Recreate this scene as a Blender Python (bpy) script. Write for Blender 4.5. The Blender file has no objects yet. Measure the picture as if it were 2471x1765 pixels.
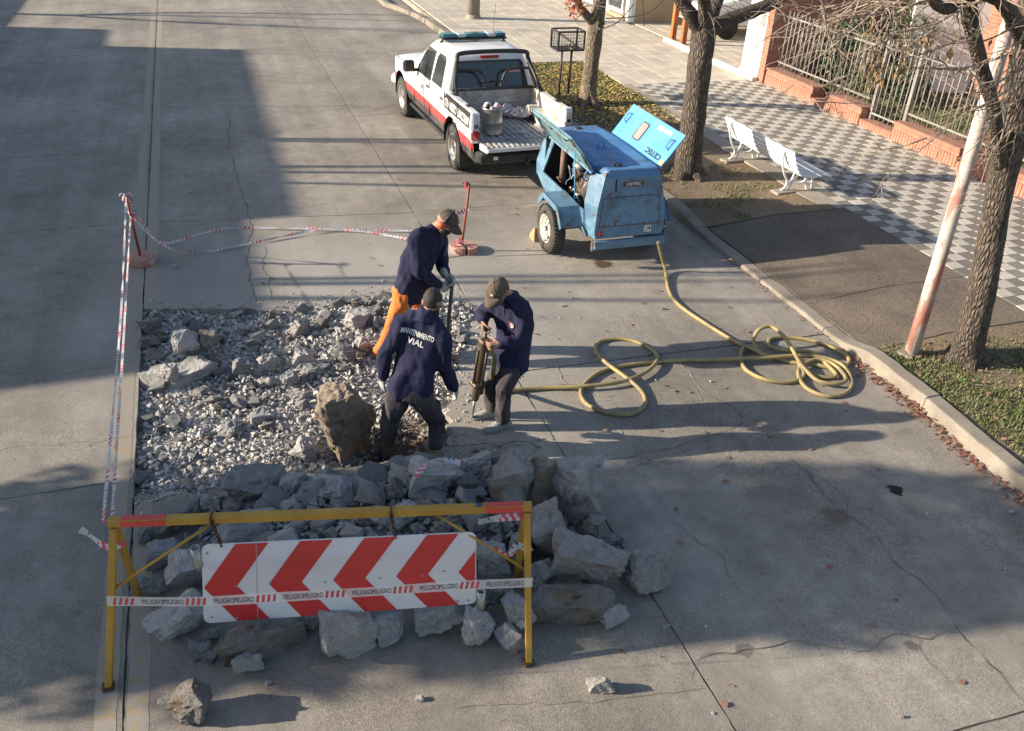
import bpy, bmesh, math, random
import numpy as np
from mathutils import Vector, Matrix, Quaternion, noise
from mathutils.bvhtree import BVHTree

random.seed(7)
scene = bpy.context.scene
COL = scene.collection
PI = math.pi
R = math.radians

# ------------------------------------------------------------------ camera
PW, PH, FOC, HCAM = 2471.0, 1765.0, 2110.0, 4.67
_vp = Vector((402.0 - PW / 2, -443.0 - PH / 2, FOC)).normalized()      # street direction seen from the camera
_hz = Vector((math.cos(R(3.0)), math.sin(R(3.0)), 0.0))
_dn = _vp.cross(_hz).normalized()
if _dn.y < 0:
    _dn = -_dn
_xr = _dn.cross(_vp)
if _xr.x < 0:
    _xr = -_xr
ROT = Matrix((_xr, _vp, -_dn))          # camera (x right, y down, z forward) -> world
CAM = Vector((0, 0, HCAM))


def ray(x, y):
    return ROT @ Vector((x - PW / 2, y - PH / 2, FOC))


def G(x, y, z=0.0):
    """point of the horizontal plane z that the photo shows at pixel x, y"""
    r = ray(x, y)
    return CAM + r * ((z - HCAM) / r.z)


def AY(x, y, Y):
    r = ray(x, y)
    return CAM + r * (Y / r.y)


cd = bpy.data.cameras.new('camera')
cd.sensor_fit = 'HORIZONTAL'
cd.sensor_width = 36.0
cd.lens = 36.0 * FOC / PW
cd.clip_start = 0.05
cd.clip_end = 600.0
cam = bpy.data.objects.new('camera', cd)
COL.objects.link(cam)
cx_, cy_, cz_ = ROT @ Vector((1, 0, 0)), ROT @ Vector((0, -1, 0)), ROT @ Vector((0, 0, -1))
cam.matrix_world = Matrix(((cx_.x, cy_.x, cz_.x, 0), (cx_.y, cy_.y, cz_.y, 0), (cx_.z, cy_.z, cz_.z, HCAM), (0, 0, 0, 1)))
scene.camera = cam

# ------------------------------------------------------------------ light
SUN_EL, SUN_AZ = 20.0, -13.0            # shadows run towards +X and a little towards the camera
sd = Vector((math.cos(R(SUN_AZ)) * math.cos(R(SUN_EL)), math.sin(R(SUN_AZ)) * math.cos(R(SUN_EL)), -math.sin(R(SUN_EL))))
world = bpy.data.worlds.new('World')
scene.world = world
world.use_nodes = True
wn = world.node_tree
sky = wn.nodes.new('ShaderNodeTexSky')
sky.sky_type = 'NISHITA'
sky.sun_disc = False
sky.sun_elevation = R(SUN_EL)
sky.sun_rotation = math.atan2(-sd.x, -sd.y)
bg = wn.nodes['Background']
bg.inputs['Strength'].default_value = 0.092
wn.links.new(sky.outputs[0], bg.inputs['Color'])
sl = bpy.data.lights.new('sun', 'SUN')
sl.energy = 5.0
sl.angle = R(0.53)
sl.color = (1.0, 0.86, 0.68)
sun = bpy.data.objects.new('sun', sl)
COL.objects.link(sun)
sun.rotation_euler = sd.to_track_quat('-Z', 'Y').to_euler()
sun.location = (-20, 5, 15)
vs = scene.view_settings
vs.view_transform = 'Standard'
vs.look = 'None'
vs.exposure = 1.02
vs.gamma = 1.0
vs.use_curve_mapping = False
scene.render.engine = 'CYCLES'
try:
    scene.cycles.use_denoising = True
    scene.cycles.denoiser = 'OPENIMAGEDENOISE'
except Exception:
    pass
scene.cycles.max_bounces = 6
scene.cycles.transparent_max_bounces = 12


# ------------------------------------------------------------------ helpers
class MB:
    """collects shapes into one mesh"""

    def __init__(self):
        self.v, self.f, self.m, self.s = [], [], [], []

    def add(self, verts, faces, mi=0, smooth=False):
        o = len(self.v)
        self.v.extend(Vector(p) for p in verts)
        for fc in faces:
            self.f.append([i + o for i in fc])
            self.m.append(mi)
            self.s.append(smooth)
        return self

    def box(self, c, s, rot=None, mi=0, bev=0.0):
        hx, hy, hz = s[0] / 2, s[1] / 2, s[2] / 2
        c = Vector(c)
        if bev <= 0:
            vv = [Vector((x, y, z)) for z in (-hz, hz) for y in (-hy, hy) for x in (-hx, hx)]
            ff = [(0, 2, 3, 1), (4, 5, 7, 6), (0, 1, 5, 4), (2, 6, 7, 3), (0, 4, 6, 2), (1, 3, 7, 5)]
        else:
            b = min(bev, hx * .95, hy * .95, hz * .95)
            vv, idx = [], {}
            for sx in (-1, 1):
                for sy in (-1, 1):
                    for sz in (-1, 1):
                        for ax in range(3):
                            p = [sx * hx, sy * hy, sz * hz]
                            for k in range(3):
                                if k != ax:
                                    p[k] -= (sx, sy, sz)[k] * b
                            idx[(sx, sy, sz, ax)] = len(vv)
                            vv.append(Vector(p))
            ff = []
            for sg in (-1, 1):
                ff.append([idx[(sg, a, d, 0)] for a, d in ((-1, -1), (1, -1), (1, 1), (-1, 1))][::sg])
                ff.append([idx[(a, sg, d, 1)] for a, d in ((-1, -1), (-1, 1), (1, 1), (1, -1))][::sg])
                ff.append([idx[(a, d, sg, 2)] for a, d in ((-1, -1), (1, -1), (1, 1), (-1, 1))][::sg])
            for s1 in (-1, 1):
                for s2 in (-1, 1):
                    ff.append([idx[(s1, s2, -1, 0)], idx[(s1, s2, 1, 0)], idx[(s1, s2, 1, 1)], idx[(s1, s2, -1, 1)]])
                    ff.append([idx[(s1, -1, s2, 0)], idx[(s1, 1, s2, 0)], idx[(s1, 1, s2, 2)], idx[(s1, -1, s2, 2)]])
                    ff.append([idx[(-1, s1, s2, 1)], idx[(1, s1, s2, 1)], idx[(1, s1, s2, 2)], idx[(-1, s1, s2, 2)]])
            for sx in (-1, 1):
                for sy in (-1, 1):
                    for sz in (-1, 1):
                        ff.append([idx[(sx, sy, sz, k)] for k in range(3)])
        if rot is not None:
            rm = rot if isinstance(rot, Matrix) else Matrix.Rotation(rot, 3, 'Z')
            vv = [rm @ p for p in vv]
        return self.add([p + c for p in vv], ff, mi)

    def bar(self, a, b, w, h, mi=0, up=(0, 0, 1), bev=0.0):
        """rectangular bar from a to b"""
        a, b = Vector(a), Vector(b)
        d = b - a
        L = d.length
        y = d.normalized()
        u = Vector(up)
        x = y.cross(u)
        if x.length < 1e-4:
            x = y.cross(Vector((1, 0, 0)))
        x.normalize()
        z = x.cross(y)
        rm = Matrix((x, y, z)).transposed()
        return self.box((a + b) / 2, (w, L, h), rm, mi, bev)

    def tube(self, pts, r, seg=8, mi=0, smooth=True, cap=True, flat=None, closed=False):
        pts = [Vector(p) for p in pts]
        n = len(pts)
        if not hasattr(r, '__len__'):
            r = [r] * n
        t0 = (pts[1] - pts[0]).normalized()
        ref = Vector((0, 0, 1)) if abs(t0.z) < .9 else Vector((1, 0, 0))
        u = t0.cross(ref).normalized()
        vv, ff = [], []
        for i, p in enumerate(pts):
            if closed:
                t = pts[(i + 1) % n] - pts[i - 1]
            elif i == 0:
                t = pts[1] - pts[0]
            elif i == n - 1:
                t = pts[-1] - pts[-2]
            else:
                t = pts[i + 1] - pts[i - 1]
            t.normalize()
            u = (u - t * u.dot(t))
            if u.length < 1e-5:
                u = t.orthogonal()
            u.normalize()
            w = t.cross(u)
            for k in range(seg):
                a = 2 * PI * k / seg
                vv.append(p + (u * math.cos(a) + w * math.sin(a) * (flat or 1.0)) * r[i])
        for i in range(n if closed else n - 1):
            j = (i + 1) % n
            for k in range(seg):
                k2 = (k + 1) % seg
                ff.append((i * seg + k, i * seg + k2, j * seg + k2, j * seg + k))
        self.add(vv, ff, mi, smooth)
        if cap and not closed:
            o = len(self.v) - len(vv)
            self.f.append([o + k for k in range(seg)][::-1]); self.m.append(mi); self.s.append(False)
            self.f.append([o + (n - 1) * seg + k for k in range(seg)]); self.m.append(mi); self.s.append(False)
        return self

    def lathe(self, prof, seg=24, mat=None, mi=0, smooth=True):
        """profile of (radius, height) turned round local Z, placed by matrix mat"""
        mat = mat or Matrix.Identity(4)
        vv, ff = [], []
        for (r_, z_) in prof:
            for k in range(seg):
                a = 2 * PI * k / seg
                vv.append(mat @ Vector((r_ * math.cos(a), r_ * math.sin(a), z_)))
        for i in range(len(prof) - 1):
            for k in range(seg):
                k2 = (k + 1) % seg
                ff.append((i * seg + k, i * seg + k2, (i + 1) * seg + k2, (i + 1) * seg + k))
        return self.add(vv, ff, mi, smooth)

    def prism(self, poly, z0, z1, mat=None, mi=0):
        """polygon (x, y) raised from z0 to z1"""
        mat = mat or Matrix.Identity(4)
        n = len(poly)
        vv = [mat @ Vector((p[0], p[1], z0)) for p in poly] + [mat @ Vector((p[0], p[1], z1)) for p in poly]
        ff = [list(range(n))[::-1], list(range(n, 2 * n))]
        ff += [(i, (i + 1) % n, n + (i + 1) % n, n + i) for i in range(n)]
        return self.add(vv, ff, mi)

    def loft(self, rings, mi=0, smooth=True, cap=True):
        n = len(rings[0])
        vv = [p for r_ in rings for p in r_]
        ff = []
        for i in range(len(rings) - 1):
            for k in range(n):
                k2 = (k + 1) % n
                ff.append((i * n + k, i * n + k2, (i + 1) * n + k2, (i + 1) * n + k))
        self.add(vv, ff, mi, smooth)
        if cap:
            o = len(self.v) - len(vv)
            self.f.append([o + k for k in range(n)][::-1]); self.m.append(mi); self.s.append(smooth)
            self.f.append([o + (len(rings) - 1) * n + k for k in range(n)]); self.m.append(mi); self.s.append(smooth)
        return self

    def grid(self, fn, nu, nv, mi=0, smooth=True):
        vv = [fn(i / nu, j / nv) for j in range(nv + 1) for i in range(nu + 1)]
        ff = [(j * (nu + 1) + i, j * (nu + 1) + i + 1, (j + 1) * (nu + 1) + i + 1, (j + 1) * (nu + 1) + i) for j in range(nv) for i in range(nu)]
        return self.add(vv, ff, mi, smooth)

    def ball(self, c, rad, mat=None, n=10, mi=0):
        """ellipsoid, rad = number or three radii"""
        if not hasattr(rad, '__len__'):
            rad = (rad,) * 3
        c = Vector(c)
        rm = mat or Matrix.Identity(3)
        rings = []
        for i in range(1, n):
            th = PI * i / n
            rings.append([c + rm @ Vector((rad[0] * math.sin(th) * math.cos(2 * PI * k / (2 * n)), rad[1] * math.sin(th) * math.sin(2 * PI * k / (2 * n)), -rad[2] * math.cos(th))) for k in range(2 * n)])
        self.loft(rings, mi, True, False)
        o = len(self.v)
        self.v += [c + rm @ Vector((0, 0, -rad[2])), c + rm @ Vector((0, 0, rad[2]))]
        b0 = o - (n - 1) * 2 * n
        bl = o - 2 * n
        for k in range(2 * n):
            k2 = (k + 1) % (2 * n)
            self.f.append([o, b0 + k2, b0 + k]); self.m.append(mi); self.s.append(True)
            self.f.append([o + 1, bl + k, bl + k2]); self.m.append(mi); self.s.append(True)
        return self

    def mesh(self, name, mats):
        me = bpy.data.meshes.new(name)
        me.from_pydata([tuple(p) for p in self.v], [], self.f)
        if not isinstance(mats, (list, tuple)):
            mats = [mats]
        for m_ in mats:
            me.materials.append(m_)
        if len(self.f):
            me.polygons.foreach_set('material_index', self.m)
            me.polygons.foreach_set('use_smooth', self.s)
        me.update()
        return me

    def build(self, name, mats, parent=None, fix=True):
        me = self.mesh(name, mats)
        if fix:
            bm = bmesh.new(); bm.from_mesh(me)
            bmesh.ops.recalc_face_normals(bm, faces=bm.faces)
            bm.to_mesh(me); bm.free()
        return link(name, me, parent)


def link(name, me, parent=None):
    o = bpy.data.objects.new(name, me)
    COL.objects.link(o)
    if parent is not None:
        o.parent = parent
    return o


def tag(o, label=None, cat=None, group=None, kind=None):
    if label: o['label'] = label
    if cat: o['category'] = cat
    if group: o['group'] = group
    if kind: o['kind'] = kind
    return o


def thing(name, label, cat, loc=(0, 0, 0), rz=0.0, group=None):
    o = bpy.data.objects.new(name, None)
    COL.objects.link(o)
    o.empty_display_size = .1
    o.location = loc
    o.rotation_euler = (0, 0, rz)
    return tag(o, label, cat, group)


def copy_tree(o, parent=None):
    c = o.copy()
    COL.objects.link(c)
    c.parent = parent
    for ch in [q for q in o.children]:
        copy_tree(ch, c)
    return c


def structure(o):
    o['kind'] = 'structure'
    return o


def lerp(a, b, t):
    return a + (b - a) * t


def smoothpath(pts, n=6):
    """Catmull-Rom through the points"""
    P = [Vector(p) for p in pts]
    out = []
    for i in range(len(P) - 1):
        p0 = P[max(i - 1, 0)]; p1 = P[i]; p2 = P[i + 1]; p3 = P[min(i + 2, len(P) - 1)]
        for k in range(n):
            t = k / n
            out.append(.5 * ((2 * p1) + (p2 - p0) * t + (2 * p0 - 5 * p1 + 4 * p2 - p3) * t * t + (3 * p1 - p0 - 3 * p2 + p3) * t ** 3))
    out.append(P[-1])
    return out


_txt = {}


def text_mesh(s, bold=0.0):
    """flat letters of height about 1, centred, as (verts, faces)"""
    key = (s, bold)
    if key in _txt:
        return _txt[key]
    cu = bpy.data.curves.new('letters', 'FONT')
    cu.body = s
    cu.size = 1.0
    cu.offset = bold
    cu.resolution_u = 3
    cu.align_x = 'CENTER'
    cu.align_y = 'CENTER'
    ob = bpy.data.objects.new('letters', cu)
    COL.objects.link(ob)
    dg = bpy.context.evaluated_depsgraph_get()
    me = ob.evaluated_get(dg).to_mesh()
    vv = [tuple(v.co) for v in me.vertices]
    ff = [tuple(p.vertices) for p in me.polygons]
    ob.evaluated_get(dg).to_mesh_clear()
    bpy.data.objects.remove(ob)
    bpy.data.curves.remove(cu)
    ys = [v[1] for v in vv]; xs = [v[0] for v in vv]
    cy = (max(ys) + min(ys)) / 2; hh = max(ys) - min(ys); cx = (max(xs) + min(xs)) / 2
    vv = [((v[0] - cx) / hh, (v[1] - cy) / hh) for v in vv]
    _txt[key] = (vv, ff)
    return _txt[key]


# every string of writing is prepared while the scene is still small
for _s, _b in (('PELIGRO', .012), ('MANTENIMIENTO', .02), ('VIAL', .02), ('TRÁNSITO LINCOLN', .025), ('CETEC', .03), ('DMP-175I', .03)):
    text_mesh(_s, _b)


def text_part(name, s, bold, mat, parent, o, ux, uy, w=None, h=None):
    """letters with centre o, along ux, up uy"""
    vv, ff = text_mesh(s, bold)
    wid = max(v[0] for v in vv) - min(v[0] for v in vv)
    sx = (w / wid) if w else h
    sy = h if h else sx
    o, ux, uy = Vector(o), Vector(ux).normalized(), Vector(uy).normalized()
    mb = MB()
    mb.add([o + ux * v[0] * sx + uy * v[1] * sy for v in vv], ff)
    return mb.build(name, mat, parent, fix=False)


# ------------------------------------------------------------------ materials
def _new(name):
    m = bpy.data.materials.new(name)
    m.use_nodes = True
    nt = m.node_tree
    b = nt.nodes['Principled BSDF']
    return m, nt, b


def N(nt, typ, **kw):
    n = nt.nodes.new(typ)
    for k, v in kw.items():
        if k in ('operation', 'blend_type', 'data_type', 'feature', 'distance', 'noise_dimensions', 'interpolation', 'wave_type', 'bands_direction', 'wave_profile'):
            setattr(n, k, v)
        else:
            n.inputs[k].default_value = v
    return n


def L(nt, a, b):
    nt.links.new(a, b)


def coords(nt, kind):
    if kind == 'world':
        return nt.nodes.new('ShaderNodeNewGeometry').outputs['Position']
    return nt.nodes.new('ShaderNodeTexCoord').outputs['Object']


def ramp(nt, fac, stops):
    r_ = nt.nodes.new('ShaderNodeValToRGB')
    e = r_.color_ramp.elements
    while len(e) < len(stops):
        e.new(.5)
    for k, (p, c) in enumerate(stops):
        e[k].position = p
        e[k].color = (*c, 1) if len(c) == 3 else c
    if fac is not None:
        L(nt, fac, r_.inputs['Fac'])
    return r_.outputs['Color']


def mixc(nt, fac, a, b, mode='MIX'):
    n = nt.nodes.new('ShaderNodeMix')
    n.data_type = 'RGBA'
    n.blend_type = mode
    for sock, val in ((n.inputs[0], fac), (n.inputs[6], a), (n.inputs[7], b)):
        if hasattr(val, 'is_output'):
            L(nt, val, sock)
        elif isinstance(val, (int, float)):
            sock.default_value = val
        else:
            sock.default_value = (*val, 1)
    return n.outputs[2]


def math_(nt, op, a, b=None, c=None):
    n = nt.nodes.new('ShaderNodeMath')
    n.operation = op
    for i, v in enumerate((a, b, c)):
        if v is None:
            continue
        if hasattr(v, 'is_output'):
            L(nt, v, n.inputs[i])
        else:
            n.inputs[i].default_value = v
    return n.outputs[0]


def noise_tex(nt, co, scale, detail=4, rough=.6):
    n = N(nt, 'ShaderNodeTexNoise', Scale=scale, Detail=detail, Roughness=rough)
    L(nt, co, n.inputs['Vector'])
    return n.outputs['Fac']


def maprange(nt, v, a, b, c=0.0, d=1.0):
    n = N(nt, 'ShaderNodeMapRange')
    n.inputs[1].default_value = a; n.inputs[2].default_value = b; n.inputs[3].default_value = c; n.inputs[4].default_value = d
    L(nt, v, n.inputs[0])
    return n.outputs[0]


def bump(nt, b, h, strength, dist=.01):
    n = N(nt, 'ShaderNodeBump', Strength=strength, Distance=dist)
    L(nt, h, n.inputs['Height'])
    L(nt, n.outputs[0], b.inputs['Normal'])


def mat(name, col, col2=None, scale=3.0, rough=.7, metal=0.0, bmp=0.0, bscale=60.0, bdist=.005, fine=.15, fscale=90.0, co='obj', spec=.5, lo=.35, hi=.65, rnd=0.0, chips=None, chip_scale=25.0, chip_at=.62, coat=0.0):
    """general painted / stony surface: broad patches of col..col2, fine speckle, relief, optional chips"""
    m, nt, b = _new(name)
    c = coords(nt, co)
    base = (*col, 1)
    col2 = col2 or tuple(x * .8 for x in col)
    cc = ramp(nt, noise_tex(nt, c, scale, 5), [(lo, col2), (hi, col)])
    if fine > 0:
        fn = maprange(nt, noise_tex(nt, c, fscale, 3), .3, .7, 1 - fine, 1 + fine)
        cc = mixc(nt, 1.0, cc, fn, 'MULTIPLY')
    if rnd > 0:
        oi = nt.nodes.new('ShaderNodeObjectInfo')
        rv = maprange(nt, oi.outputs['Random'], 0, 1, 1 - rnd, 1 + rnd)
        cc = mixc(nt, 1.0, cc, rv, 'MULTIPLY')
    if chips is not None:
        cf = maprange(nt, noise_tex(nt, c, chip_scale, 6, .7), chip_at, chip_at + .03)
        cc = mixc(nt, cf, cc, chips)
    L(nt, cc, b.inputs['Base Color'])
    b.inputs['Roughness'].default_value = rough
    b.inputs['Metallic'].default_value = metal
    b.inputs['Specular IOR Level'].default_value = spec
    b.inputs['Coat Weight'].default_value = coat
    if bmp > 0:
        bump(nt, b, noise_tex(nt, c, bscale, 5, .65), bmp, bdist)
    return m


def glass_mat(name, col=(.02, .025, .03), rough=.06, spec=.8):
    m, nt, b = _new(name)
    b.inputs['Base Color'].default_value = (*col, 1)
    b.inputs['Roughness'].default_value = rough
    b.inputs['Specular IOR Level'].default_value = spec
    return m


def road_mat():
    m, nt, b = _new('road concrete')
    c = coords(nt, 'world')
    big = noise_tex(nt, c, .55, 6, .62)
    cc = ramp(nt, big, [(.30, (.226, .203, .177)), (.50, (.305, .277, .243)), (.72, (.378, .345, .304))])
    cc = mixc(nt, 1.0, cc, maprange(nt, noise_tex(nt, c, .22, 3, .5), .35, .65, .86, 1.10), 'MULTIPLY')
    mp = N(nt, 'ShaderNodeMapping')
    mp.inputs['Scale'].default_value = (2.2, .16, 1)
    L(nt, c, mp.inputs['Vector'])
    streak = maprange(nt, noise_tex(nt, mp.outputs[0], 1.0, 5, .6), .35, .7, .84, 1.10)
    cc = mixc(nt, 1.0, cc, streak, 'MULTIPLY')
    mid = maprange(nt, noise_tex(nt, c, 5.0, 6, .72), .3, .7, .82, 1.18)
    cc = mixc(nt, 1.0, cc, mid, 'MULTIPLY')
    # exposed stones of the worn concrete
    vo = N(nt, 'ShaderNodeTexVoronoi', Scale=95.0)
    L(nt, c, vo.inputs['Vector'])
    sp = maprange(nt, vo.outputs['Color'], 0, 1, .66, 1.34)
    worn = maprange(nt, noise_tex(nt, c, .8, 4, .6), .40, .60, .35, 1.0)
    cc = mixc(nt, worn, cc, mixc(nt, 1.0, cc, sp, 'MULTIPLY'))
    pits = maprange(nt, noise_tex(nt, c, 38.0, 3, .6), .66, .70, 0.0, .55)
    cc = mixc(nt, pits, cc, (.13, .12, .11))
    sepx = N(nt, 'ShaderNodeSeparateXYZ')
    L(nt, c, sepx.inputs[0])
    # pale dust round the hole in the middle lane
    dust = N(nt, 'ShaderNodeVectorMath', operation='DISTANCE')
    L(nt, c, dust.inputs[0])
    dust.inputs[1].default_value = (1.3, 8.6, 0)
    dd = math_(nt, 'ADD', dust.outputs['Value'], math_(nt, 'MULTIPLY', noise_tex(nt, c, 2.5, 5), 2.0))
    cc = mixc(nt, maprange(nt, dd, 2.6, 4.4, .5, 0), cc, (.42, .40, .37))
    for (x, y, r_, col, k) in ((4.58, 9.33, .16, (.07, .045, .02), .9), (5.20, 4.46, .085, (.015, .014, .013), .97), (4.48, 4.31, .15, (.16, .13, .10), .8), (3.0, 3.3, .07, (.12, .10, .09), .7), (4.15, 3.0, .06, (.1, .09, .08), .7)):
        ds = N(nt, 'ShaderNodeVectorMath', operation='DISTANCE')
        L(nt, c, ds.inputs[0])
        ds.inputs[1].default_value = (x, y, 0)
        w = math_(nt, 'ADD', ds.outputs['Value'], math_(nt, 'MULTIPLY', noise_tex(nt, c, 14.0, 4), r_ * 1.6))
        cc = mixc(nt, maprange(nt, w, r_ * 1.45, r_ * 1.7, k, 0), cc, col)
    L(nt, cc, b.inputs['Base Color'])
    b.inputs['Roughness'].default_value = .85
    b.inputs['Specular IOR Level'].default_value = .3
    h = math_(nt, 'ADD', math_(nt, 'MULTIPLY', noise_tex(nt, c, 95.0, 4, .75), math_(nt, 'ADD', worn, .25)), math_(nt, 'MULTIPLY', noise_tex(nt, c, 7.0, 4), .35))
    bump(nt, b, h, .8, .012)
    return m


M_ROAD = road_mat()
M_JOINT = mat('joint dirt', (.13, .115, .10), (.07, .062, .055), 6, .95, bmp=.6, bscale=60, co='world')
M_CRACK = mat('crack dirt', (.15, .13, .11), (.10, .088, .075), 9, .95, co='world')
M_CRACKSAND = mat('sand filled crack', (.46, .40, .33), (.36, .31, .25), 9, .95, co='world')
M_KERB = mat("kerb concrete", (.29, .255, .21), (.19, .17, .14), 2.5, .9, bmp=.5, bscale=40, fine=.2, co='world', chips=(.2, .18, .15), chip_scale=9, chip_at=.66)
M_SOIL = mat('bare soil', (.235, .175, .115), (.16, .12, .08), 1.8, .97, bmp=.9, bscale=28, bdist=.02, fine=.3, fscale=60, co='world')
M_APRON = mat('washed pebble slab', (.180, .145, .112), (.125, .102, .082), 1.6, .9, bmp=1.0, bscale=85, bdist=.012, fine=.75, fscale=75, co='world')
M_EDGE = mat('cement edging', (.36, .32, .265), (.27, .24, .2), 3, .9, bmp=.5, bscale=60, co='world', fine=.2)
M_BASE = mat('sub base', (.26, .23, .19), (.2, .18, .15), 3, .95, co='world')
M_YELLOW = mat('worn yellow line', (.34, .265, .15), (.30, .255, .19), 7, .85, bmp=.4, bscale=70, co='world', chips=(.29, .265, .235), chip_scale=13, chip_at=.47)


def tile_mat(name, ca, cb, ribs=True):
    m, nt, b = _new(name)
    c = coords(nt, 'world')
    cc = ramp(nt, noise_tex(nt, c, 2.2, 5), [(.35, cb), (.65, ca)])
    sp = maprange(nt, noise_tex(nt, c, 120, 3), .3, .7, .82, 1.18)
    cc = mixc(nt, 1.0, cc, sp, 'MULTIPLY')
    oi = nt.nodes.new('ShaderNodeObjectInfo')
    cc = mixc(nt, 1.0, cc, maprange(nt, oi.outputs['Random'], 0, 1, .9, 1.1), 'MULTIPLY')
    L(nt, cc, b.inputs['Base Color'])
    b.inputs['Roughness'].default_value = .8
    if ribs:
        sx = N(nt, 'ShaderNodeSeparateXYZ')
        L(nt, c, sx.inputs[0])
        w = math_(nt, 'SINE', math_(nt, 'MULTIPLY', sx.outputs['Y'], 2 * PI / .026))
        bump(nt, b, math_(nt, 'ADD', w, math_(nt, 'MULTIPLY', noise_tex(nt, c, 80, 3), .8)), .35, .004)
    else:
        bump(nt, b, noise_tex(nt, c, 70, 4), .5, .006)
    return m


M_TLIGHT = tile_mat('pale pavement tile', (.51, .475, .41), (.435, .405, .35))
M_TDARK = tile_mat('grey pavement tile', (.215, .20, .172), (.165, .152, .133))
M_TBEIGE = tile_mat('beige pavement tile', (.56, .50, .41), (.47, .42, .345), False)

# ------------------------------------------------------------------ ground and road
g_ = MB()
g_.grid(lambda u, v: Vector((lerp(-300, 300, u), lerp(-150, 500, v), -.75)), 4, 4)
structure(g_.build('ground', M_SOIL, fix=False))

XL, XC, XM, XR = -8.2, -.95, 2.61, 6.3
PIT = [(-.945, 9.40), (-.09, 9.18), (.62, 8.95), (1.26, 9.02), (1.75, 8.97), (2.3, 8.85), (2.60, 8.55), (2.33, 7.82), (2.10, 7.38), (1.85, 6.72), (1.66, 6.05), (.7, 5.96), (-.26, 5.94), (-.95, 6.06)]
rb = MB()
for (x0, x1, y0, y1) in ((XL, XC - .02, -8, 70), (XM + .03, XR, -8, 70), (XC - .02, XM + .03, 9.9, 70), (XC - .02, XM + .03, -8, 5.5)):
    rb.add([(x0, y0, -.008), (x1, y0, -.008), (x1, y1, -.008), (x0, y1, -.008)], [(0, 1, 2, 3)])
road = structure(rb.build('road', M_JOINT, fix=False))


def ragged(poly, step=.14, amp=.004, seed=0, amps=None):
    rn = random.Random(seed)
    out = []
    for i, p in enumerate(poly):
        q = poly[(i + 1) % len(poly)]
        a = amps[i] if amps else amp
        d = Vector((q[0] - p[0], q[1] - p[1]))
        n = max(1, int(d.length / step))
        nr = Vector((-d.y, d.x)).normalized()
        for k in range(n):
            t = k / n
            o = nr * rn.uniform(-a, a) if k else nr * 0
            out.append((p[0] + d.x * t + o.x, p[1] + d.y * t + o.y))
    return out


def slab(poly, top, thick=.2, name='road_slab', m=None, parent=road, seed=0, amp=.004, step=.14, amps=None):
    mb = MB()
    pr = ragged(poly, step, amp, seed, amps)
    mb.prism(pr, top - thick, top)
    return mb.build(name, m or M_ROAD, parent)


def rect(x0, x1, y0, y1, g=.007, sk=0.0):
    # sk = skew of the cross joints
    return [(x0 + g, y0 + g + sk * 0), (x1 - g, y0 + g + sk), (x1 - g, y1 - g + sk), (x0 + g, y1 - g)]


rn = random.Random(3)
for lane, (x0, x1) in enumerate(((XL, -4.5), (-4.5, XC), (XC, XM), (XM, XR))):
    ys = [(-8, 1.0), (1.0, 6.3), (6.3, 11.96), (11.96, 17.7), (17.7, 22.3), (22.3, 27.6), (27.6, 33.5), (33.5, 70)]
    sk = (0, 0, -.40, -.10)[lane]
    if lane == 3:
        ys = [(-8, 2.4), (2.4, 7.1), (7.1, 11.6), (11.6, 16.6), (16.6, 21.8), (21.8, 27.0), (27.0, 33.0), (33.0, 70)]
    for k, (y0, y1) in enumerate(ys):
        top = rn.uniform(-.003, .003) if lane in (0, 3) else 0.0
        if lane == 2 and k == 1:
            slab([(x0 + .007, y0), (x1 - .007, y0 + sk), (x1 - .007, 5.9), (1.66, 6.05), (.7, 5.96), (-.26, 5.94), (x0 + .007, 6.06)], 0, seed=50 + k, amps=[.004, .004, .01, .05, .05, .04, .004], step=.07)
            continue
        if lane == 2 and k == 2:
            slab([(-.943, 9.40), (-.09, 9.18), (.62, 8.95), (1.26, 9.02), (1.75, 8.97), (2.3, 8.85), (x1 - .007, 8.62), (x1 - .007, y1 - .007 + sk), (x0 + .007, y1 - .007)], 0, seed=51, amps=[.025, .03, .05, .05, .05, .05, .004, .004, .004], step=.06)
            slab([(1.66, 6.06), (x1 - .007, 5.91), (x1 - .007, 8.50), (2.33, 7.82), (2.10, 7.38), (1.85, 6.72)], 0, seed=52, amps=[.02, .004, .03, .05, .05, .05], step=.06)
            continue
        slab(rect(x0, x1, y0, y1, .007, sk), top, seed=lane * 10 + k)

# painted centre lines, one to each side of the centre joint
for x0, x1 in ((-1.115, -.99), (-.93, -.805)):
    for (y0, y1) in ((9.42, 30.0), (1.2, 6.0)) if x0 > -.95 else ((1.2, 30.0),):
        mb = MB()
        pts = ragged([(x0, y0), (x1, y0), (x1, y1), (x0, y1)], .12, .006, 5)
        mb.add([(p[0], p[1], .0014) for p in pts], [list(range(len(pts)))])
        mb.build('yellow_line', M_YELLOW, road, fix=False)


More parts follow.
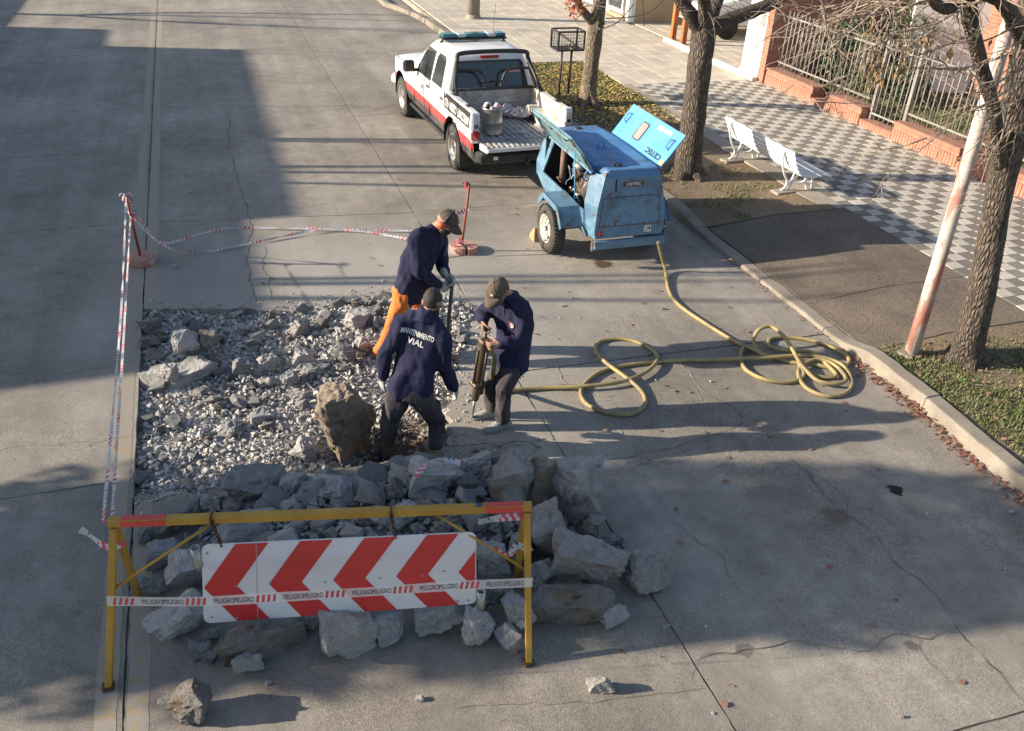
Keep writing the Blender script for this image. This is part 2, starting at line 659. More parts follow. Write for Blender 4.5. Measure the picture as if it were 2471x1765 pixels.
def crack(pts, w=.012, m=None, seed=1, wob=.03, fork=0):
    rn = random.Random(seed)
    P = []
    for i in range(len(pts) - 1):
        a, b = Vector((*pts[i], 0)), Vector((*pts[i + 1], 0))
        n = max(2, int((b - a).length / .07))
        for k in range(n):
            t = k / n
            q = a.lerp(b, t)
            j = noise.noise(Vector((q.x * 4 + seed, q.y * 4, seed))) * wob * 1.6 + rn.uniform(-wob, wob) * .35
            d = (b - a).normalized()
            P.append(q + Vector((-d.y, d.x, 0)) * j)
    P.append(Vector((*pts[-1], 0)))
    mb = MB()
    vv = []
    for i, p in enumerate(P):
        d = (P[min(i + 1, len(P) - 1)] - P[max(i - 1, 0)]).normalized()
        nr = Vector((-d.y, d.x, 0))
        ww = w * .75 * rn.uniform(.2, 1.2) * (.3 if i in (0, len(P) - 1) else 1)
        vv += [p + nr * ww / 2 + Vector((0, 0, .0042 if abs(p.x + .9) > 3.5 else .0022)), p - nr * ww / 2 + Vector((0, 0, .0042 if abs(p.x + .9) > 3.5 else .0022))]
    ff = [(2 * i, 2 * i + 1, 2 * i + 3, 2 * i + 2) for i in range(len(P) - 1)]
    mb.add(vv, ff)
    mb.build('crack', m or M_CRACK, road, fix=False)
    for k in range(fork):
        i = rn.randrange(1, len(P) - 1)
        a = rn.uniform(0, 2 * PI)
        q = P[i]
        crack([(q.x, q.y), (q.x + math.cos(a) * .25, q.y + math.sin(a) * .25), (q.x + math.cos(a + .5) * .5, q.y + math.sin(a + .5) * .5)], w * .6, m, seed * 7 + k, wob)


crack([(.35, 17.4), (.39, 16.9), (.29, 15.7), (.29, 13.7), (.35, 12.5), (.39, 11.8), (.31, 10.9), (.24, 10.6), (.25, 9.2)], .022, seed=2)
crack([(.50, 10.8), (.42, 10.2), (.45, 9.2)], .012, seed=3)
crack([(4.1, 9.3), (4.13, 8.9), (4.19, 8.4), (4.29, 7.6), (4.35, 6.8), (4.37, 6.2)], .014, M_CRACKSAND, 4, .04, 3)
crack([(4.37, 6.2), (4.58, 5.6), (4.56, 5.1), (4.59, 4.5), (4.63, 3.97), (4.63, 3.6), (4.6, 3.3), (4.56, 2.8), (4.53, 2.4)], .012, seed=5, wob=.05, fork=2)
crack([(-2.7, 8.2), (-2.2, 8.3), (-1.6, 8.15), (-1.0, 8.25)], .008, seed=6)
crack([(-2.6, 6.95), (-1.9, 7.02), (-1.3, 6.9), (-.97, 6.95)], .007, seed=7)
crack([(-4.1, 19.9), (-2.5, 19.95), (-.97, 19.88)], .02, seed=8)
crack([(-4.3, 15.2), (-2.2, 15.1), (-.97, 15.13)], .015, seed=9)
crack([(2.62, 17.3), (3.1, 17.0), (3.5, 17.2), (4.2, 17.1)], .03, seed=10, fork=1)
crack([(2.62, 17.9), (3.0, 17.7), (3.5, 17.2)], .02, M_CRACKSAND, 11)
crack([(2.62, 16.7), (3.2, 16.9), (3.6, 17.2)], .014, seed=12)
crack([(2.6, 11.4), (3.3, 11.55), (4.2, 11.3), (5.2, 11.6)], .010, seed=13)
crack([(2.64, 7.6), (3.0, 7.3), (3.1, 6.8), (3.5, 6.4)], .016, M_CRACKSAND, 14, .06, 3)
crack([(2.8, 8.2), (2.9, 7.7), (3.3, 7.5), (3.4, 7.0)], .013, M_CRACKSAND, 15, .06, 2)
crack([(2.7, 6.5), (3.2, 6.0), (3.2, 5.5), (2.9, 5.1)], .014, M_CRACKSAND, 16, .06, 3)
crack([(2.3, 5.95), (2.5, 5.4), (3.0, 5.3), (3.3, 5.4), (3.5, 5.2)], .014, M_CRACKSAND, 17, .06, 3)
crack([(2.63, 5.5), (3.6, 5.5), (4.5, 5.7)], .01, seed=18, fork=2)
crack([(2.62, 3.35), (3.2, 3.3), (3.9, 3.1), (4.6, 3.0)], .010, seed=19, wob=.06, fork=2)
crack([(3.1, 4.6), (3.3, 4.2), (3.2, 3.6)], .008, seed=20)
crack([(2.64, 22.2), (4.0, 21.9), (5.9, 22.2)], .03, seed=21)
crack([(4.3, 22.0), (4.5, 20.0), (4.2, 18.6)], .02, seed=22)
crack([(-4.2, 26.9), (-2.0, 26.9), (-1.2, 27.3), (-.97, 27.3)], .03, seed=23)
crack([(-3.0, 27.1), (-2.5, 27.6), (-2.2, 28.2)], .05, seed=24)
crack([(1.0, 3.4), (1.9, 3.2), (2.58, 3.1)], .008, seed=25)

# ------------------------------------------------------------------ kerb
kb = MB()
kb.box((6.42, 30, -.12), (.14, 78, .2))
kerb = structure(kb.build('kerb', M_BASE))


def kerb_h(y):
    # lowered in front of the driveway
    if 6.75 < y < 9.9:
        return .045
    if 6.35 <= y <= 6.75:
        return lerp(.15, .045, (y - 6.35) / .4)
    if 9.9 <= y <= 10.7:
        return lerp(.045, .15, (y - 9.9) / .8)
    if y > 24.2:
        return .15 - .03 * min(1, (y - 24.2) / 2)
    return .15


def kerb_x(y):
    return 6.3 - .08 * max(0, min(1, (5.6 - y) / 1.2)) - .15 * max(0, min(1, (y - 19) / 6)) - .6 * max(0, min(1, (y - 25.2) / 3)) ** 2


rn = random.Random(9)
y = -6.0
while y < 40:
    ln = min(rn.uniform(1.1, 2.0), 40 - y)
    n = max(6, int(ln / .12))
    jit = rn.uniform(-.006, .006)
    rings = []
    for k in range(n + 1):
        yy = y + .006 + (ln - .012) * k / n
        hh = kerb_h(yy) + rn.uniform(-.004, .004)
        x0 = kerb_x(yy) + jit + rn.uniform(-.006, .006)
        bb = min(.018, hh * .5)
        rings.append([Vector((x0, yy, -.02)), Vector((x0 + .01, yy, hh - bb)), Vector((x0 + .016, yy, hh - bb * .3)), Vector((x0 + .030, yy, hh)), Vector((x0 + .17, yy, hh + .002)), Vector((x0 + .18, yy, -.02))])
    mb = MB()
    mb.loft(rings, smooth=False)
    mb.build('kerb_stone', M_KERB, kerb)
    y += ln

# ------------------------------------------------------------------ verge, driveway, pavements (all at about 0.15 m)
ZP = .15
vb = MB()


def verge_z(x, y):
    h = .135 + noise.noise(Vector((x * 1.1, y * 1.1, 0))) * .02 + noise.noise(Vector((x * 4, y * 4, 3))) * .008
    return h


def verge_top(x, y):
    # the soil runs down to the lowered driveway
    d_ = lerp(.05, .15, max(0, min(1, (x - 6.5) / 1.1)))
    k = min(abs(y - 10.05), abs(y - 6.47)) / .75
    return lerp(d_ + .012, verge_z(x, y), min(1, k))


vb.grid(lambda u, v: Vector((lerp(6.42, 8.66, u), lerp(10.02, 19.75, v), verge_top(lerp(6.42, 8.66, u), lerp(10.02, 19.75, v)))), 22, 96)
structure(vb.build('verge_soil', M_SOIL, fix=False))
vb = MB()
vb.grid(lambda u, v: Vector((lerp(6.40, 12.4, u), lerp(-6, 6.47, v), verge_top(lerp(6.4, 12.4, u), lerp(-6, 6.47, v)) - .02)), 40, 60)
structure(vb.build('lawn_verge', M_SOIL, fix=False))

db = MB()
db.box((7.6, 8.25, -.05), (2.4, 3.7, .1))
drive = structure(db.build('driveway', M_BASE))
for (y0, y1) in ((6.47, 7.62), (7.63, 10.05)):
    for (x0, x1) in ((6.50, 8.80),):
        mb = MB()
        pr = ragged([(x0, y0), (x1, y0), (x1, y1), (x0, y1)], .2, .006, int(y0 * 10))

        def dz(x):
            return lerp(.05, ZP + .004, max(0, min(1, (x - 6.5) / 1.1)))
        n = 12
        vv = []
        for k in range(n + 1):
            xx = lerp(x0, x1, k / n)
            vv += [Vector((xx, y0 + rn.uniform(-.004, .004), dz(xx))), Vector((xx, y1 + rn.uniform(-.004, .004), dz(xx))), Vector((xx, y1, dz(xx) - .1)), Vector((xx, y0, dz(xx) - .1))]
        mb.loft([vv[4 * k:4 * k + 4] for k in range(n + 1)], smooth=False)
        mb.build('driveway_slab', M_APRON, drive)

pv = MB()
pv.box((11.0, 18, .045), (4.42, 56, .15))
pave = structure(pv.build('pavement', M_EDGE))


def tile_field(x0, y0, nx, ny, dx, dy, top, pick, mats, name, gap, parent, limit=300, thick=.03):
    """single tiles for those that show largest, the rest of the field joined"""
    cells = []
    for j in range(ny):
        for i in range(nx):
            cx, cy = x0 + (i + .5) * dx, y0 + (j + .5) * dy
            v = ROT.transposed() @ (Vector((cx, cy, top)) - CAM)
            if v.z <= 0:
                continue
            px, py = PW / 2 + FOC * v.x / v.z, PH / 2 + FOC * v.y / v.z
            if -200 < px < PW + 300 and -200 < py < PH + 200:
                vis = 0 <= px <= PW and 0 <= py <= PH
                cells.append((not vis, v.z, i, j, cx, cy))
    cells.sort()
    me = []
    for m_ in mats:
        b_ = MB()
        b_.box((0, 0, -thick / 2), (dx - gap, dy - gap, thick), bev=.003)
        me.append(b_.mesh(name, m_))
    rest = MB()
    rr = random.Random(5)
    for q, (hid, _, i, j, cx, cy) in enumerate(cells):
        z = top + rr.uniform(-.002, .002)
        if q < limit:
            o = link(name, me[pick(i, j)], parent)
            o.location = (cx, cy, z)
            o.rotation_euler = (rr.uniform(-.006, .006), rr.uniform(-.006, .006), rr.uniform(-.008, .008))
        else:
            rest.box((cx, cy, z - thick / 2), (dx - gap, dy - gap, thick), mi=pick(i, j), bev=.003)
    if len(rest.f):
        tag(rest.build(name + 's_beyond', mats, parent, fix=False), kind='stuff')


_s = 200 / 2165
_lc = G(1960 + 1440 * _s, 300 + 670 * _s, ZP)
TX0, TY0, TDX, TDY = 8.82, 13.177 - 36 * .205, .216, .205
_par = (int((_lc.x - TX0) // TDX) + int((_lc.y - TY0) // TDY)) % 2
tile_field(TX0, TY0, 15, 57, TDX, TDY, ZP + .004, lambda i, j: 0 if (i + j) % 2 == _par else 1, [M_TLIGHT, M_TDARK], 'paving_tile', .006, pave)
tile_field(8.64, 17.50, 8, 48, .40, .40, ZP + .002, lambda i, j: 0, [M_TBEIGE], 'beige_tile', .006, pave, 230)
tile_field(6.45, 19.80, 5, 40, .438, .40, ZP + .002, lambda i, j: 0, [M_TBEIGE], 'beige_tile', .010, pave, 70)
mb = MB(); mb.box((7.6, 28, .045), (2.45, 16.6, .15)); structure(mb.build('pavement_bed', M_EDGE))
mb = MB(); mb.prism(ragged([(8.47, 10.06), (8.815, 10.06), (8.815, 17.46), (8.58, 17.46), (8.57, 15.6), (8.47, 13)], .2, .012, 4), .05, ZP + .006)
mb.build('edging_strip', M_EDGE, pave)
# two cement pads that carry the bench
for (x, y) in ((8.32, 12.42), (8.36, 10.9)):
    pass


# ------------------------------------------------------------------ hole: floor of the broken slab
def pit_z(x, y):
    t = max(0, min(1, (x - .4) / 1.9))
    h = lerp(-.085, -.035, t * t)
    h += .09 * math.exp(-((x - 1.7) ** 2 + (y - 8.5) ** 2) / .5)
    h += .05 * math.exp(-((x - .6) ** 2 + (y - 8.6) ** 2) / .6)
    h -= .17 * math.exp(-((x - 1.35) ** 2 + (y - 6.25) ** 2) / .22)
    h += noise.noise(Vector((x * 2.3, y * 2.3, 1))) * .04 + noise.noise(Vector((x * 7, y * 7, 2))) * .015
    return h


def inside(poly, x, y):
    c = False
    n = len(poly)
    for i in range(n):
        a, b = poly[i], poly[i - 1]
        if (a[1] > y) != (b[1] > y) and x < (b[0] - a[0]) * (y - a[1]) / (b[1] - a[1]) + a[0]:
            c = not c
    return c


def pit_mat():
    m, nt, b = _new('hole floor')
    c = coords(nt, 'world')
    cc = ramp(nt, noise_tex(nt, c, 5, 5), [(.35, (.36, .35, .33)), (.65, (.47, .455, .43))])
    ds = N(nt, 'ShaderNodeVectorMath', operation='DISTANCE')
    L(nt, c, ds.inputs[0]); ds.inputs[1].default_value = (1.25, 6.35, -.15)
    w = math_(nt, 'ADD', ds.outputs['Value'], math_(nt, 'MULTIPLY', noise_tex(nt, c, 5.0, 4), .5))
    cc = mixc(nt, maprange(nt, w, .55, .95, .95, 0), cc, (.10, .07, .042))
    L(nt, cc, b.inputs['Base Color'])
    b.inputs['Roughness'].default_value = .97
    bump(nt, b, noise_tex(nt, c, 40, 5), .9, .02)
    return m


M_PIT = pit_mat()
mb = MB()
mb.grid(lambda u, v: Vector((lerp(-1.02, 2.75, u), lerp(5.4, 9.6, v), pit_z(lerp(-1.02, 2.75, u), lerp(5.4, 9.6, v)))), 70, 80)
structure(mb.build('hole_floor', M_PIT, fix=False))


# ------------------------------------------------------------------ garden wall and fence
def brick_mat(name, ca, cb, mortar, sx=.24, sz=.075):
    m, nt, b = _new(name)
    c = coords(nt, 'world')
    s = N(nt, 'ShaderNodeSeparateXYZ'); L(nt, c, s.inputs[0])
    cmb = N(nt, 'ShaderNodeCombineXYZ')
    L(nt, math_(nt, 'ADD', s.outputs['X'], s.outputs['Y']), cmb.inputs['X'])
    L(nt, s.outputs['Z'], cmb.inputs['Y'])
    bt = N(nt, 'ShaderNodeTexBrick', Scale=1.0)
    bt.inputs['Brick Width'].default_value = sx
    bt.inputs['Row Height'].default_value = sz
    bt.inputs['Mortar Size'].default_value = .008
    bt.inputs['Color1'].default_value = (*ca, 1); bt.inputs['Color2'].default_value = (*cb, 1); bt.inputs['Mortar'].default_value = (*mortar, 1)
    L(nt, cmb.outputs[0], bt.inputs['Vector'])
    v = maprange(nt, noise_tex(nt, c, 9, 4), .3, .7, .8, 1.2)
    L(nt, mixc(nt, 1.0, bt.outputs['Color'], v, 'MULTIPLY'), b.inputs['Base Color'])
    b.inputs['Roughness'].default_value = .9
    bump(nt, b, math_(nt, 'SUBTRACT', math_(nt, 'MULTIPLY', noise_tex(nt, c, 60, 4), .4), bt.outputs['Fac']), .6, .008)
    return m


M_BRICK = brick_mat('red brickwork', (.40, .165, .105), (.32, .13, .085), (.30, .22, .17))
M_BRICK1 = mat('single brick', (.44, .205, .14), (.37, .165, .11), 6, .9, bmp=.5, bscale=70, rnd=.05, fine=.18)
M_BRICKTOP = mat('brick coping', (.34, .18, .125), (.27, .14, .10), 5, .92, bmp=.5, bscale=60, co='world')
M_GREYMETAL = mat('grey fence paint', (.29, .28, .265), (.22, .215, .20), 6, .5, bmp=.2, bscale=50, rnd=.08)
M_WHITEWALL = mat('white wall paint', (.78, .76, .70), (.70, .68, .62), 1.5, .8, bmp=.2, bscale=40, co='world')
M_TAN = mat('tan render', (.50, .38, .24), (.43, .325, .20), 1.2, .9, bmp=.4, bscale=60, co='world')
M_ORANGE = mat('orange painted timber', (.48, .15, .04), (.38, .11, .03), 5, .6)
M_GLASSDARK = glass_mat('window glass', (.03, .04, .05))
M_WHITEPAINT = mat('white gloss paint', (.84, .84, .83), (.77, .77, .76), 3, .35, bmp=.1, bscale=30, fine=.05)

wall = thing('garden_wall', 'low red brick garden wall with a soldier course front under the grey picket fence', 'wall', (12, 12, ZP))
mb = MB(); mb.box((.10, -1.0, .03), (.26, 12.6, .18)); mb.build('plinth', M_BRICKTOP, wall)
brick_me = MB(); brick_me.box((0, 0, 0), (.03, .066, .20), bev=.004)
brick_me = brick_me.mesh('brick', M_BRICK1)
brick_lo = MB(); brick_lo.box((0, 0, 0), (.03, .066, .11), bev=.004)
brick_lo = brick_lo.mesh('brick', M_BRICK1)
blocks = [(15.46, 17.2), (13.88, 15.02), (11.28, 12.94), (9.35, 10.98), (7.2, 9.0), (5.0, 6.9)]
rn = random.Random(21)
for (y0, y1) in blocks:
    mb = MB()
    mb.box((.115, (y0 + y1) / 2 - 12, .155), (.31, y1 - y0, .31), bev=.008)
    mb.build('wall_block', M_BRICK, wall)
    mb = MB()
    mb.box((.11, (y0 + y1) / 2 - 12, .325), (.345, y1 - y0 + .02, .03), bev=.006)
    mb.build('coping', M_BRICKTOP, wall)
    yy = y0 + .04
    while yy < y1 - .02:
        if yy > 8.5:
            o = link('brick', brick_me, wall)
            o.location = (-.046 + rn.uniform(-.002, .002), yy - 12, .10 + rn.uniform(-.003, .003))
        yy += .0745
for (y0, y1) in ((15.02, 15.46), (12.94, 13.88), (10.98, 11.28)):
    yy = y0 + .04
    while yy < y1 - .02:
        o = link('brick', brick_lo, wall)
        o.location = (-.040 + rn.uniform(-.002, .002), yy - 12, .05)
        yy += .0745


def picket_panel(root, y0, y1, z0, z1, rails, step=.142):
    n = max(1, int(round((y1 - y0) / step)))
    b_ = MB(); b_.tube([(0, 0, 0), (0, 0, z1 - z0)], .0135, 8)
    me = b_.mesh('picket', M_GREYMETAL)
    for k in range(n):
        o = link('picket', me, root)
        o.location = (rn.uniform(-.003, .003), y0 + (k + .5) * (y1 - y0) / n, z0)
        o.rotation_euler = (rn.uniform(-.006, .006), rn.uniform(-.006, .006), 0)
    for z in rails:
        mb = MB(); mb.bar((-.022, y0, z), (-.022, y1, z), .014, .036, bev=.003)
        mb.build('rail', M_GREYMETAL, root)


def square_post(root, y, z0, z1, s=.06):
    mb = MB(); mb.box((0, y, (z0 + z1) / 2), (s, s, z1 - z0), bev=.004); mb.build('post', M_GREYMETAL, root)


fence = thing('picket_fence', 'grey steel picket fence on the brick wall between the white pillar and the gate', 'fence', (12.17, 15.5, ZP))
picket_panel(fence, -1.55, 1.6, .36, 1.55, (.48, 1.43))
fence2 = thing('picket_fence', 'grey steel picket fence on the brick wall behind the leaning pole and tree', 'fence', (12.17, 9.5, ZP))
picket_panel(fence2, -4.2, 3.36, .36, 1.6, (.48, 1.48))
gate = thing('garden_gate', 'narrow grey steel garden gate between two square posts', 'gate', (12.17, 13.4, ZP))
square_post(gate, .43, .12, 1.72)
square_post(gate, -.48, .12, 1.72, .07)
picket_panel(gate, -.42, .40, .15, 1.6, (.24, 1.45))

# white pillar, boundary wall, carport
pil = thing('white_pillar', 'white painted pillar at the end of the picket fence', 'pillar', (12.2, 17.85, ZP))
mb = MB(); mb.box((0, 0, 1.3), (.52, .75, 2.6), bev=.01); mb.build('shaft', M_WHITEWALL, pil)
mb = MB(); mb.box((-.267, -.22, 1.25), (.02, .16, .26), bev=.004); mb.build('meter_box', M_GREYMETAL, pil)
mb = MB(); mb.box((0, 0, .06), (.60, .80, .12), bev=.01); mb.build('foot', M_WHITEWALL, pil)
bw = thing('boundary_wall', 'brown brick wall in shade behind the first fence pickets', 'wall', (14.7, 17.34, ZP))
mb = MB(); mb.box((-.28, 0, 1.2), (5.0, .22, 2.4)); mb.build('wall_body', M_BRICK, bw)
mb = MB(); mb.box((-.28, 0, 2.43), (5.1, .3, .06), bev=.01); mb.build('coping', M_BRICKTOP, bw)

cf = MB(); cf.box((15.2, 21.0, .06), (6.5, 7.4, .14)); carf = structure(cf.build('carport_floor', M_EDGE))
tile_field(12.05, 17.6, 10, 17, .40, .40, ZP + .002, lambda i, j: 0, [M_TBEIGE], 'beige_tile', .010, carf, 90)
ws = thing('white_step', 'long white painted step at the edge of the carport', 'step', (11.83, 19.6, ZP))
mb = MB(); mb.box((0, 0, .04), (.15, 4.4, .09), bev=.012); mb.build('step_body', M_WHITEWALL, ws)
for (x, y, t) in ((12.08, 21.87, 'farther'), (12.10, 21.33, 'nearer')):
    p = thing('timber_post', 'orange timber carport post, the %s of two' % t, 'post', (x, y, ZP))
    mb = MB(); mb.box((0, 0, 1.35), (.13, .13, 2.7), bev=.006); mb.build('shaft', M_ORANGE, p)
    mb = MB(); mb.box((0, 0, .01), (.2, .2, .02)); mb.build('foot_plate', M_GREYMETAL, p)
tw = thing('house_wall', 'tan rendered house wall with a white corner beside the carport', 'wall', (13.9, 24.5, ZP))
mb = MB(); mb.box((0.05, 0, 1.5), (3.7, .3, 3.0)); mb.build('wall_body', M_TAN, tw)
mb = MB(); mb.box((-1.87, .0, 1.5), (.12, .42, 3.0), bev=.01); mb.build('corner', M_WHITEWALL, tw)
mb = MB(); mb.box((-1.87, .75, .06), (.3, 1.2, .1), bev=.01); mb.build('doorstep', M_TAN, tw)
sf = thing('glazed_shopfront', 'glazed front with white frames beyond the tan house wall', 'shopfront', (12.15, 27.4, ZP))
mb = MB(); mb.box((.25, 0, 1.6), (.1, 4.6, 3.2)); mb.build('back_panel', M_TAN, sf)
for k in range(4):
    yy = -1.65 + k * 1.1
    mb = MB(); mb.box((.04, yy, 1.35), (.03, .98, 2.3)); mb.build('pane', M_GLASSDARK, sf)
    for q in (-.53, .53):
        mb = MB(); mb.box((0, yy + q, 1.35), (.1, .07, 2.5), bev=.006); mb.build('frame', M_WHITEPAINT, sf)
mb = MB(); mb.box((0, 0, .09), (.14, 4.6, .18), bev=.01); mb.build('sill', M_WHITEPAINT, sf)
# back wall of the carport
cbk = thing('carport_back', 'pale back wall and side of the carport behind the car', 'wall', (18.3, 21, ZP))
mb = MB(); mb.box((0, 0, 1.4), (.2, 7.2, 2.8)); mb.build('wall_body', M_WHITEWALL, cbk)
mb = MB(); mb.box((-3.0, 3.35, 2.8), (6.2, 7.2 - 6.6, .12)); mb.build('roof_beam', M_ORANGE, cbk)

# car in the carport, tail to the street
car = thing('parked_car', 'white car parked in the carport behind the orange posts', 'car', (14.9, 22.6, ZP), R(0))
mb = MB()
prof = [(-1.95, .35), (-2.0, .55), (-1.96, .82), (-1.6, .92), (-1.05, .98), (-.55, 1.42), (.6, 1.45), (1.2, 1.0), (1.85, .86), (2.0, .6), (1.95, .35)]
rings = []
for yy, sc in ((-.80, .9), (-.76, .98), (-.6, 1.0), (.6, 1.0), (.76, .98), (.80, .9)):
    rings.append([Vector((px, yy * (1 if pz < 1.0 else .82), .35 + (pz - .35) * sc)) for px, pz in prof])
mb.loft(rings, smooth=False)
mb.build('body', M_WHITEPAINT, car)
for sx in (-1.25, 1.3):
    for sy in (-.78, .78):
        mb = MB(); mb.lathe([(.0, -.09), (.30, -.09), (.31, 0), (.30, .09), (.0, .09)], 20, Matrix.Translation((sx, sy, .31)) @ Matrix.Rotation(PI / 2, 4, 'X'))
        mb.build('wheel', mat('car tyre', (.02, .02, .02), rough=.8), car)
mb = MB(); mb.box((-2.0, 0, .5), (.06, 1.5, .2), bev=.02); mb.build('bumper', M_GREYMETAL, car)
mb = MB(); mb.box((-.80, 0, 1.2), (.06, 1.15, .33), Matrix.Rotation(R(-42), 3, 'Y')); mb.build('window', M_GLASSDARK, car)

# garden: lawn, house, white panel, shrubs
lw = MB(); lw.grid(lambda u, v: Vector((lerp(12.3, 17.2, u), lerp(4, 17.3, v), .13 + noise.noise(Vector((u * 9, v * 22, 0))) * .02)), 30, 60)
M_LAWN = mat('lawn soil', (.10, .12, .035), (.13, .10, .05), 2.5, .95, bmp=.8, bscale=50, bdist=.02, fine=.35, fscale=60, co='world')
structure(lw.build('garden_lawn', M_LAWN, fix=False))
gp = MB(); gp.box((13.4, 12.2, .14), (2.0, 1.5, .05)); structure(gp.build('garden_path', M_BRICKTOP))
hs = thing('brick_house', 'red brick house wall behind the garden fence', 'house', (16.2, 12.5, ZP))
mb = MB(); mb.box((.5, -1.6, 1.8), (1.0, 10.0, 3.6)); mb.build('wall', M_BRICK, hs)
mb = MB(); mb.box((-.1, -1.0, .25), (.5, 3.0, .5), bev=.02); mb.build('planter', M_BRICK1, hs)
for yy in (-3.4, .7):
    w_ = MB(); w_.box((-.01, yy, 1.5), (.05, 1.2, 1.1)); w_ = w_.build('window', M_GLASSDARK, hs)
    mb = MB()
    for q in (-.63, .63): mb.box((-.03, yy + q, 1.5), (.07, .06, 1.25))
    mb.box((-.03, yy, 2.09), (.07, 1.3, .06)); mb.box((-.05, yy, .9), (.12, 1.4, .06)); mb.build('frame', M_WHITEPAINT, w_)
wp = thing('leaning_board', 'white board with a rounded corner standing in the garden', 'board', (15.6, 15.9, ZP), R(-20))
pts = [(-.95, .0), (.95, 0), (.95, 1.75)] + [(.95 - .22 + .22 * math.cos(a), 1.75 + .22 * math.sin(a)) for a in [R(t) for t in (15, 30, 45, 60, 75, 90)]] + [(-.95, 1.97)]
mb = MB(); mb.prism(pts, -.05, .05, Matrix.Rotation(PI / 2, 4, 'X')); mb.build('board', M_WHITEPAINT, wp)
mb = MB(); mb.box((-.7, .2, .5), (.05, .05, 1.0), Matrix.Rotation(R(18), 3, 'X')); mb.build('strut', M_GREYMETAL, wp)

M_LEAFG = mat('glossy green leaves', (.055, .115, .025), (.03, .065, .018), 5, .45, rnd=.15, fine=.3, fscale=20)
M_LEAFPALE = mat('pale strap leaves', (.20, .23, .09), (.12, .16, .05), 6, .5, fine=.25, fscale=20)


def leaf_cloud(name, m, parent, c, rad, n, size, seed, aspect=.45, up=.0, shell=.55):
    rr = random.Random(seed)
    mb = MB()
    c = Vector(c)
    for _ in range(n):
        while True:
            d = Vector((rr.uniform(-1, 1), rr.uniform(-1, 1), rr.uniform(-1, 1)))
            if shell < d.length < 1:
                break
        lump = .82 + .35 * noise.noise(d * 2.2 + Vector((seed, 0, 0)))
        p = c + Vector((d.x * rad[0], d.y * rad[1], d.z * rad[2])) * lump
        dr_ = (d.normalized() + Vector((rr.gauss(0, .7), rr.gauss(0, .7), rr.gauss(0, .6) + up))).normalized()
        sd_ = dr_.cross(Vector((rr.gauss(0, 1), rr.gauss(0, 1), rr.gauss(0, 1)))).normalized()
        nz = dr_.cross(sd_)
        s = size * rr.uniform(.6, 1.3)
        mb.add([p, p + dr_ * s * .5 + sd_ * s * aspect * .5 + nz * s * .08, p + dr_ * s, p + dr_ * s * .5 - sd_ * s * aspect * .5 + nz * s * .08], [(0, 1, 2), (0, 2, 3)])
    o = mb.build(name, m, parent, fix=False)
    return o


M_STEM = mat('stem bark', (.14, .10, .065), (.09, .065, .045), 8, .9, bmp=.5)
for q, (x, y, r_, hh, n, lb) in enumerate(((13.6, 16.55, .75, .75, 1500, 'broad dark green shrub against the brown brick wall'), (14.9, 16.4, .7, .95, 1500, 'tall dark green shrub beside the white board'), (14.2, 15.2, .45, .4, 700, 'low green shrub in front of the taller garden shrubs'))):
    sh = thing('garden_shrub', lb, 'shrub', (x, y, ZP))
    leaf_cloud('foliage', M_LEAFG, sh, (0, 0, hh), (r_, r_, hh * .95), n, .14, q + 3, shell=.3)
    mb = MB()
    for k in range(4):
        mb.tube([(0, 0, -.05), (.1 * math.cos(k * 1.6), .1 * math.sin(k * 1.6), hh * .5), (.3 * math.cos(k * 1.6), .3 * math.sin(k * 1.6), hh)], [.02, .015, .006], 6)
    mb.build('stem', M_STEM, sh)
sp = thing('strap_leaf_plant', 'clump of arching strap leaves behind the fence pickets', 'plant', (13.7, 15.75, ZP))
mb = MB(); rn = random.Random(4)
for k in range(90):
    a = rn.uniform(0, 2 * PI); r_ = rn.uniform(.3, .75); h_ = rn.uniform(.35, .7)
    d = Vector((math.cos(a), math.sin(a), 0)); s_ = Vector((-d.y, d.x, 0)) * .016
    pts = [d * .05, d * r_ * .4 + Vector((0, 0, h_ * .85)), d * r_ * .8 + Vector((0, 0, h_)), d * r_ * 1.15 + Vector((0, 0, h_ * .6))]
    mb.add([p + s_ * w_ for p, w_ in zip(pts, (1, 1.2, .9, .2))] + [p - s_ * w_ for p, w_ in zip(pts, (1, 1.2, .9, .2))], [(i, i + 1, i + 5, i + 4) for i in range(3)])
mb.build('leaf', M_LEAFPALE, sp, fix=False)


# ------------------------------------------------------------------ trees
def bark_mat(name, ca, cb):
    m, nt, b = _new(name)
    c = coords(nt, 'obj')
    mp = N(nt, 'ShaderNodeMapping'); mp.inputs['Scale'].default_value = (1, 1, .22)
    L(nt, c, mp.inputs['Vector'])
    n1 = noise_tex(nt, mp.outputs[0], 42, 5, .6)
    vo = N(nt, 'ShaderNodeTexVoronoi', Scale=34.0, feature='DISTANCE_TO_EDGE'); L(nt, mp.outputs[0], vo.inputs['Vector'])
    e = maprange(nt, vo.outputs['Distance'], 0, .35)
    h = math_(nt, 'ADD', math_(nt, 'MULTIPLY', n1, .7), e)
    cc = ramp(nt, h, [(.35, cb), (.95, ca)])
    cc = mixc(nt, 1.0, cc, maprange(nt, noise_tex(nt, c, 3, 4), .3, .7, .75, 1.25), 'MULTIPLY')
    L(nt, cc, b.inputs['Base Color'])
    b.inputs['Roughness'].default_value = .95
    bump(nt, b, h, 1.0, .02)
    return m


M_BARKD = bark_mat('dark ridged bark', (.155, .125, .098), (.045, .036, .03))
M_BARKL = bark_mat('pale bark', (.30, .24, .175), (.11, .085, .06))
M_TWIG = mat('bare twigs', (.36, .29, .225), (.23, .18, .14), 9, .85)
M_DRYLEAF = mat('dry brown leaves', (.36, .225, .11), (.24, .14, .065), 14, .8, fine=.3, fscale=30)
M_REDLEAF = mat('red leaves', (.42, .10, .06), (.34, .16, .08), 8, .7, fine=.3, fscale=30)


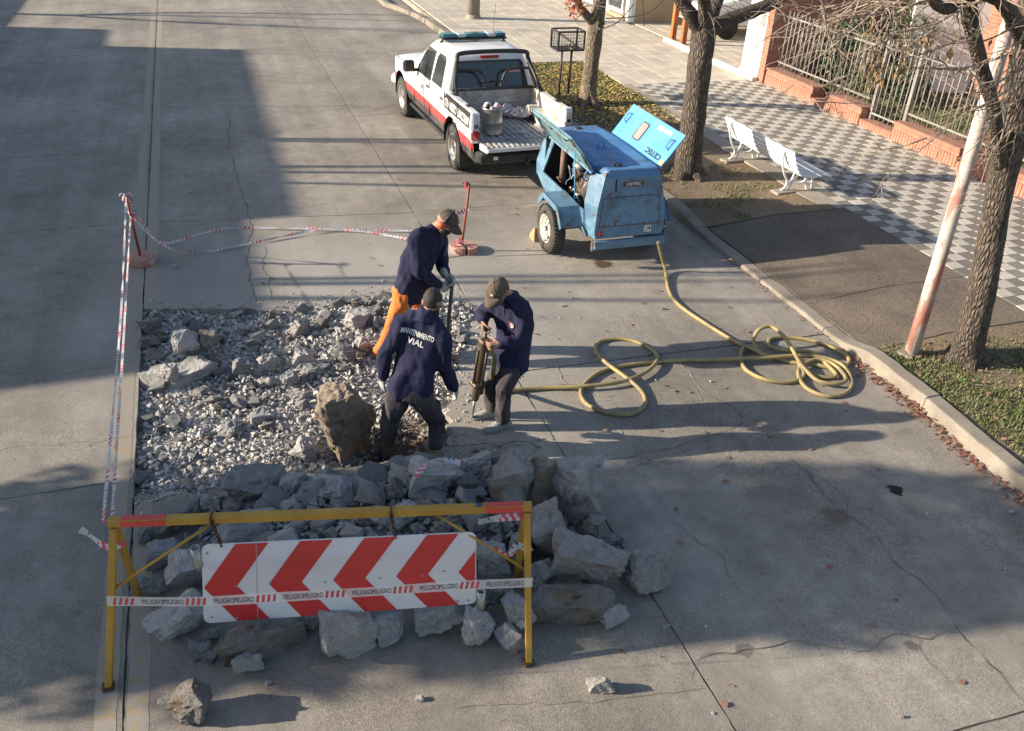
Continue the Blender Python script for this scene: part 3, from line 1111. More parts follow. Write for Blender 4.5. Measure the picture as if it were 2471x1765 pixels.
def limb(mb, pts, radii, seg=14, rough=.06, sub=5, seed=0, cap=True):
    P = smoothpath(pts, sub)
    n = len(P)
    rad = []
    for i in range(n):
        t = i / (n - 1) * (len(radii) - 1)
        k = min(int(t), len(radii) - 2)
        rad.append(lerp(radii[k], radii[k + 1], t - k))
    o = len(mb.v)
    mb.tube(P, rad, seg, cap=cap)
    for i in range(n):
        for k in range(seg):
            v = mb.v[o + i * seg + k]
            d = v - P[i]
            f_ = noise.noise(Vector((v.x * 14, v.y * 14, v.z * 4 + seed))) * rough * 1.4 + noise.noise(v * 5 + Vector((seed, 0, 0))) * rough
            mb.v[o + i * seg + k] = P[i] + d * (1 + f_)
    return P, rad


def twig_spray(mb, start, dir_, length, r0, rr, depth=0, droop=.25, maxd=2):
    p = Vector(start); d = Vector(dir_).normalized()
    n = 5
    pts = [p.copy()]
    for k in range(n):
        d = (d + Vector((rr.gauss(0, .16), rr.gauss(0, .16), rr.gauss(0, .12) - droop * .15))).normalized()
        p = p + d * length / n
        pts.append(p.copy())
    mb.tube(pts, [lerp(r0, r0 * .35, k / n) for k in range(n + 1)], 5 if depth == 0 else 4, cap=False)
    if depth < maxd:
        for k in range(1, n + 1):
            if rr.random() < .75:
                dd = (pts[k] - pts[k - 1]).normalized()
                sd_ = dd.cross(Vector((rr.gauss(0, 1), rr.gauss(0, 1), rr.gauss(0, 1)))).normalized()
                twig_spray(mb, pts[k], dd * .7 + sd_ * .8, length * rr.uniform(.3, .6), r0 * .55, rr, depth + 1, droop, maxd)
    return pts


def street_tree(name, label, base, trunk, radii, limbs, m, seed, twigs, group='street trees along the verge'):
    """trunk and limbs are lists of world points; everything is stored relative to the base"""
    base = Vector(base)
    t = thing(name, label, 'tree', base, 0, group)
    loc = lambda pts: [Vector(p) - base for p in pts]
    mb = MB()
    limb(mb, loc(trunk), radii, 22, .07, 6, seed)
    # root flare
    for k in range(5):
        a = k * 1.26 + seed
        r_ = radii[0]
        limb(mb, [(0, 0, .22), (math.cos(a) * r_ * .9, math.sin(a) * r_ * .9, .06), (math.cos(a) * r_ * 1.45, math.sin(a) * r_ * 1.45, -.04)], [r_ * .5, r_ * .42, r_ * .2], 10, .1, 4, seed + k)
    mb.build('trunk', m, t)
    rr = random.Random(seed)
    tw = MB()
    for k, (pts, rad) in enumerate(limbs):
        mb = MB()
        P, rd = limb(mb, loc(pts), rad, 14, .12, 5, seed + 3 * k)
        for q in range(3, len(P), 4):       # knobs left by pruning
            if rr.random() < .5:
                mb.ball(P[q] + Vector((rr.uniform(-1, 1), rr.uniform(-1, 1), rr.uniform(-.5, 1))) * rd[q] * .7, rd[q] * rr.uniform(.5, .85), n=6)
        mb.build('limb', m, t)
        for q in range(twigs):
            i = rr.randrange(len(P) // 3, len(P))
            d = Vector((rr.gauss(0, 1), rr.gauss(0, 1), rr.uniform(-.1, 1.0)))
            twig_spray(tw, P[i], d, rr.uniform(.5, 1.2), .008, rr)
    return t, tw


b1 = G(1657, 424, .13)
p1 = [b1 + Vector((0, 0, -.1)), AY(1668, 330, 11.85), AY(1680, 230, 11.85), AY(1694, 110, 11.85), AY(1700, 62, 11.85)]
f1 = p1[-1]
t1, tw1 = street_tree('street_tree', 'thick dark trunked tree with forked limbs behind the blue compressor', b1, p1, [.235, .19, .18, .175, .2], [
    ([f1 + Vector((0, 0, -.12)), AY(1660, 25, 11.8), AY(1632, -20, 11.8), AY(1615, -120, 11.7), AY(1580, -260, 11.6)], [.13, .10, .085, .08, .07]),
    ([f1 + Vector((0, 0, -.10)), AY(1760, 48, 11.8), AY(1850, 14, 11.9), AY(1920, -40, 12.0), AY(1990, -180, 12.1)], [.14, .105, .09, .085, .06]),
    ([f1 + Vector((0, 0, -.05)), AY(1725, 20, 12.1), AY(1750, -60, 12.4), AY(1790, -240, 12.7)], [.12, .09, .09, .06]),
    ([f1 + Vector((0, 0, -.05)), AY(1700, 10, 11.5), AY(1690, -60, 11.2), AY(1700, -220, 11.0)], [.12, .09, .08, .06])], M_BARKD, 5, 9)
rr = random.Random(8)
for (a, b_, r_) in (((1790, 40), (1720, 130), .008), ((1590, 30), (1490, 45), .012)):
    pass
tag(tw1.build('twigs', M_TWIG, t1, fix=False), kind='stuff')

b2 = G(1417, 256, .13)
p2 = [b2 + Vector((0, 0, -.1)), AY(1422, 200, 16.25), AY(1430, 130, 16.25), AY(1438, 62, 16.25), AY(1446, 10, 16.25), AY(1452, -60, 16.25)]
t2, tw2 = street_tree('street_tree', 'slender pale barked tree beside the black waste basket', b2, p2, [.19, .155, .145, .15, .13, .12], [
    ([p2[3], AY(1405, 25, 16.2), AY(1388, -10, 16.2), AY(1370, -90, 16.1)], [.10, .07, .06, .05]),
    ([p2[5], AY(1475, -130, 16.3), AY(1520, -260, 16.3)], [.09, .07, .05]),
    ([p2[5], AY(1430, -150, 16.2), AY(1400, -280, 16.0)], [.09, .07, .05])], M_BARKL, 9, 6)
for pts in ([(1462, 45), (1530, 40), (1575, 25), (1610, -10)], [(1440, 75), (1480, 60), (1500, 45), (1530, 10)], [(1555, 62), (1553, 20), (1548, -30)]):
    tw2.tube(smoothpath([AY(x, y, 16.0) - b2 for x, y in pts], 4), [.012] * (4 * (len(pts) - 1) + 1), 5)
tag(tw2.build('twigs', M_TWIG, t2, fix=False), kind='stuff')
leaf_cloud('red_leaves', M_REDLEAF, t2, AY(1385, 22, 16.0) - b2, (.18, .15, .22), 45, .11, 4, .7, shell=.0)
leaf_cloud('green_shoots', M_LEAFPALE, t2, AY(1449, 58, 16.05) - b2, (.06, .06, .12), 22, .07, 5, .6, shell=.0)

b3 = G(2331, 868, .12)
p3 = [b3 + Vector((0, 0, -.1)), AY(2358, 740, 5.9), AY(2388, 600, 5.9), AY(2412, 460, 5.88), AY(2436, 350, 5.86), AY(2456, 230, 5.85), AY(2475, 110, 5.85), AY(2500, -60, 5.85)]
t3, tw3 = street_tree('street_tree', 'leaning ridged trunk with knobbly limbs beside the red and white pole', b3, p3, [.165, .14, .125, .12, .135, .12, .10, .09], [
    ([p3[4] + Vector((0, 0, -.2)), AY(2398, 265, 5.7), AY(2365, 150, 5.65), AY(2340, 45, 5.6), AY(2325, -60, 5.6), AY(2290, -200, 5.5)], [.075, .055, .055, .06, .055, .04]),
    ([p3[6], AY(2430, 20, 5.6), AY(2390, -10, 5.5), AY(2320, -40, 5.4)], [.07, .055, .05, .05]),
    ([AY(2325, -30, 5.6), AY(2295, 20, 5.5), AY(2262, 12, 5.4), AY(2235, -30, 5.3)], [.05, .045, .04, .03]),
    ([p3[7], AY(2560, -180, 5.9), AY(2620, -320, 6.0)], [.08, .06, .05])], M_BARKD, 13, 7)
_z2 = lambda x, y, Y: AY(2050 + x * .2586, y * .2586, Y)
rr = random.Random(31)
for (pts, r_, Y) in (
        ([(1640, 300), (1560, 430), (1400, 540), (1200, 600), (1000, 645), (600, 635)], .013, 5.5),
        ([(1640, 740), (1300, 955), (1100, 1050), (860, 1230), (640, 1420), (430, 1590)], .009, 5.4),
        ([(1640, 900), (1400, 1060), (1200, 1330), (960, 1530)], .008, 5.3),
        ([(1300, 0), (1050, 90), (800, 225), (620, 270), (420, 310), (300, 430)], .010, 5.6),
        ([(760, 0), (560, 60), (400, 170), (330, 330), (250, 450), (120, 640), (-140, 760)], .010, 5.5),
        ([(480, 0), (330, 90), (150, 160), (-60, 180), (-260, 260)], .010, 5.5),
        ([(300, -40), (60, 40), (-200, 150), (-420, 270)], .009, 5.6),
        ([(340, 0), (430, 140), (455, 260)], .008, 5.4),
        ([(1100, 340), (880, 430), (640, 520), (480, 540)], .009, 5.5),
        ([(1640, 1150), (1500, 1230), (1330, 1420), (1230, 1700)], .010, 5.4),
        ([(1500, 520), (1520, 760), (1440, 980), (1440, 1200), (1370, 1400)], .012, 5.5),
        ([(1600, 420), (1500, 700), (1380, 870)], .009, 5.5),
        ([(900, 640), (960, 660), (1090, 650), (1165, 710)], .008, 5.45),
        ([(1640, 620), (1340, 800), (1180, 870), (1010, 850)], .009, 5.4),
        ([(1320, 1010), (1020, 1060), (760, 1110)], .007, 5.3),
        ([(720, 1290), (580, 1340), (480, 1370), (300, 1400), (90, 1440)], .007, 5.3),
        ([(100, -20), (20, 200), (-60, 330), (-190, 420)], .008, 5.5),
        ([(1250, -20), (1100, 60), (1000, 10), (820, 60)], .012, 5.4),
        ([(-420, 940), (-250, 950), (-120, 960), (-30, 970)], .006, 5.2),
        ([(680, 300), (600, 600), (610, 420)], .006, 5.4)):
    P = smoothpath([_z2(x, y, Y + rr.uniform(-.15, .15)) - b3 for x, y in pts], 5)
    tw3.tube(P, [lerp(r_, r_ * .45, k / (len(P) - 1)) for k in range(len(P))], 5, cap=False)
    for k in range(3, len(P), 2):
        if rr.random() < .8:
            d = (P[k] - P[k - 1]).normalized()
            sdv = d.cross(Vector((rr.gauss(0, 1), rr.gauss(0, 1), rr.gauss(0, 1)))).normalized()
            twig_spray(tw3, P[k], d * .8 + sdv * .7, rr.uniform(.12, .4), r_ * .5, rr, 1, .5)
for k in range(22):
    x0, y0 = rr.uniform(-420, 1250), rr.uniform(-120, 60)
    p0 = _z2(x0, y0, 5.5 + rr.uniform(-.3, .3)) - b3
    twig_spray(tw3, p0, (rr.uniform(-1, .25), rr.uniform(-.4, .3), rr.uniform(-.55, .1)), rr.uniform(.35, .85), rr.uniform(.004, .008), rr, 0, .6)
tag(tw3.build('twigs', M_TWIG, t3, fix=False), kind='stuff')
dl = MB()
for (x, y, n, sx, sz) in ((265, 670, 46, .045, .055), (460, 610, 16, .03, .06), (740, 355, 10, .014, .03), (935, 470, 6, .01, .03), (1310, 370, 4, .01, .025), (200, 240, 5, .01, .04)):
    c = _z2(x, y, 5.5) - b3
    for k in range(n):
        p = c + Vector((rr.gauss(0, sx), rr.gauss(0, sx), rr.gauss(0, sz)))
        d = Vector((rr.gauss(0, .3), rr.gauss(0, .3), -1)).normalized(); s_ = d.cross(Vector((rr.gauss(0, 1), rr.gauss(0, 1), 0))).normalized()
        q = rr.uniform(.04, .08)
        dl.add([p, p + d * q * .5 + s_ * q * .22, p + d * q, p + d * q * .5 - s_ * q * .22], [(0, 1, 2), (0, 2, 3)])
dl.build('dry_leaves', M_DRYLEAF, t3, fix=False)

# ------------------------------------------------------------------ posts and street furniture
def pole_mat():
    m, nt, b = _new('weathered white and red pole paint')
    c = coords(nt, 'obj')
    mp = N(nt, 'ShaderNodeMapping'); mp.inputs['Scale'].default_value = (7, 7, 1.3); L(nt, c, mp.inputs['Vector'])
    cc = ramp(nt, noise_tex(nt, mp.outputs[0], 1.0, 5, .6), [(.40, (.45, .15, .12)), (.46, (.50, .27, .23)), (.50, (.58, .53, .49))])
    cc = mixc(nt, maprange(nt, noise_tex(nt, c, 9, 6, .7), .58, .62, 0, .8), cc, (.27, .21, .165))
    cc = mixc(nt, maprange(nt, noise_tex(nt, c, 3, 4), .3, .7, 0, .4), cc, (.40, .36, .32))
    L(nt, cc, b.inputs['Base Color']); b.inputs['Roughness'].default_value = .55
    bump(nt, b, noise_tex(nt, c, 30, 4), .3, .004)
    return m


M_POLE = pole_mat()
bp = G(2200, 852, .12)
pole = thing('steel_pole', 'weathered red and white painted steel pole leaning over the grass', 'pole', bp)
tp = AY(2446, 20, 6.16) - bp
mb = MB(); mb.tube([(0, 0, -.1), tp * .25, tp * .5, tp * .75, tp, tp * 1.5], [.072, .069, .066, .064, .062, .058], 20); mb.build('shaft', M_POLE, pole)
mb = MB(); mb.box((-.02, .02, -.005), (.26, .2, .04), Matrix.Rotation(.4, 3, 'Z'), bev=.02); mb.build('concrete_foot', M_KERB, pole)
lp = thing('concrete_column', 'pale concrete lamp column standing near the far kerb', 'column', (7.54, 25.35, ZP))
mb = MB(); mb.tube([(0, 0, -.1), (0, 0, 2), (0, 0, 4), (0, 0, 7)], [.18, .175, .17, .15], 24); mb.build('shaft', M_KERB, lp)
mb = MB(); mb.lathe([(.21, -.05), (.21, .06), (.18, .1)], 24); mb.build('collar', M_EDGE, lp)

M_BLACKMETAL = mat('black steel', (.025, .025, .027), (.045, .042, .04), 8, .5, bmp=.2, chips=(.12, .07, .04), chip_scale=18, chip_at=.68)
bk = thing('waste_basket', 'black wire waste basket on two thin posts beside the slender tree', 'waste basket', (7.0, 16.9, .13))
for x, y in ((-.10, .04), (.09, .0)):
    mb = MB(); mb.tube([(x, y, -.05), (x + .01, y, .95)], .022, 10); mb.build('post', M_BLACKMETAL, bk)
fr = MB(); X0, X1, Y0, Y1, Z0, Z1 = -.28, .27, -.2, .2, .93, 1.28
for (x, y) in ((X0, Y0), (X1, Y0), (X0, Y1), (X1, Y1)):
    fr.bar((x, y, Z0), (x, y, Z1), .03, .03)
for z in (Z0, Z1):
    for (a, b_) in (((X0, Y0), (X1, Y0)), ((X0, Y1), (X1, Y1)), ((X0, Y0), (X0, Y1)), ((X1, Y0), (X1, Y1))):
        fr.bar((*a, z), (*b_, z), .028, .028)
fr = fr.build('frame', M_BLACKMETAL, bk)
wm = MB()
for k in range(1, 9):
    x = lerp(X0, X1, k / 9)
    for y in (Y0, Y1): wm.tube([(x, y, Z0), (x, y, Z1)], .003, 4)
    wm.tube([(x, Y0, Z0), (x, Y1, Z0)], .003, 4)
for k in range(1, 6):
    z = lerp(Z0, Z1, k / 6); y = lerp(Y0, Y1, k / 6)
    for yy in (Y0, Y1): wm.tube([(X0, yy, z), (X1, yy, z)], .003, 4)
    for x in (X0, X1): wm.tube([(x, Y0, z), (x, Y1, z)], .003, 4); wm.tube([(x, y, Z0), (x, y, Z1)], .003, 4)
wm.build('wire_mesh', M_BLACKMETAL, fr)
mb = MB(); mb.box((0, 0, Z0 + .005), (.5, .36, .008)); mb.build('floor_plate', M_BLACKMETAL, bk)
mb = MB(); mb.bar((X0, Y0, Z1), (X1, Y0, Z0), .02, .012); mb.bar((X0, Y1, Z1), (X1, Y1, Z0), .02, .012); mb.build('brace', M_BLACKMETAL, bk)
leaf_cloud('litter', M_DRYLEAF, bk, (.08, -.02, Z0 + .03), (.15, .12, .02), 18, .06, 12, .8, shell=0)

# bench seen from behind, slats run along the street
bench = thing('park_bench', 'white slatted park bench with curved iron legs seen from behind', 'bench', (8.5, 11.62, ZP))
prof = [(-.34, .66), (-.31, .585), (-.275, .51), (-.235, .435), (-.19, .37), (-.13, .32), (-.05, .295), (.04, .285), (.13, .287), (.22, .295), (.31, .305), (.385, .29)]
for k, (x, z) in enumerate(prof):
    a = prof[max(k - 1, 0)]; b_ = prof[min(k + 1, len(prof) - 1)]
    ang = math.atan2(b_[1] - a[1], b_[0] - a[0])
    mb = MB(); mb.box((0, 0, 0), (.062, 2.0, .024), bev=.006)
    o = mb.build('slat', M_WHITEPAINT, bench)
    o.location = (x, 0, z); o.rotation_euler = (0, -ang, 0)
for yy in (.80, -.74):
    mb = MB()
    for pts in ([(-.36, .64), (-.345, .48), (-.28, .30), (-.19, .16), (-.20, .07), (-.27, .01)], [(-.355, .64), (-.26, .47), (-.17, .36), (-.06, .285), (.1, .27), (.3, .285)],
                [(-.08, .28), (-.11, .17), (-.17, .10), (-.22, .03)], [(.22, .28), (.17, .18), (.10, .12), (.0, .10)], [(.26, .28), (.27, .15), (.30, .0)], [(.1, .27), (.16, .13), (.2, .0)], [(.02, .28), (-.08, .14), (-.16, .0)]):
        mb.tube(smoothpath([(x, yy, z) for x, z in pts], 5), .017, 8)
    mb.tube([(-.16, yy, .11), (.25, yy, .10)], .010, 6)
    mb.build('leg', M_WHITEPAINT, bench)
for yy in (.80, -.74):
    mb = MB(); mb.box((-.2, yy, -.01), (.4, .2, .05), Matrix.Rotation(.1, 3, 'Z'), bev=.012); mb.build('pad', M_EDGE, bench)

# ------------------------------------------------------------------ the other side of the street (outside the picture, shades the road)
sw = MB(); sw.box((-11.0, 20, .045), (5.6, 80, .21)); structure(sw.build('opposite_pavement', M_EDGE))
M_RENDER = mat('pale render', (.55, .50, .42), (.47, .43, .36), .8, .9, bmp=.3, bscale=40, co='world')
for (y0, y1, hh, lb) in ((-12, 9.4, 3.4, 'low pale house across the street near the camera'), (11.25, 15.2, 5.30, 'narrow two storey house across the street'), (15.2, 26.0, 5.56, 'wide two storey house across the street'), (26.0, 28.0, 4.4, 'small annex across the street'), (28.0, 48, 3.5, 'long low house across the street at the far end')):
    h_ = thing('house', lb, 'house', (-13.8, (y0 + y1) / 2, 0), 0, 'houses across the street')
    d = y1 - y0
    mb = MB(); mb.box((-4, 0, hh / 2), (8, d - .01, hh)); mb.build('wall', M_RENDER, h_)
    mb = MB(); mb.box((-.05, 0, .4), (.16, d - .03, .8)); mb.build('base_course', M_EDGE, h_)
    n = max(1, int(d / 3.2))
    for k in range(n):
        yy = -d / 2 + (k + .5) * d / n
        if k % 3 == 1:
            dr_ = MB(); dr_.box((.02, yy, 1.1), (.08, .95, 2.2)); dr_ = dr_.build('door', M_ORANGE, h_)
            mb = MB(); mb.tube([(.07, yy + .35, 1.0), (.12, yy + .35, 1.0), (.12, yy + .35, 1.12)], .012, 6); mb.build('handle', M_GREYMETAL, dr_)
        else:
            w_ = MB(); w_.box((.02, yy, 1.6), (.05, 1.2, 1.2)); w_ = w_.build('window', M_GLASSDARK, h_)
            mb = MB(); mb.box((.06, yy, .97), (.16, 1.4, .06)); mb.build('sill', M_EDGE, w_)
        if hh > 5:
            w_ = MB(); w_.box((.02, yy, 4.1), (.05, 1.1, 1.2)); w_.build('window', M_GLASSDARK, h_)
for k, (y, x, hh, lb, sd_) in enumerate(((17.35, -9.0, 5.9, 'bare street tree across the road level with the truck', 41), (15.75, -8.9, 6.0, 'bare forked street tree across the road beyond the barrier tape', 42), (11.75, -9.1, 6.2, 'bare street tree across the road level with the workers', 43), (28.6, -9.0, 6.4, 'bare street tree across the road at the far end', 44))):
    b0 = Vector((x, y, .15))
    tr = [b0 + Vector((0, 0, -.1)), b0 + Vector((.05, 0, 1.0)), b0 + Vector((.0, .05, 2.1))]
    rr = random.Random(sd_)
    lm = []
    for q in range(3 + k % 2):
        a = rr.uniform(0, 2 * PI)
        s_ = (.25, .32, .22, .9)[k]
        lm.append(([tr[-1] + Vector((0, 0, -.1)), tr[-1] + Vector((math.cos(a) * s_ * .8, math.sin(a) * s_, .9)), tr[-1] + Vector((math.cos(a) * s_ * 1.2, math.sin(a) * s_ * 1.5, 2.2)), tr[-1] + Vector((math.cos(a) * s_ * 1.6, math.sin(a) * s_ * 2.0, hh - 2.1))], [.08, .06, .045, .02]))
    t_, tw_ = street_tree('bare_tree', lb, b0, tr, [.15, .12, .13], lm, M_BARKD, sd_, 6 + 8 * (k == 3), 'bare trees across the street')
    tag(tw_.build('twigs', M_TWIG, t_, fix=False), kind='stuff')
# evergreen whose shade lies over the barricade
eg = thing('evergreen_tree', 'dense evergreen street tree across the road near the camera', 'tree', (-9.0, 7.03, .1))
mb = MB(); limb(mb, [(0, 0, -.1), (.05, 0, 1.2), (0, 0, 2.4), (0, 0, 4.6)], [.17, .14, .12, .04], 14, .07, 5, 3); mb.build('trunk', M_BARKD, eg)
leaf_cloud('crown', M_LEAFG, eg, (0, .02, 3.55), (1.4, 1.25, 2.85), 11500, .17, 77, .6, shell=.25)


# ------------------------------------------------------------------ pickup truck
def truck_mat():
    m, nt, b = _new('truck body paint')
    c = coords(nt, 'obj')
    s = N(nt, 'ShaderNodeSeparateXYZ'); L(nt, c, s.inputs[0])
    y, z = s.outputs['Y'], s.outputs['Z']
    white = mixc(nt, maprange(nt, noise_tex(nt, c, 3, 5), .4, .7, 0, .55), (.78, .78, .78), (.58, .57, .54))
    # red band, its lower edge cut into teeth, dark sill below
    tooth = math_(nt, 'GREATER_THAN', math_(nt, 'FRACT', math_(nt, 'MULTIPLY', y, 7.5)), .45)
    low = math_(nt, 'SUBTRACT', .615, math_(nt, 'MULTIPLY', tooth, .055))
    red = math_(nt, 'LESS_THAN', z, .725)
    dark = math_(nt, 'LESS_THAN', z, low)
    cc = mixc(nt, red, white, (.60, .055, .06))
    cc = mixc(nt, dark, cc, (.055, .055, .06))
    dirt = math_(nt, 'MULTIPLY', maprange(nt, noise_tex(nt, c, 6, 5), .45, .75), maprange(nt, z, .4, 1.0, .75, .18))
    cc = mixc(nt, dirt, cc, (.23, .20, .165))
    L(nt, cc, b.inputs['Base Color'])
    b.inputs['Roughness'].default_value = .32
    b.inputs['Coat Weight'].default_value = .3
    return m


M_TRUCK = truck_mat()
M_TWHITE = mat('truck white paint', (.80, .80, .80), (.70, .70, .69), 2.5, .3, fine=.04, coat=.3)
M_BED = mat('scuffed bed paint', (.47, .465, .46), (.27, .26, .25), 4, .55, bmp=.3, bscale=40, chips=(.28, .22, .17), chip_scale=9, chip_at=.60)
M_BEDRUST = mat('bed side paint with rust streaks', (.74, .73, .70), (.60, .55, .45), 2.0, .45, chips=(.50, .33, .13), chip_scale=3.5, chip_at=.57)
M_RUBBER = mat('tyre rubber', (.035, .034, .033), (.075, .07, .063), 5, .85, bmp=.3, bscale=60, fine=.2)
M_RIM = mat('steel rim', (.48, .47, .45), (.36, .35, .33), 6, .4, metal=.6)
M_BLKPLAST = mat('black plastic', (.022, .022, .023), (.04, .04, .04), 5, .5, bmp=.15)
M_BLUELIGHT = mat('blue light bar lens', (.018, .10, .135), (.03, .14, .17), 4, .12, fine=.05, spec=.8)
M_CLEARLENS = mat('clear lens', (.55, .56, .57), (.42, .43, .45), 9, .15, fine=.1, spec=.8)
M_REDLENS = mat('red lens', (.36, .02, .02), (.30, .02, .02), 6, .15, fine=.1, spec=.8)
M_WHITEPRINT = mat('white lettering', (.82, .82, .80), (.74, .74, .72), 6, .6, fine=.05)
M_BLACKPRINT = mat('black lettering', (.018, .018, .02), (.03, .03, .03), 6, .5)
M_GLASSCAR = glass_mat('truck glass', (.035, .042, .045), .05, .9)
M_STICKER = mat('pink sticker', (.62, .42, .50), (.55, .36, .45), 9, .6)

TR = R(2.4)
truck = thing('pickup_truck', 'white and red traffic department pickup truck with its tailgate down', 'pickup truck', (4.45, 13.34, 0), TR)
HW = .80
RR = .355


def arch(y):
    """height of the lower body edge"""
    z = .44
    for ya in (0, 3.15):
        d = abs(y - ya)
        if d < .47:
            z = max(z, .36 + math.sqrt(max(0, .47 ** 2 - d * d)))
    return z


def top_z(y):
    if y < .40:
        return 1.13
    if y < .44:
        return lerp(1.13, 1.06, (y - .40) / .04)
    if y < 2.3:
        return 1.06
    return lerp(1.06, .98, min(1, (y - 2.3) / 1.6))


for sgn in (-1, 1):
    mb = MB()
    ys = sorted(set([round(-.95 + k * .04, 3) for k in range(121)] + [3.9]))
    nr = 12
    vv = []
    for y in ys:
        zb, zt = arch(y), top_z(y)
        inset = 0
        if y > 3.5: inset = .10 * ((y - 3.5) / .4) ** 2
        if y < -.85: inset = .02 * ((-.85 - y) / .1) ** 2
        for k in range(nr + 1):
            z = lerp(zb, zt, k / nr)
            q = (z - .80) / .36
            bulge = -.035 * q * q - (.02 if k == nr else 0)
            fl = 0
            for ya in (0, 3.15):
                d = math.hypot(y - ya, z - .36)
                if d < .56: fl = max(fl, .022 * (1 - abs(d - .455) / .045) if abs(d - .455) < .045 else 0)
            vv.append(Vector((sgn * (HW + bulge + fl - inset), y, z)))
    ff = [(i * (nr + 1) + k, i * (nr + 1) + k + 1, (i + 1) * (nr + 1) + k + 1, (i + 1) * (nr + 1) + k) for i in range(len(ys) - 1) for k in range(nr)]
    mb.add(vv, ff, 0, True)
    mb.build('body_side', M_TRUCK, truck)
# hood, nose
mb = MB()


def hood(u, v):
    x = lerp(-HW + .03, HW - .03, u); y = lerp(2.1, 3.9, v)
    q = abs(x) / HW
    return Vector((x * (1 - .1 * v ** 4), y, lerp(1.075, .97, v) + .04 * (1 - q ** 4) - .12 * max(0, v - .9) * 10 * .4))


mb.grid(hood, 14, 14); mb.build('hood', M_TWHITE, truck)
mb = MB(); mb.box((0, 3.86, .68), (1.42, .12, .5), bev=.04); mb.build('grille', M_BLKPLAST, truck)
mb = MB(); mb.box((0, 3.96, .5), (1.56, .18, .2), bev=.05); mb.build('front_bumper', M_TWHITE, truck)
# floor pan under everything
mb = MB(); mb.box((0, 1.45, .42), (1.40, 4.7, .12)); mb.build('chassis', M_BLKPLAST, truck)
# cab
def cab_ring(z, y0, y1, hw, rc):
    pts = []
    for (cx, cy, a0) in ((hw - rc, y1 - rc, 0), (-hw + rc, y1 - rc, 90), (-hw + rc, y0 + rc, 180), (hw - rc, y0 + rc, 270)):
        for k in range(5):
            a = R(a0 + k * 22.5)
            pts.append(Vector((cx + rc * math.cos(a), cy + rc * math.sin(a), z)))
    return pts


mb = MB()
mb.loft([cab_ring(1.00, .44, 2.62, .775, .05), cab_ring(1.06, .45, 2.55, .77, .06), cab_ring(1.25, .50, 2.28, .725, .08), cab_ring(1.45, .56, 2.00, .675, .10), cab_ring(1.60, .62, 1.80, .625, .12), cab_ring(1.665, .68, 1.72, .57, .14), cab_ring(1.69, .80, 1.60, .45, .16)], smooth=True)
mb.build('cab', M_TWHITE, truck)


def on_cab_side(y, z, s, off=.006):
    # x of the cab flank at height z
    zs = [1.06, 1.25, 1.45, 1.60]; xs = [.77, .725, .675, .625]
    for i in range(3):
        if z <= zs[i + 1]:
            x = lerp(xs[i], xs[i + 1], (z - zs[i]) / (zs[i + 1] - zs[i])); break
    else:
        x = xs[-1]
    return Vector((s * (x + off), y, z))


for s in (-1, 1):
    for poly, nm in (([(.74, 1.12), (1.24, 1.12), (1.20, 1.50), (1.14, 1.55), (.86, 1.55), (.79, 1.49)], 'window'), ([(1.36, 1.09), (2.12, 1.09), (2.02, 1.24), (1.84, 1.47), (1.76, 1.53), (1.38, 1.53)], 'window')):
        fr = MB(); gl = MB()
        n = len(poly)
        cy = sum(p[0] for p in poly) / n; cz = sum(p[1] for p in poly) / n
        outer = [on_cab_side(cy + (p[0] - cy) * 1.07, cz + (p[1] - cz) * 1.07, s, .004) for p in poly]
        outer2 = [on_cab_side(cy + (p[0] - cy) * 1.07, cz + (p[1] - cz) * 1.07, s, .014) for p in poly]
        inner = [on_cab_side(p[0], p[1], s, .014) for p in poly]
        fr.add(outer + outer2 + inner, [(i, (i + 1) % n, n + (i + 1) % n, n + i) for i in range(n)] + [(n + i, n + (i + 1) % n, 2 * n + (i + 1) % n, 2 * n + i) for i in range(n)])
        w_ = gl.add([on_cab_side(p[0], p[1], s, .008) for p in poly], [list(range(n))]).build(nm, M_GLASSCAR, truck)
        fr.build('frame', M_BLKPLAST, w_)
    for y in (1.30, 2.28):      # door gaps
        mb = MB(); mb.add([(s * .812, y - .005, .5), (s * .812, y + .005, .5), (s * .812, y + .005, 1.0), (s * .812, y - .005, 1.0)], [(0, 1, 2, 3)])
        mb.box((s * .794, y, .78), (.012, .010, .56)); mb.build('door_gap', M_BLKPLAST, truck)
    mb = MB(); mb.box((s * .789, .46, .80), (.02, .012, .62)); mb.build('cab_gap', M_BLKPLAST, truck)
    for y in (.62, 1.42):
        mb = MB(); mb.box((s * .795, y, .965), (.035, .15, .035), bev=.012); mb.build('door_handle', M_BLKPLAST, truck)
    mr = MB(); mr.box((s * .93, 2.12, 1.15), (.20, .10, .19), bev=.03); mr = mr.build('mirror', M_BLKPLAST, truck)
    mb = MB(); mb.box((s * .80, 2.12, 1.08), (.16, .05, .05), bev=.01); mb.build('mirror_arm', M_BLKPLAST, mr)
    mb = MB(); mb.bar((s * .74, .5, .36), (s * .74, 2.62, .36), .10, .06, bev=.015); mb.build('running_board', M_BLKPLAST, truck)
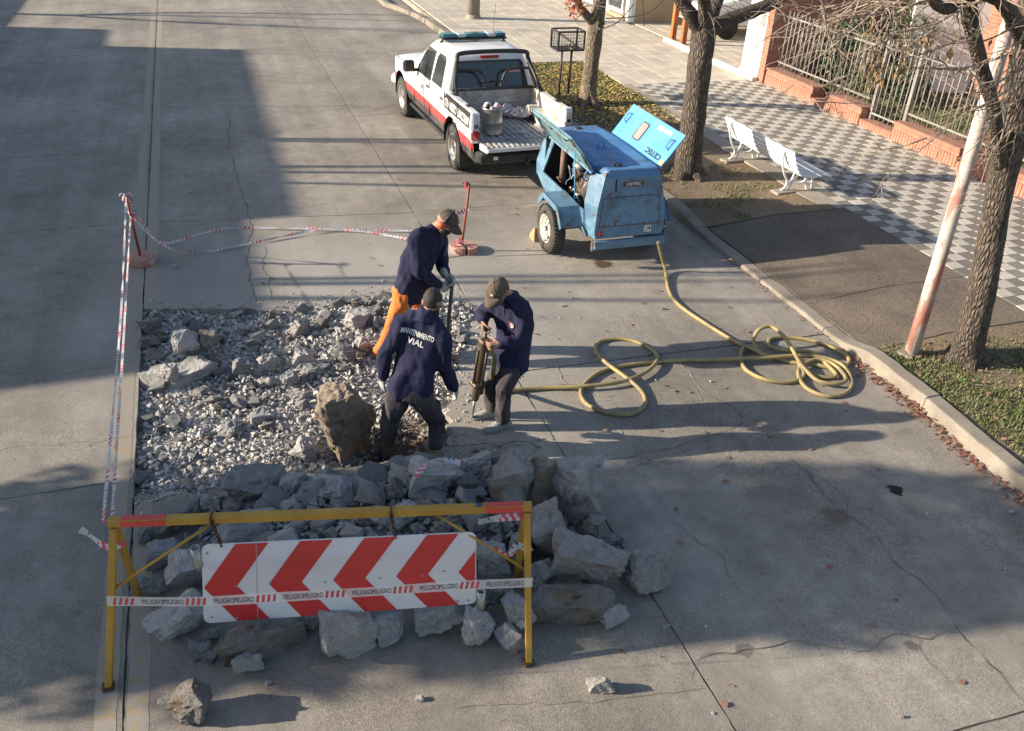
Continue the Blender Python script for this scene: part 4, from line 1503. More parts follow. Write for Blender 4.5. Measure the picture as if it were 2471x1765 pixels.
# windscreen and rear window
mb = MB(); mb.add([(-.66, 2.43, 1.14), (.66, 2.43, 1.14), (.54, 1.86, 1.575), (-.54, 1.86, 1.575)], [(0, 1, 2, 3)]); mb.build('windscreen', M_GLASSCAR, truck, fix=False)
rw = [(-.60, 1.12), (.60, 1.12), (.615, 1.17), (.545, 1.48), (.51, 1.525), (-.51, 1.525), (-.545, 1.48), (-.615, 1.17)]
ry = lambda z: lerp(.455, .62, (z - 1.06) / .54)
mb = MB(); mb.add([Vector((x, ry(z) - .016, z)) for x, z in rw], [list(range(8))]); w_ = mb.build('rear_window', M_GLASSCAR, truck, fix=False)
mb = MB(); n = 8
o_ = [Vector((x * 1.05, ry(z) - .004, 1.32 + (z - 1.32) * 1.1)) for x, z in rw]; o2 = [p + Vector((0, -.02, 0)) for p in o_]; i2 = [Vector((x, ry(z) - .024, z)) for x, z in rw]
mb.add(o_ + o2 + i2, [(i, (i + 1) % n, n + (i + 1) % n, n + i) for i in range(n)] + [(n + i, n + (i + 1) % n, 2 * n + (i + 1) % n, 2 * n + i) for i in range(n)]); mb.build('frame', M_BLKPLAST, w_)
mb = MB(); mb.lathe([(0, 0), (.105, 0), (.105, .003)], 24, Matrix.Translation((.42, ry(1.37) - .022, 1.36)) @ Matrix.Rotation(R(107), 4, 'X')); mb.build('sticker', M_STICKER, w_)
mb = MB(); mb.box((0, ry(1.35) + .05, 1.22), (.9, .02, .05)); mb.build('seat_belt', M_ORANGE, w_)
mb = MB(); mb.box((0, .585, 1.60), (.32, .035, .045), bev=.01); mb.build('brake_light', M_REDLENS, truck)
# light bar
lbx = MB(); lbx.box((0, 1.42, 1.735), (1.12, .26, .03), bev=.01); lbx = lbx.build('light_bar', M_BLKPLAST, truck)
for x0, x1, m_ in ((-.56, -.30, M_BLUELIGHT), (-.30, -.14, M_CLEARLENS), (-.14, .22, M_BLUELIGHT), (.22, .38, M_CLEARLENS), (.38, .56, M_BLUELIGHT)):
    mb = MB(); mb.box(((x0 + x1) / 2, 1.42, 1.778), (x1 - x0 - .004, .20, .062), bev=.02); mb.build('lens', m_, lbx)
for x in (-.52, .52):
    mb = MB(); mb.bar((x, 1.42, 1.72), (x * 1.1, 1.42, 1.66), .05, .02); mb.build('bracket', M_BLKPLAST, lbx)
mb = MB(); mb.tube([(.55, 2.2, 1.1), (.60, 2.1, 1.6), (.62, 2.05, 2.15)], .004, 5); mb.build('antenna', M_BLKPLAST, truck)
# load bed
bedf = MB()
bedf.box((0, -.27, .70), (1.42, 1.36, .03))
bedf = bedf.build('bed_floor', M_BED, truck)
for k in range(13):
    mb = MB(); mb.box((-.60 + k * .10, -.27, .722), (.045, 1.34, .018), bev=.006); mb.build('rib', M_BED, bedf)
mb = MB(); mb.box((0, .395, .92), (1.42, .04, .42), bev=.008)
for z in (.82, .93, 1.04):
    mb.box((0, .37, z), (1.36, .02, .035), bev=.008)
mb.build('bed_front', M_BED, truck)
for s in (-1, 1):
    mb = MB(); mb.box((s * .70, -.27, .90), (.03, 1.36, .42)); mb.build('bed_wall', M_BEDRUST, truck)
    mb = MB(); mb.box((s * .735, -.27, 1.125), (.105, 1.37, .035), bev=.012); mb.build('bed_rail', M_BEDRUST if s > 0 else M_TWHITE, truck)
    mb = MB()
    mb.loft([[Vector((s * .70, y, .70)), Vector((s * .52, y, .70)), Vector((s * .52, y, .70 + h)), Vector((s * .70, y, .70 + h))] for y, h in ((-.42, .02), (-.34, .14), (-.15, .22), (.15, .22), (.34, .14), (.40, .02))], smooth=False)
    mb.build('wheel_well', M_BEDRUST, truck)
    mb = MB(); mb.box((s * .75, -.925, .92), (.12, .08, .45), bev=.012); mb.build('corner_post', M_TWHITE, truck)
    for y in (.12, -.55):
        mb = MB(); mb.box((s * .735, y, 1.15), (.05, .09, .03), bev=.01); mb.build('rope_hook', M_BLKPLAST, truck)
    # tail lamp
    tl = MB(); tl.box((s * .748, -.955, 1.0), (.125, .07, .22), bev=.02); tl = tl.build('tail_lamp', M_CLEARLENS, truck)
    mb = MB(); mb.box((s * .748, -.957, .81), (.125, .07, .14), bev=.02); mb.build('red_lens', M_REDLENS, tl)
    mb = MB(); mb.box((s * .748, -.975, .955), (.08, .05, .06), bev=.012); mb.build('indicator', M_GLASSCAR, tl)
# dropped tailgate
tg = MB(); tg.box((0, -1.15, .69), (1.36, .36, .045), bev=.012); tg = tg.build('tailgate', M_BED, truck)
for k in range(15):
    mb = MB(); mb.box((-.58 + k * .083, -1.14, .717), (.045, .30, .016), bev=.006); mb.build('rib', M_BED, tg)
mb = MB(); mb.box((0, -1.335, .69), (1.36, .02, .055), bev=.006); mb.build('lip', M_TWHITE, tg)
for s in (-1, 1):
    mb = MB(); mb.tube([(s * .70, -.93, .98), (s * .665, -1.22, .71)], .006, 6); mb.build('stay', M_BLKPLAST, tg)
    mb = MB(); mb.box((s * .685, -1.16, .68), (.016, .34, .10), Matrix.Rotation(R(-6), 3, 'X'), bev=.004); mb.build('gate_side', M_TWHITE, tg)
bp_ = MB(); bp_.box((0, -1.13, .53), (1.56, .24, .15), bev=.03); bp_ = bp_.build('rear_bumper', M_BLKPLAST, truck)
mb = MB(); mb.box((-.52, -1.253, .545), (.07, .006, .05)); mb.build('plate_lamp', M_WHITEPRINT, bp_)
mb = MB(); mb.tube([(0, -1.1, .46), (0, -1.26, .44), (0, -1.30, .48)], .025, 8); mb.ball((0, -1.30, .50), .03); mb.build('tow_ball', M_BLACKMETAL, bp_)
mb = MB(); mb.tube([(-.66, 0, .36), (.66, 0, .36)], .05, 10); mb.ball((0, 0, .36), .15); mb.build('rear_axle', M_BLKPLAST, truck)
# roll bar
mb = MB(); zb = 1.15
for pts in ([(-.70, .28, zb), (-.655, .36, 1.38), (-.60, .42, 1.60), (-.48, .44, 1.70), (.48, .44, 1.70), (.60, .42, 1.60), (.655, .36, 1.38), (.70, .28, zb)],):
    mb.tube(smoothpath(pts, 6), .034, 12)
rbar = mb.build('roll_bar', M_BLKPLAST, truck)
for s in (-1, 1):
    mb = MB(); mb.tube([(s * .60, .42, 1.60), (s * .69, .22, 1.30), (s * .715, .05, zb)], .028, 10); mb.build('strut', M_BLKPLAST, rbar)
    mb = MB(); mb.tube(smoothpath([(s * .12, .36, 1.14), (s * .18, .36, 1.36), (s * .28, .38, 1.44), (s * .50, .39, 1.45), (s * .62, .39, 1.44)], 5), .020, 8); mb.build('hoop', M_BLKPLAST, rbar)
mb = MB(); mb.tube([(-.70, .35, 1.155), (.70, .35, 1.155)], .024, 8); mb.tube([(-.2, .36, 1.27), (.2, .36, 1.27)], .012, 6); mb.build('cross_bar', M_BLKPLAST, rbar)


# wheels
def tyre_wheel(parent, loc, r, w, rim_r, side, rim_m, name='wheel', holes=8):
    """wheel with its outer face towards side (-1 left, +1 right)"""
    h = thing(name, None, None)
    del_keys = [k for k in h.keys()]
    h.parent = parent; h.location = loc
    mtx = Matrix.Rotation(side * PI / 2, 4, 'Y')
    t = MB()
    t.lathe([(rim_r * .96, -w / 2 + .02), (rim_r + .02, -w / 2), (r - .05, -w / 2), (r - .012, -w / 2 + .03), (r, -w / 2 + .06), (r, w / 2 - .06), (r - .012, w / 2 - .03), (r - .05, w / 2), (rim_r + .02, w / 2), (rim_r * .96, w / 2 - .02), (rim_r * .96, -w / 2 + .02)], 40, mtx)
    for k in range(40):
        a = 2 * PI * k / 40
        for zz, off in ((-w * .30, 0), (0, .5), (w * .30, 0)):
            aa = a + off * 2 * PI / 40
            t.box(mtx @ Vector(((r + .001) * math.cos(aa), (r + .001) * math.sin(aa), zz)), (.012, .030, w * .22), mtx.to_3x3() @ Matrix.Rotation(aa, 3, 'Z'))
    t.build('tyre', M_RUBBER, h)
    q = MB()
    q.lathe([(0, w * .28), (rim_r * .22, w * .30), (rim_r * .30, w * .25), (rim_r * .55, w * .15), (rim_r * .78, w * .20), (rim_r * .86, w * .18), (rim_r * .90, w * .40), (rim_r * 1.0, w * .46), (rim_r * .98, w * .40), (rim_r * .92, w * .1), (rim_r * .92, -w * .4)], 32, mtx)
    rim = q.build('rim', rim_m, h)
    q = MB()
    for k in range(holes):
        a = 2 * PI * k / holes
        q.lathe([(0, 0), (rim_r * .10, 0), (rim_r * .10, .004)], 8, mtx @ Matrix.Translation((rim_r * .70 * math.cos(a), rim_r * .70 * math.sin(a), w * .185)))
    q.build('vent_holes', M_BLACKPRINT, rim)
    q = MB(); q.lathe([(0, w * .36), (rim_r * .15, w * .35), (rim_r * .2, w * .28)], 16, mtx); q.build('hub_cap', M_BLACKMETAL, rim)
    return h


for (y, s) in ((0, -1), (0, 1), (3.15, -1), (3.15, 1)):
    tyre_wheel(truck, (s * .70, y, RR), RR, .23, .215, s, M_RIM)
    fl_ = MB(); fl_.box((s * .70, y - .44, .34), (.25, .015, .34), Matrix.Rotation(R(-6), 3, 'X')); fl_.build('mud_flap', M_BLKPLAST, truck)
    iw = MB()
    iw.loft([[Vector((s * .80, y + .455 * math.cos(a), .36 + .455 * math.sin(a))), Vector((s * .45, y + .455 * math.cos(a), .36 + .455 * math.sin(a)))] for a in [R(t) for t in range(-5, 190, 15)]], smooth=True, cap=False)
    iw.build('wheel_housing', M_BLACKPRINT, truck, fix=False)
# lettering on the bed side
for s in (-1,):
    bs = lambda y, z: Vector((s * (HW - .035 * ((z - .80) / .36) ** 2 + .006), y, z))
    band = MB()
    nb = 14
    vv = []
    for k in range(nb + 1):
        y = lerp(.42, -.80, k / nb)
        for j in range(5):
            vv.append(bs(y, lerp(.88, 1.105, j / 4)))
    band.add(vv, [(k * 5 + j, k * 5 + j + 1, k * 5 + j + 6, k * 5 + j + 5) for k in range(nb) for j in range(4)])
    band = band.build('name_band', M_BLACKPRINT, truck, fix=False)
    vv, ff = text_mesh('TRÁNSITO LINCOLN', .025)
    wid = max(v[0] for v in vv) - min(v[0] for v in vv)
    mb = MB()
    mb.add([bs(lerp(.39, -.77, (v[0] + wid / 2) / wid), .99 + v[1] * .16) + Vector((s * .004, 0, 0)) for v in vv], ff)
    mb.build('lettering', M_WHITEPRINT, band, fix=False)
mb = MB(); mb.lathe([(0, 0), (.04, 0), (.04, .002)], 16, Matrix.Translation((-.802, 1.75, .88)) @ Matrix.Rotation(-PI / 2, 4, 'Y')); mb.build('door_emblem', M_ORANGE, truck)

# things in the bed
M_GALV = mat('galvanised steel', (.42, .41, .38), (.30, .29, .27), 5, .35, metal=.7, bmp=.2, bscale=20, chips=(.22, .18, .13), chip_scale=12, chip_at=.62)
M_PLASTICBAG = mat('crumpled plastic', (.55, .53, .55), (.38, .36, .40), 9, .35, bmp=.8, bscale=25, bdist=.02, fine=.25, fscale=30, chips=(.45, .12, .14), chip_scale=14, chip_at=.60)
tloc = lambda x, y, z: Vector((4.45 + x * math.cos(TR) - y * math.sin(TR), 13.34 + x * math.sin(TR) + y * math.cos(TR), z))
bu = thing('metal_drum', 'galvanised metal drum full of scraps standing in the truck bed', 'drum', tloc(-.36, -.60, .732))
mb = MB(); mb.lathe([(0, 0), (.155, 0), (.16, .01), (.155, .02), (.155, .17), (.16, .18), (.155, .19), (.155, .37), (.163, .38), (.163, .395), (.15, .395), (.148, .3), (0, .3)], 30); mb.build('drum_body', M_GALV, bu)
rr = random.Random(3)
for k, m_ in enumerate((M_PLASTICBAG, M_REDLENS, M_GALV, M_WHITEPRINT, M_BLACKMETAL, M_PLASTICBAG, M_STICKER)):
    mb = MB(); a = k * .9
    mb.ball((.08 * math.cos(a), .08 * math.sin(a), .37 + rr.uniform(0, .05)), (.055, .04, .045), Matrix.Rotation(a, 3, 'Y'), n=5)
    for v in mb.v: v += Vector((rr.gauss(0, .008), rr.gauss(0, .008), rr.gauss(0, .008)))
    mb.build('scrap', m_, bu)
pb = thing('plastic_tape_heap', 'heap of crumpled warning tape and plastic in the truck bed', 'heap', tloc(.22, .02, .732))
rr = random.Random(6)
for k in range(7):
    mb = MB(); c = Vector((rr.uniform(-.2, .25), rr.uniform(-.2, .25), rr.uniform(.04, .13)))
    mb.ball(c, (rr.uniform(.07, .13), rr.uniform(.07, .12), rr.uniform(.04, .08)), n=7)
    for i, v in enumerate(mb.v):
        mb.v[i] = v + (v - c) * (noise.noise(v * 18) * .8)
    for i in range(len(mb.s)): mb.s[i] = False
    mb.build('plastic_lump', M_PLASTICBAG, pb)
bt = thing('crushed_bottle', 'small clear crushed bottle lying near the tailgate', 'bottle', tloc(.06, -.78, .735), .6)
mb = MB(); mb.lathe([(0, -.10), (.032, -.10), (.034, -.06), (.026, -.01), (.033, .03), (.028, .07), (.012, .10), (.012, .12), (0, .12)], 12, Matrix.Translation((0, 0, .03)) @ Matrix.Rotation(R(80), 4, 'X')); mb.build('bottle_body', M_CLEARLENS, bt)

# ------------------------------------------------------------------ compressor trailer
def rusty_blue(name, blue, blue2, sx=3.0, rust_at=.575, grime=.8):
    m, nt, b = _new(name)
    c = coords(nt, 'obj')
    cc = ramp(nt, noise_tex(nt, c, sx, 5), [(.35, blue2), (.6, blue)])
    g1 = math_(nt, 'MULTIPLY', maprange(nt, noise_tex(nt, c, 2.6, 6, .7), .48, .70), grime)
    cc = mixc(nt, g1, cc, (.08, .075, .07))
    r_ = maprange(nt, noise_tex(nt, c, 7.0, 7, .72), rust_at, rust_at + .05, 0, .9)
    cc = mixc(nt, r_, cc, (.14, .065, .03))
    L(nt, cc, b.inputs['Base Color'])
    b.inputs['Roughness'].default_value = .42
    L(nt, maprange(nt, noise_tex(nt, c, 9, 4), .3, .7, .32, .6), b.inputs['Roughness'])
    bump(nt, b, noise_tex(nt, c, 4, 3), .15, .02)
    return m


M_BLUE = rusty_blue('blue machine paint', (.135, .265, .385), (.095, .20, .315))
M_BLUE2 = rusty_blue('blue lid paint', (.115, .345, .64), (.09, .30, .58), rust_at=.70, grime=.2)
M_BLUEDK = rusty_blue('worn blue roof paint darkened for shade', (.085, .25, .50), (.06, .18, .40), rust_at=.63, grime=.7)  # dark blue holds the roof's shade in the colour; rust and grime are wear
M_LIDIN = rusty_blue('grimy inside of lid', (.20, .36, .42), (.13, .24, .30), rust_at=.56, grime=.9)
M_ENGINE = mat('oily engine castings', (.20, .18, .15), (.07, .062, .052), 9, .45, metal=.4, bmp=.5, bscale=30, chips=(.20, .11, .06), chip_scale=10, chip_at=.6)
M_PIPE = mat('rusty exhaust pipe', (.19, .12, .09), (.12, .075, .055), 9, .7, bmp=.3)
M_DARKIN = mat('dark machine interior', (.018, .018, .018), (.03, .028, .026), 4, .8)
M_WHITERIM = mat('cream wheel rim', (.62, .58, .50), (.50, .45, .37), 6, .5, chips=(.25, .17, .10), chip_scale=10, chip_at=.62)

CX, CY = 4.84, 9.23
cmpr = thing('air_compressor', 'rusty blue towed air compressor with both side lids raised', 'air compressor', (CX, CY, 0), R(0))


def panel(name, pts, m, parent=cmpr, th=.02):
    """flat sheet with thickness through the polygon"""
    P = [Vector(p) for p in pts]
    nrm = Vector((0, 0, 0))
    for i in range(len(P)):
        a, b_ = P[i], P[(i + 1) % len(P)]
        nrm += a.cross(b_)
    nrm.normalize()
    n = len(P)
    mb = MB()
    mb.add([p + nrm * th / 2 for p in P] + [p - nrm * th / 2 for p in P], [list(range(n)), list(range(n, 2 * n))[::-1]] + [(i, (i + 1) % n, n + (i + 1) % n, n + i) for i in range(n)])
    return mb.build(name, m, parent)


ZB, ZT = .40, 1.24
# rear face is narrower than the body: corner panels lead to the flanks
rear = MB()
rear.prism([(-.44, ZB), (.46, ZB), (.48, .5), (.465, .8), (.365, ZT - .05), (.34, ZT), (-.32, ZT), (-.345, ZT - .04), (-.43, .8), (-.46, .5)], -.035, .0, Matrix(((1, 0, 0, 0), (0, 0, -1, .0), (0, 1, 0, 0), (0, 0, 0, 1))))
for v in rear.v: v.y += (v.z - ZB) * .10
rear = rear.build('rear_panel', M_BLUE, cmpr)
ry_ = lambda z: (z - ZB) * .10
ap = MB()
ap.add([Vector((x, ry_(z) - .012, z)) for x, z in ((-.395, .56), (.41, .56), (.385, .90), (-.355, .90))] + [Vector((x, ry_(z) - .001, z)) for x, z in ((-.405, .552), (.42, .552), (.395, .908), (-.365, .908))], [(0, 1, 2, 3), (0, 1, 5, 4), (1, 2, 6, 5), (2, 3, 7, 6), (3, 0, 4, 7)])
ap = ap.build('access_panel', M_BLUE, rear)
sh = MB()
for (x, z, w_, h_) in ((0.005, .548, .84, .010), (.01, .912, .77, .010)):
    sh.box((x, ry_(z) - .003, z), (w_, .006, h_))
sh.bar((-.408, ry_(.55) - .003, .55), (-.367, ry_(.91) - .003, .91), .010, .006, up=(0, 1, 0)); sh.bar((.423, ry_(.55) - .003, .55), (.397, ry_(.91) - .003, .91), .010, .006, up=(0, 1, 0))
sh.build('panel_seam', M_PIPE, rear)
for x, z in ((-.385, .575), (0, .572), (.395, .575), (-.37, .73), (.385, .73), (-.345, .885), (-.1, .888), (.12, .888), (.37, .885), (.2, .57), (-.2, .57)):
    mb = MB(); mb.lathe([(0, .010), (.009, .009), (.012, 0)], 8, Matrix.Translation((x, ry_(z) - .012, z)) @ Matrix.Rotation(PI / 2, 4, 'X')); mb.build('bolt', M_PIPE, rear)
pq = MB(); pq.prism([(-.145, -.032), (.125, -.032), (.145, .032), (-.125, .032)], 0, .01, Matrix.Translation((.02, ry_(1.07) - .004, 1.07)) @ Matrix.Rotation(R(84), 4, 'X')); pq = pq.build('name_plate', M_BLACKPRINT, rear)
text_part('lettering', 'CETEC', .03, M_WHITEPRINT, pq, (.02, ry_(1.07) - .018, 1.07), (1, 0, 0), (0, .10, 1), w=.20, h=.034)
mb = MB()
for (a, b_) in (((-.145, -.032), (.125, -.032)), ((.125, -.032), (.145, .032)), ((.145, .032), (-.125, .032)), ((-.125, .032), (-.145, -.032))):
    mb.bar((.02 + a[0], ry_(1.07 + a[1]) - .016, 1.07 + a[1]), (.02 + b_[0], ry_(1.07 + b_[1]) - .016, 1.07 + b_[1]), .006, .006)
mb.build('plate_rim', M_GALV, pq)
mb = MB(); mb.box((-.21, ry_(1.06) - .003, 1.06), (.018, .006, .15), Matrix.Rotation(R(-6), 3, 'X')); mb.build('slot', M_DARKIN, rear)
mb = MB(); mb.lathe([(0, .02), (.028, .018), (.034, 0)], 16, Matrix.Translation((-.385, ry_(.46) - .004, .46)) @ Matrix.Rotation(PI / 2, 4, 'X')); mb.build('reflector', M_REDLENS, rear)
mb = MB(); mb.box((.26, ry_(.48) - .006, .485), (.10, .006, .085)); st = mb.build('data_sticker', M_WHITEPRINT, rear)
mb = MB()
for k in range(3):
    mb.box((.24 + .04 * (k % 2), ry_(.48) - .011, .465 + .02 * k), (.05, .004, .009))
mb.box((.285, ry_(.48) - .011, .495), (.012, .004, .05)); mb.build('print', M_BLACKPRINT, st)
# bumper channel
mb = MB(); mb.box((.02, -.02, .325), (.98, .06, .11), bev=.008); bmp_ = mb.build('rear_channel', M_BLUE, cmpr)
mb = MB(); mb.box((-.46, .02, .30), (.05, .06, .13), bev=.006); mb.build('jack_foot', M_PIPE, bmp_)
mb = MB(); mb.box((.30, .06, .27), (.08, .06, .06), bev=.006); mb.build('hitch_lug', M_PIPE, bmp_)
# corner panels (rear-left, rear-right), flank frame with the big opening, front
LW = -.50
panel('corner_panel', [(-.445, .0, ZB), (-.46, .01, .5), (-.43, .04, .8), (-.345, .08, ZT - .02), (-.46, .30, ZT - .12), (LW - .02, .26, .80), (LW - .02, .24, .55), (-.47, .20, ZB - .02)], M_BLUE)
panel('corner_panel', [(.46, .0, ZB), (.48, .01, .5), (.465, .04, .8), (.365, .08, ZT - .02), (.47, .30, ZT - .12), (.52, .26, .80), (.52, .24, .55), (.48, .20, ZB - .02)], M_BLUE)
panel('flank_sill', [(LW - .02, .24, .53), (LW - .02, 1.72, .50), (LW - .02, 1.98, .62), (LW - .02, 2.0, .78), (LW - .02, 1.74, .69), (LW - .02, .26, .69)], M_BLUE)
panel('flank_skirt', [(LW - .02, .24, .53), (-.47, .20, ZB - .04), (-.47, 1.60, ZB - .01), (LW - .02, 1.72, .50)], M_BLUE)
panel('front_corner', [(LW - .02, 1.73, .69), (LW - .02, 1.99, .78), (-.42, 2.06, 1.02), (-.36, 1.98, ZT - .03), (-.43, 1.62, ZT - .10)], M_BLUE)
panel('front_panel', [(LW - .02, 1.99, .58), (.52, 1.99, .58), (.52, 2.0, .80), (.40, 2.06, ZT - .2), (.36, 2.0, ZT - .02), (-.36, 2.0, ZT - .02), (-.40, 2.06, ZT - .2), (LW - .02, 2.0, .80)], M_BLUE)
panel('right_flank', [(.52, .26, .5), (.52, 1.99, .55), (.52, 1.99, .80), (.45, 1.75, ZT - .1), (.46, .30, ZT - .12), (.52, .26, .80)], M_BLUE)
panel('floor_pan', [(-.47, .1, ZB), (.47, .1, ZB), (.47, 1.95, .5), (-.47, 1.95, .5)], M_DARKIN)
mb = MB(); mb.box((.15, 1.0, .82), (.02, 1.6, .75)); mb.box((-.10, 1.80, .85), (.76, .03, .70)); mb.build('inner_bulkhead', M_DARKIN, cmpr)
# roof: forward sheet, rear cowl
roof = MB()
prof = [(-.44, ZT - .11), (-.38, ZT - .02), (-.30, ZT + .01), (.32, ZT + .01), (.40, ZT - .02), (.46, ZT - .11)]
roof.loft([[Vector((x * sx, y, z + dz)) for x, z in prof] for y, sx, dz in ((.34, 1, 0), (1.2, .99, .005), (1.75, .97, .0), (1.98, .93, -.02))], smooth=False)
roof = roof.build('roof', M_BLUEDK, cmpr)
cowl = MB()
cowl.loft([[Vector((x * sx, y, z + dz)) for x, z in [(-.35, ZT - .06), (-.325, ZT), (-.30, ZT + .012), (.32, ZT + .012), (.345, ZT), (.37, ZT - .06)]] for y, sx, dz in ((.075, 1.0, -.03), (.095, .995, -.005), (.15, 1.02, 0), (.33, 1.06, 0))], smooth=False)
cowl = cowl.build('rear_cowl', M_BLUEDK, cmpr)
mb = MB(); mb.lathe([(0, .03), (.045, .028), (.05, 0)], 16, Matrix.Translation((-.14, .21, ZT + .012))); mb.build('filler_cap', M_BLACKMETAL, cowl)
mb = MB(); mb.lathe([(0, .02), (.05, .018), (.055, 0)], 16, Matrix.Translation((-.02, 1.82, ZT + .005))); mb.build('air_cap', M_BLACKMETAL, roof)
mb = MB(); mb.tube([(-.05 + .045 * math.cos(a), .95, ZT + .012 + .075 * math.sin(a)) for a in [R(t) for t in range(0, 181, 15)]], .011, 8); mb.bar((-.12, .95, ZT + .016), (.02, .95, ZT + .016), .03, .012); mb.build('lifting_eye', M_BLUEDK, roof)
for k in range(5):
    mb = MB(); mb.lathe([(0, .008), (.010, .006), (.012, 0)], 8, Matrix.Translation((-.34 + k * .16, 1.62, ZT + .008))); mb.build('rivet', M_PIPE, roof)
# lids, hinged along the roof edges
def lid(hx, hz, ang, y0, y1, ln, s):
    """s=-1 left lid; ang = opening from hanging down"""
    d = Vector((s * math.sin(ang), 0, -math.cos(ang)))
    e = Vector((s * math.cos(ang), 0, math.sin(ang)))       # towards the outer face
    return lambda a, y, off=0: Vector((hx, 0, hz)) + d * a * ln + e * off + Vector((0, lerp(y0, y1, y), 0))


A = lid(-.43, ZT - .075, R(144), .30, 1.78, .50, -1)
mb = MB(); mb.add([A(0, 0), A(0, 1), A(.55, 1.04), A(1, .98), A(1, .06), A(.55, -.03)] + [A(0, 0, .015), A(0, 1, .015), A(.55, 1.04, .015), A(1, .98, .015), A(1, .06, .015), A(.55, -.03, .015)], [list(range(6)), list(range(6, 12))[::-1]] + [(i, (i + 1) % 6, 6 + (i + 1) % 6, 6 + i) for i in range(6)])
ll = mb.build('left_lid', [M_LIDIN], cmpr)
for (p, q) in ((A(.05, .03, -.012), A(.05, .98, -.012)), (A(.94, .10, -.012), A(.94, .95, -.012)), (A(.05, .03, -.012), A(.55, .0, -.012)), (A(.55, 0, -.012), A(.94, .09, -.012)), (A(.05, .97, -.012), A(.55, 1.01, -.012)), (A(.55, 1.01, -.012), A(.94, .96, -.012))):
    mb = MB(); mb.bar(p, q, .035, .024); mb.build('lid_rim', M_LIDIN, ll)
for q in (.2, .55, .85):
    mb = MB(); mb.box(A(.85, q, -.02), (.03, .07, .03)); mb.build('latch', M_BLACKMETAL, ll)
mb = MB(); mb.tube([Vector((-.50, .62, .70)), A(.30, .26, -.01)], .010, 8); mb.build('prop_rod', M_BLUE2, ll)
mb = MB(); mb.tube([A(.9, .92, -.01), Vector((-.47, 1.70, 1.05))], .006, 6); mb.build('stay_wire', M_BLACKMETAL, ll)
B = lid(.455, ZT - .07, R(143), .22, 1.72, .50, 1)
mb = MB(); mb.add([B(0, 0), B(0, 1), B(1, 1), B(1, 0)] + [B(0, 0, .018), B(0, 1, .018), B(1, 1, .018), B(1, 0, .018)], [(0, 1, 2, 3), (7, 6, 5, 4), (0, 1, 5, 4), (1, 2, 6, 5), (2, 3, 7, 6), (3, 0, 4, 7)])
rl = mb.build('right_lid', M_BLUE2, cmpr)
bu_, bv_ = (B(0, 1) - B(0, 0)).normalized(), (B(1, 0) - B(0, 0)).normalized()
be_ = (B(0, 0, 1) - B(0, 0)).normalized()
wnd = MB(); wnd.prism([(x + .03 * math.cos(R(a)), y + .03 * math.sin(R(a))) for (x, y, a0) in ((.055, .09, 0), (-.055, .09, 90), (-.055, -.09, 180), (.055, -.09, 270)) for a in range(a0, a0 + 91, 30)], 0, .006, Matrix((( bu_.x, bv_.x, be_.x, 0), (bu_.y, bv_.y, be_.y, 0), (bu_.z, bv_.z, be_.z, 0), (0, 0, 0, 1))))
wo = B(.50, .60, .019)
for v in wnd.v: v += wo
wnd.build('window', mat('dusty panel window', (.30, .29, .27), (.24, .23, .215), 6, .5), rl)
mb = MB()
fr_ = [(x + .036 * math.cos(R(a)), y + .036 * math.sin(R(a))) for (x, y, a0) in ((.055, .09, 0), (-.055, .09, 90), (-.055, -.09, 180), (.055, -.09, 270)) for a in range(a0, a0 + 91, 30)]
mb.tube([wo + bu_ * x + bv_ * y + be_ * .004 for x, y in fr_], .007, 6, closed=True); mb.build('window_seal', M_BLACKMETAL, rl)
text_part('lettering', 'DMP-175I', .03, M_WHITEPRINT, rl, B(.84, .29, .022), bu_, -bv_, w=.36, h=.06)
text_part('lettering', 'CETEC', .03, M_BLACKPRINT, rl, B(.20, .22, .022), bu_, -bv_, w=.40, h=.075)
mb = MB(); mb.lathe([(0, .002), (.045, .002)], 16, Matrix((( bu_.x, bv_.x, be_.x, 0), (bu_.y, bv_.y, be_.y, 0), (bu_.z, bv_.z, be_.z, 0), (0, 0, 0, 1))))
for v in mb.v: v += B(.13, .03, .021)
mb.build('emblem', mat('gold emblem', (.55, .42, .20)), rl)
for q in (.90, .07):
    mb = MB(); c0 = B(.62, q, .02)
    mb.tube([c0 + bv_ * .07, c0 + bv_ * .05 + be_ * .04 + bu_ * .03, c0 - bv_ * .05 + be_ * .04 + bu_ * .03, c0 - bv_ * .07], .008, 8); mb.bar(c0 + bv_ * .08, c0 - bv_ * .08, .018, .006)
    mb.build('handle', M_BLUEDK, rl)
# engine seen through the opening
eng = MB(); eng.box((-.12, .85, .72), (.34, .62, .42), bev=.03); eng = eng.build('engine_block', M_ENGINE, cmpr)
rr = random.Random(12)
mb = MB(); mb.tube([(-.36, 1.42, .62), (-.36, 1.42, 1.12)], .045, 12); mb.build('exhaust_pipe', M_PIPE, cmpr)
mb = MB(); mb.box((-.38, 1.42, .70), (.11, .09, .03), bev=.005); mb.build('clamp', M_ENGINE, cmpr)
mb = MB(); mb.tube([(-.30, 1.60, .6), (-.30, 1.60, 1.12)], .022, 8); mb.build('intake_pipe', M_GALV, cmpr)
mb = MB(); mb.lathe([(0, -.03), (.15, -.03), (.16, 0), (.15, .03), (0, .03)], 24, Matrix.Translation((-.30, .50, .84)) @ Matrix.Rotation(R(70), 4, 'Z') @ Matrix.Rotation(PI / 2, 4, 'Y')); mb.build('flywheel', M_ENGINE, cmpr)
mb = MB(); mb.ball((-.30, 1.02, 1.0), (.09, .12, .07), n=7); mb.build('air_filter', M_GALV, cmpr)
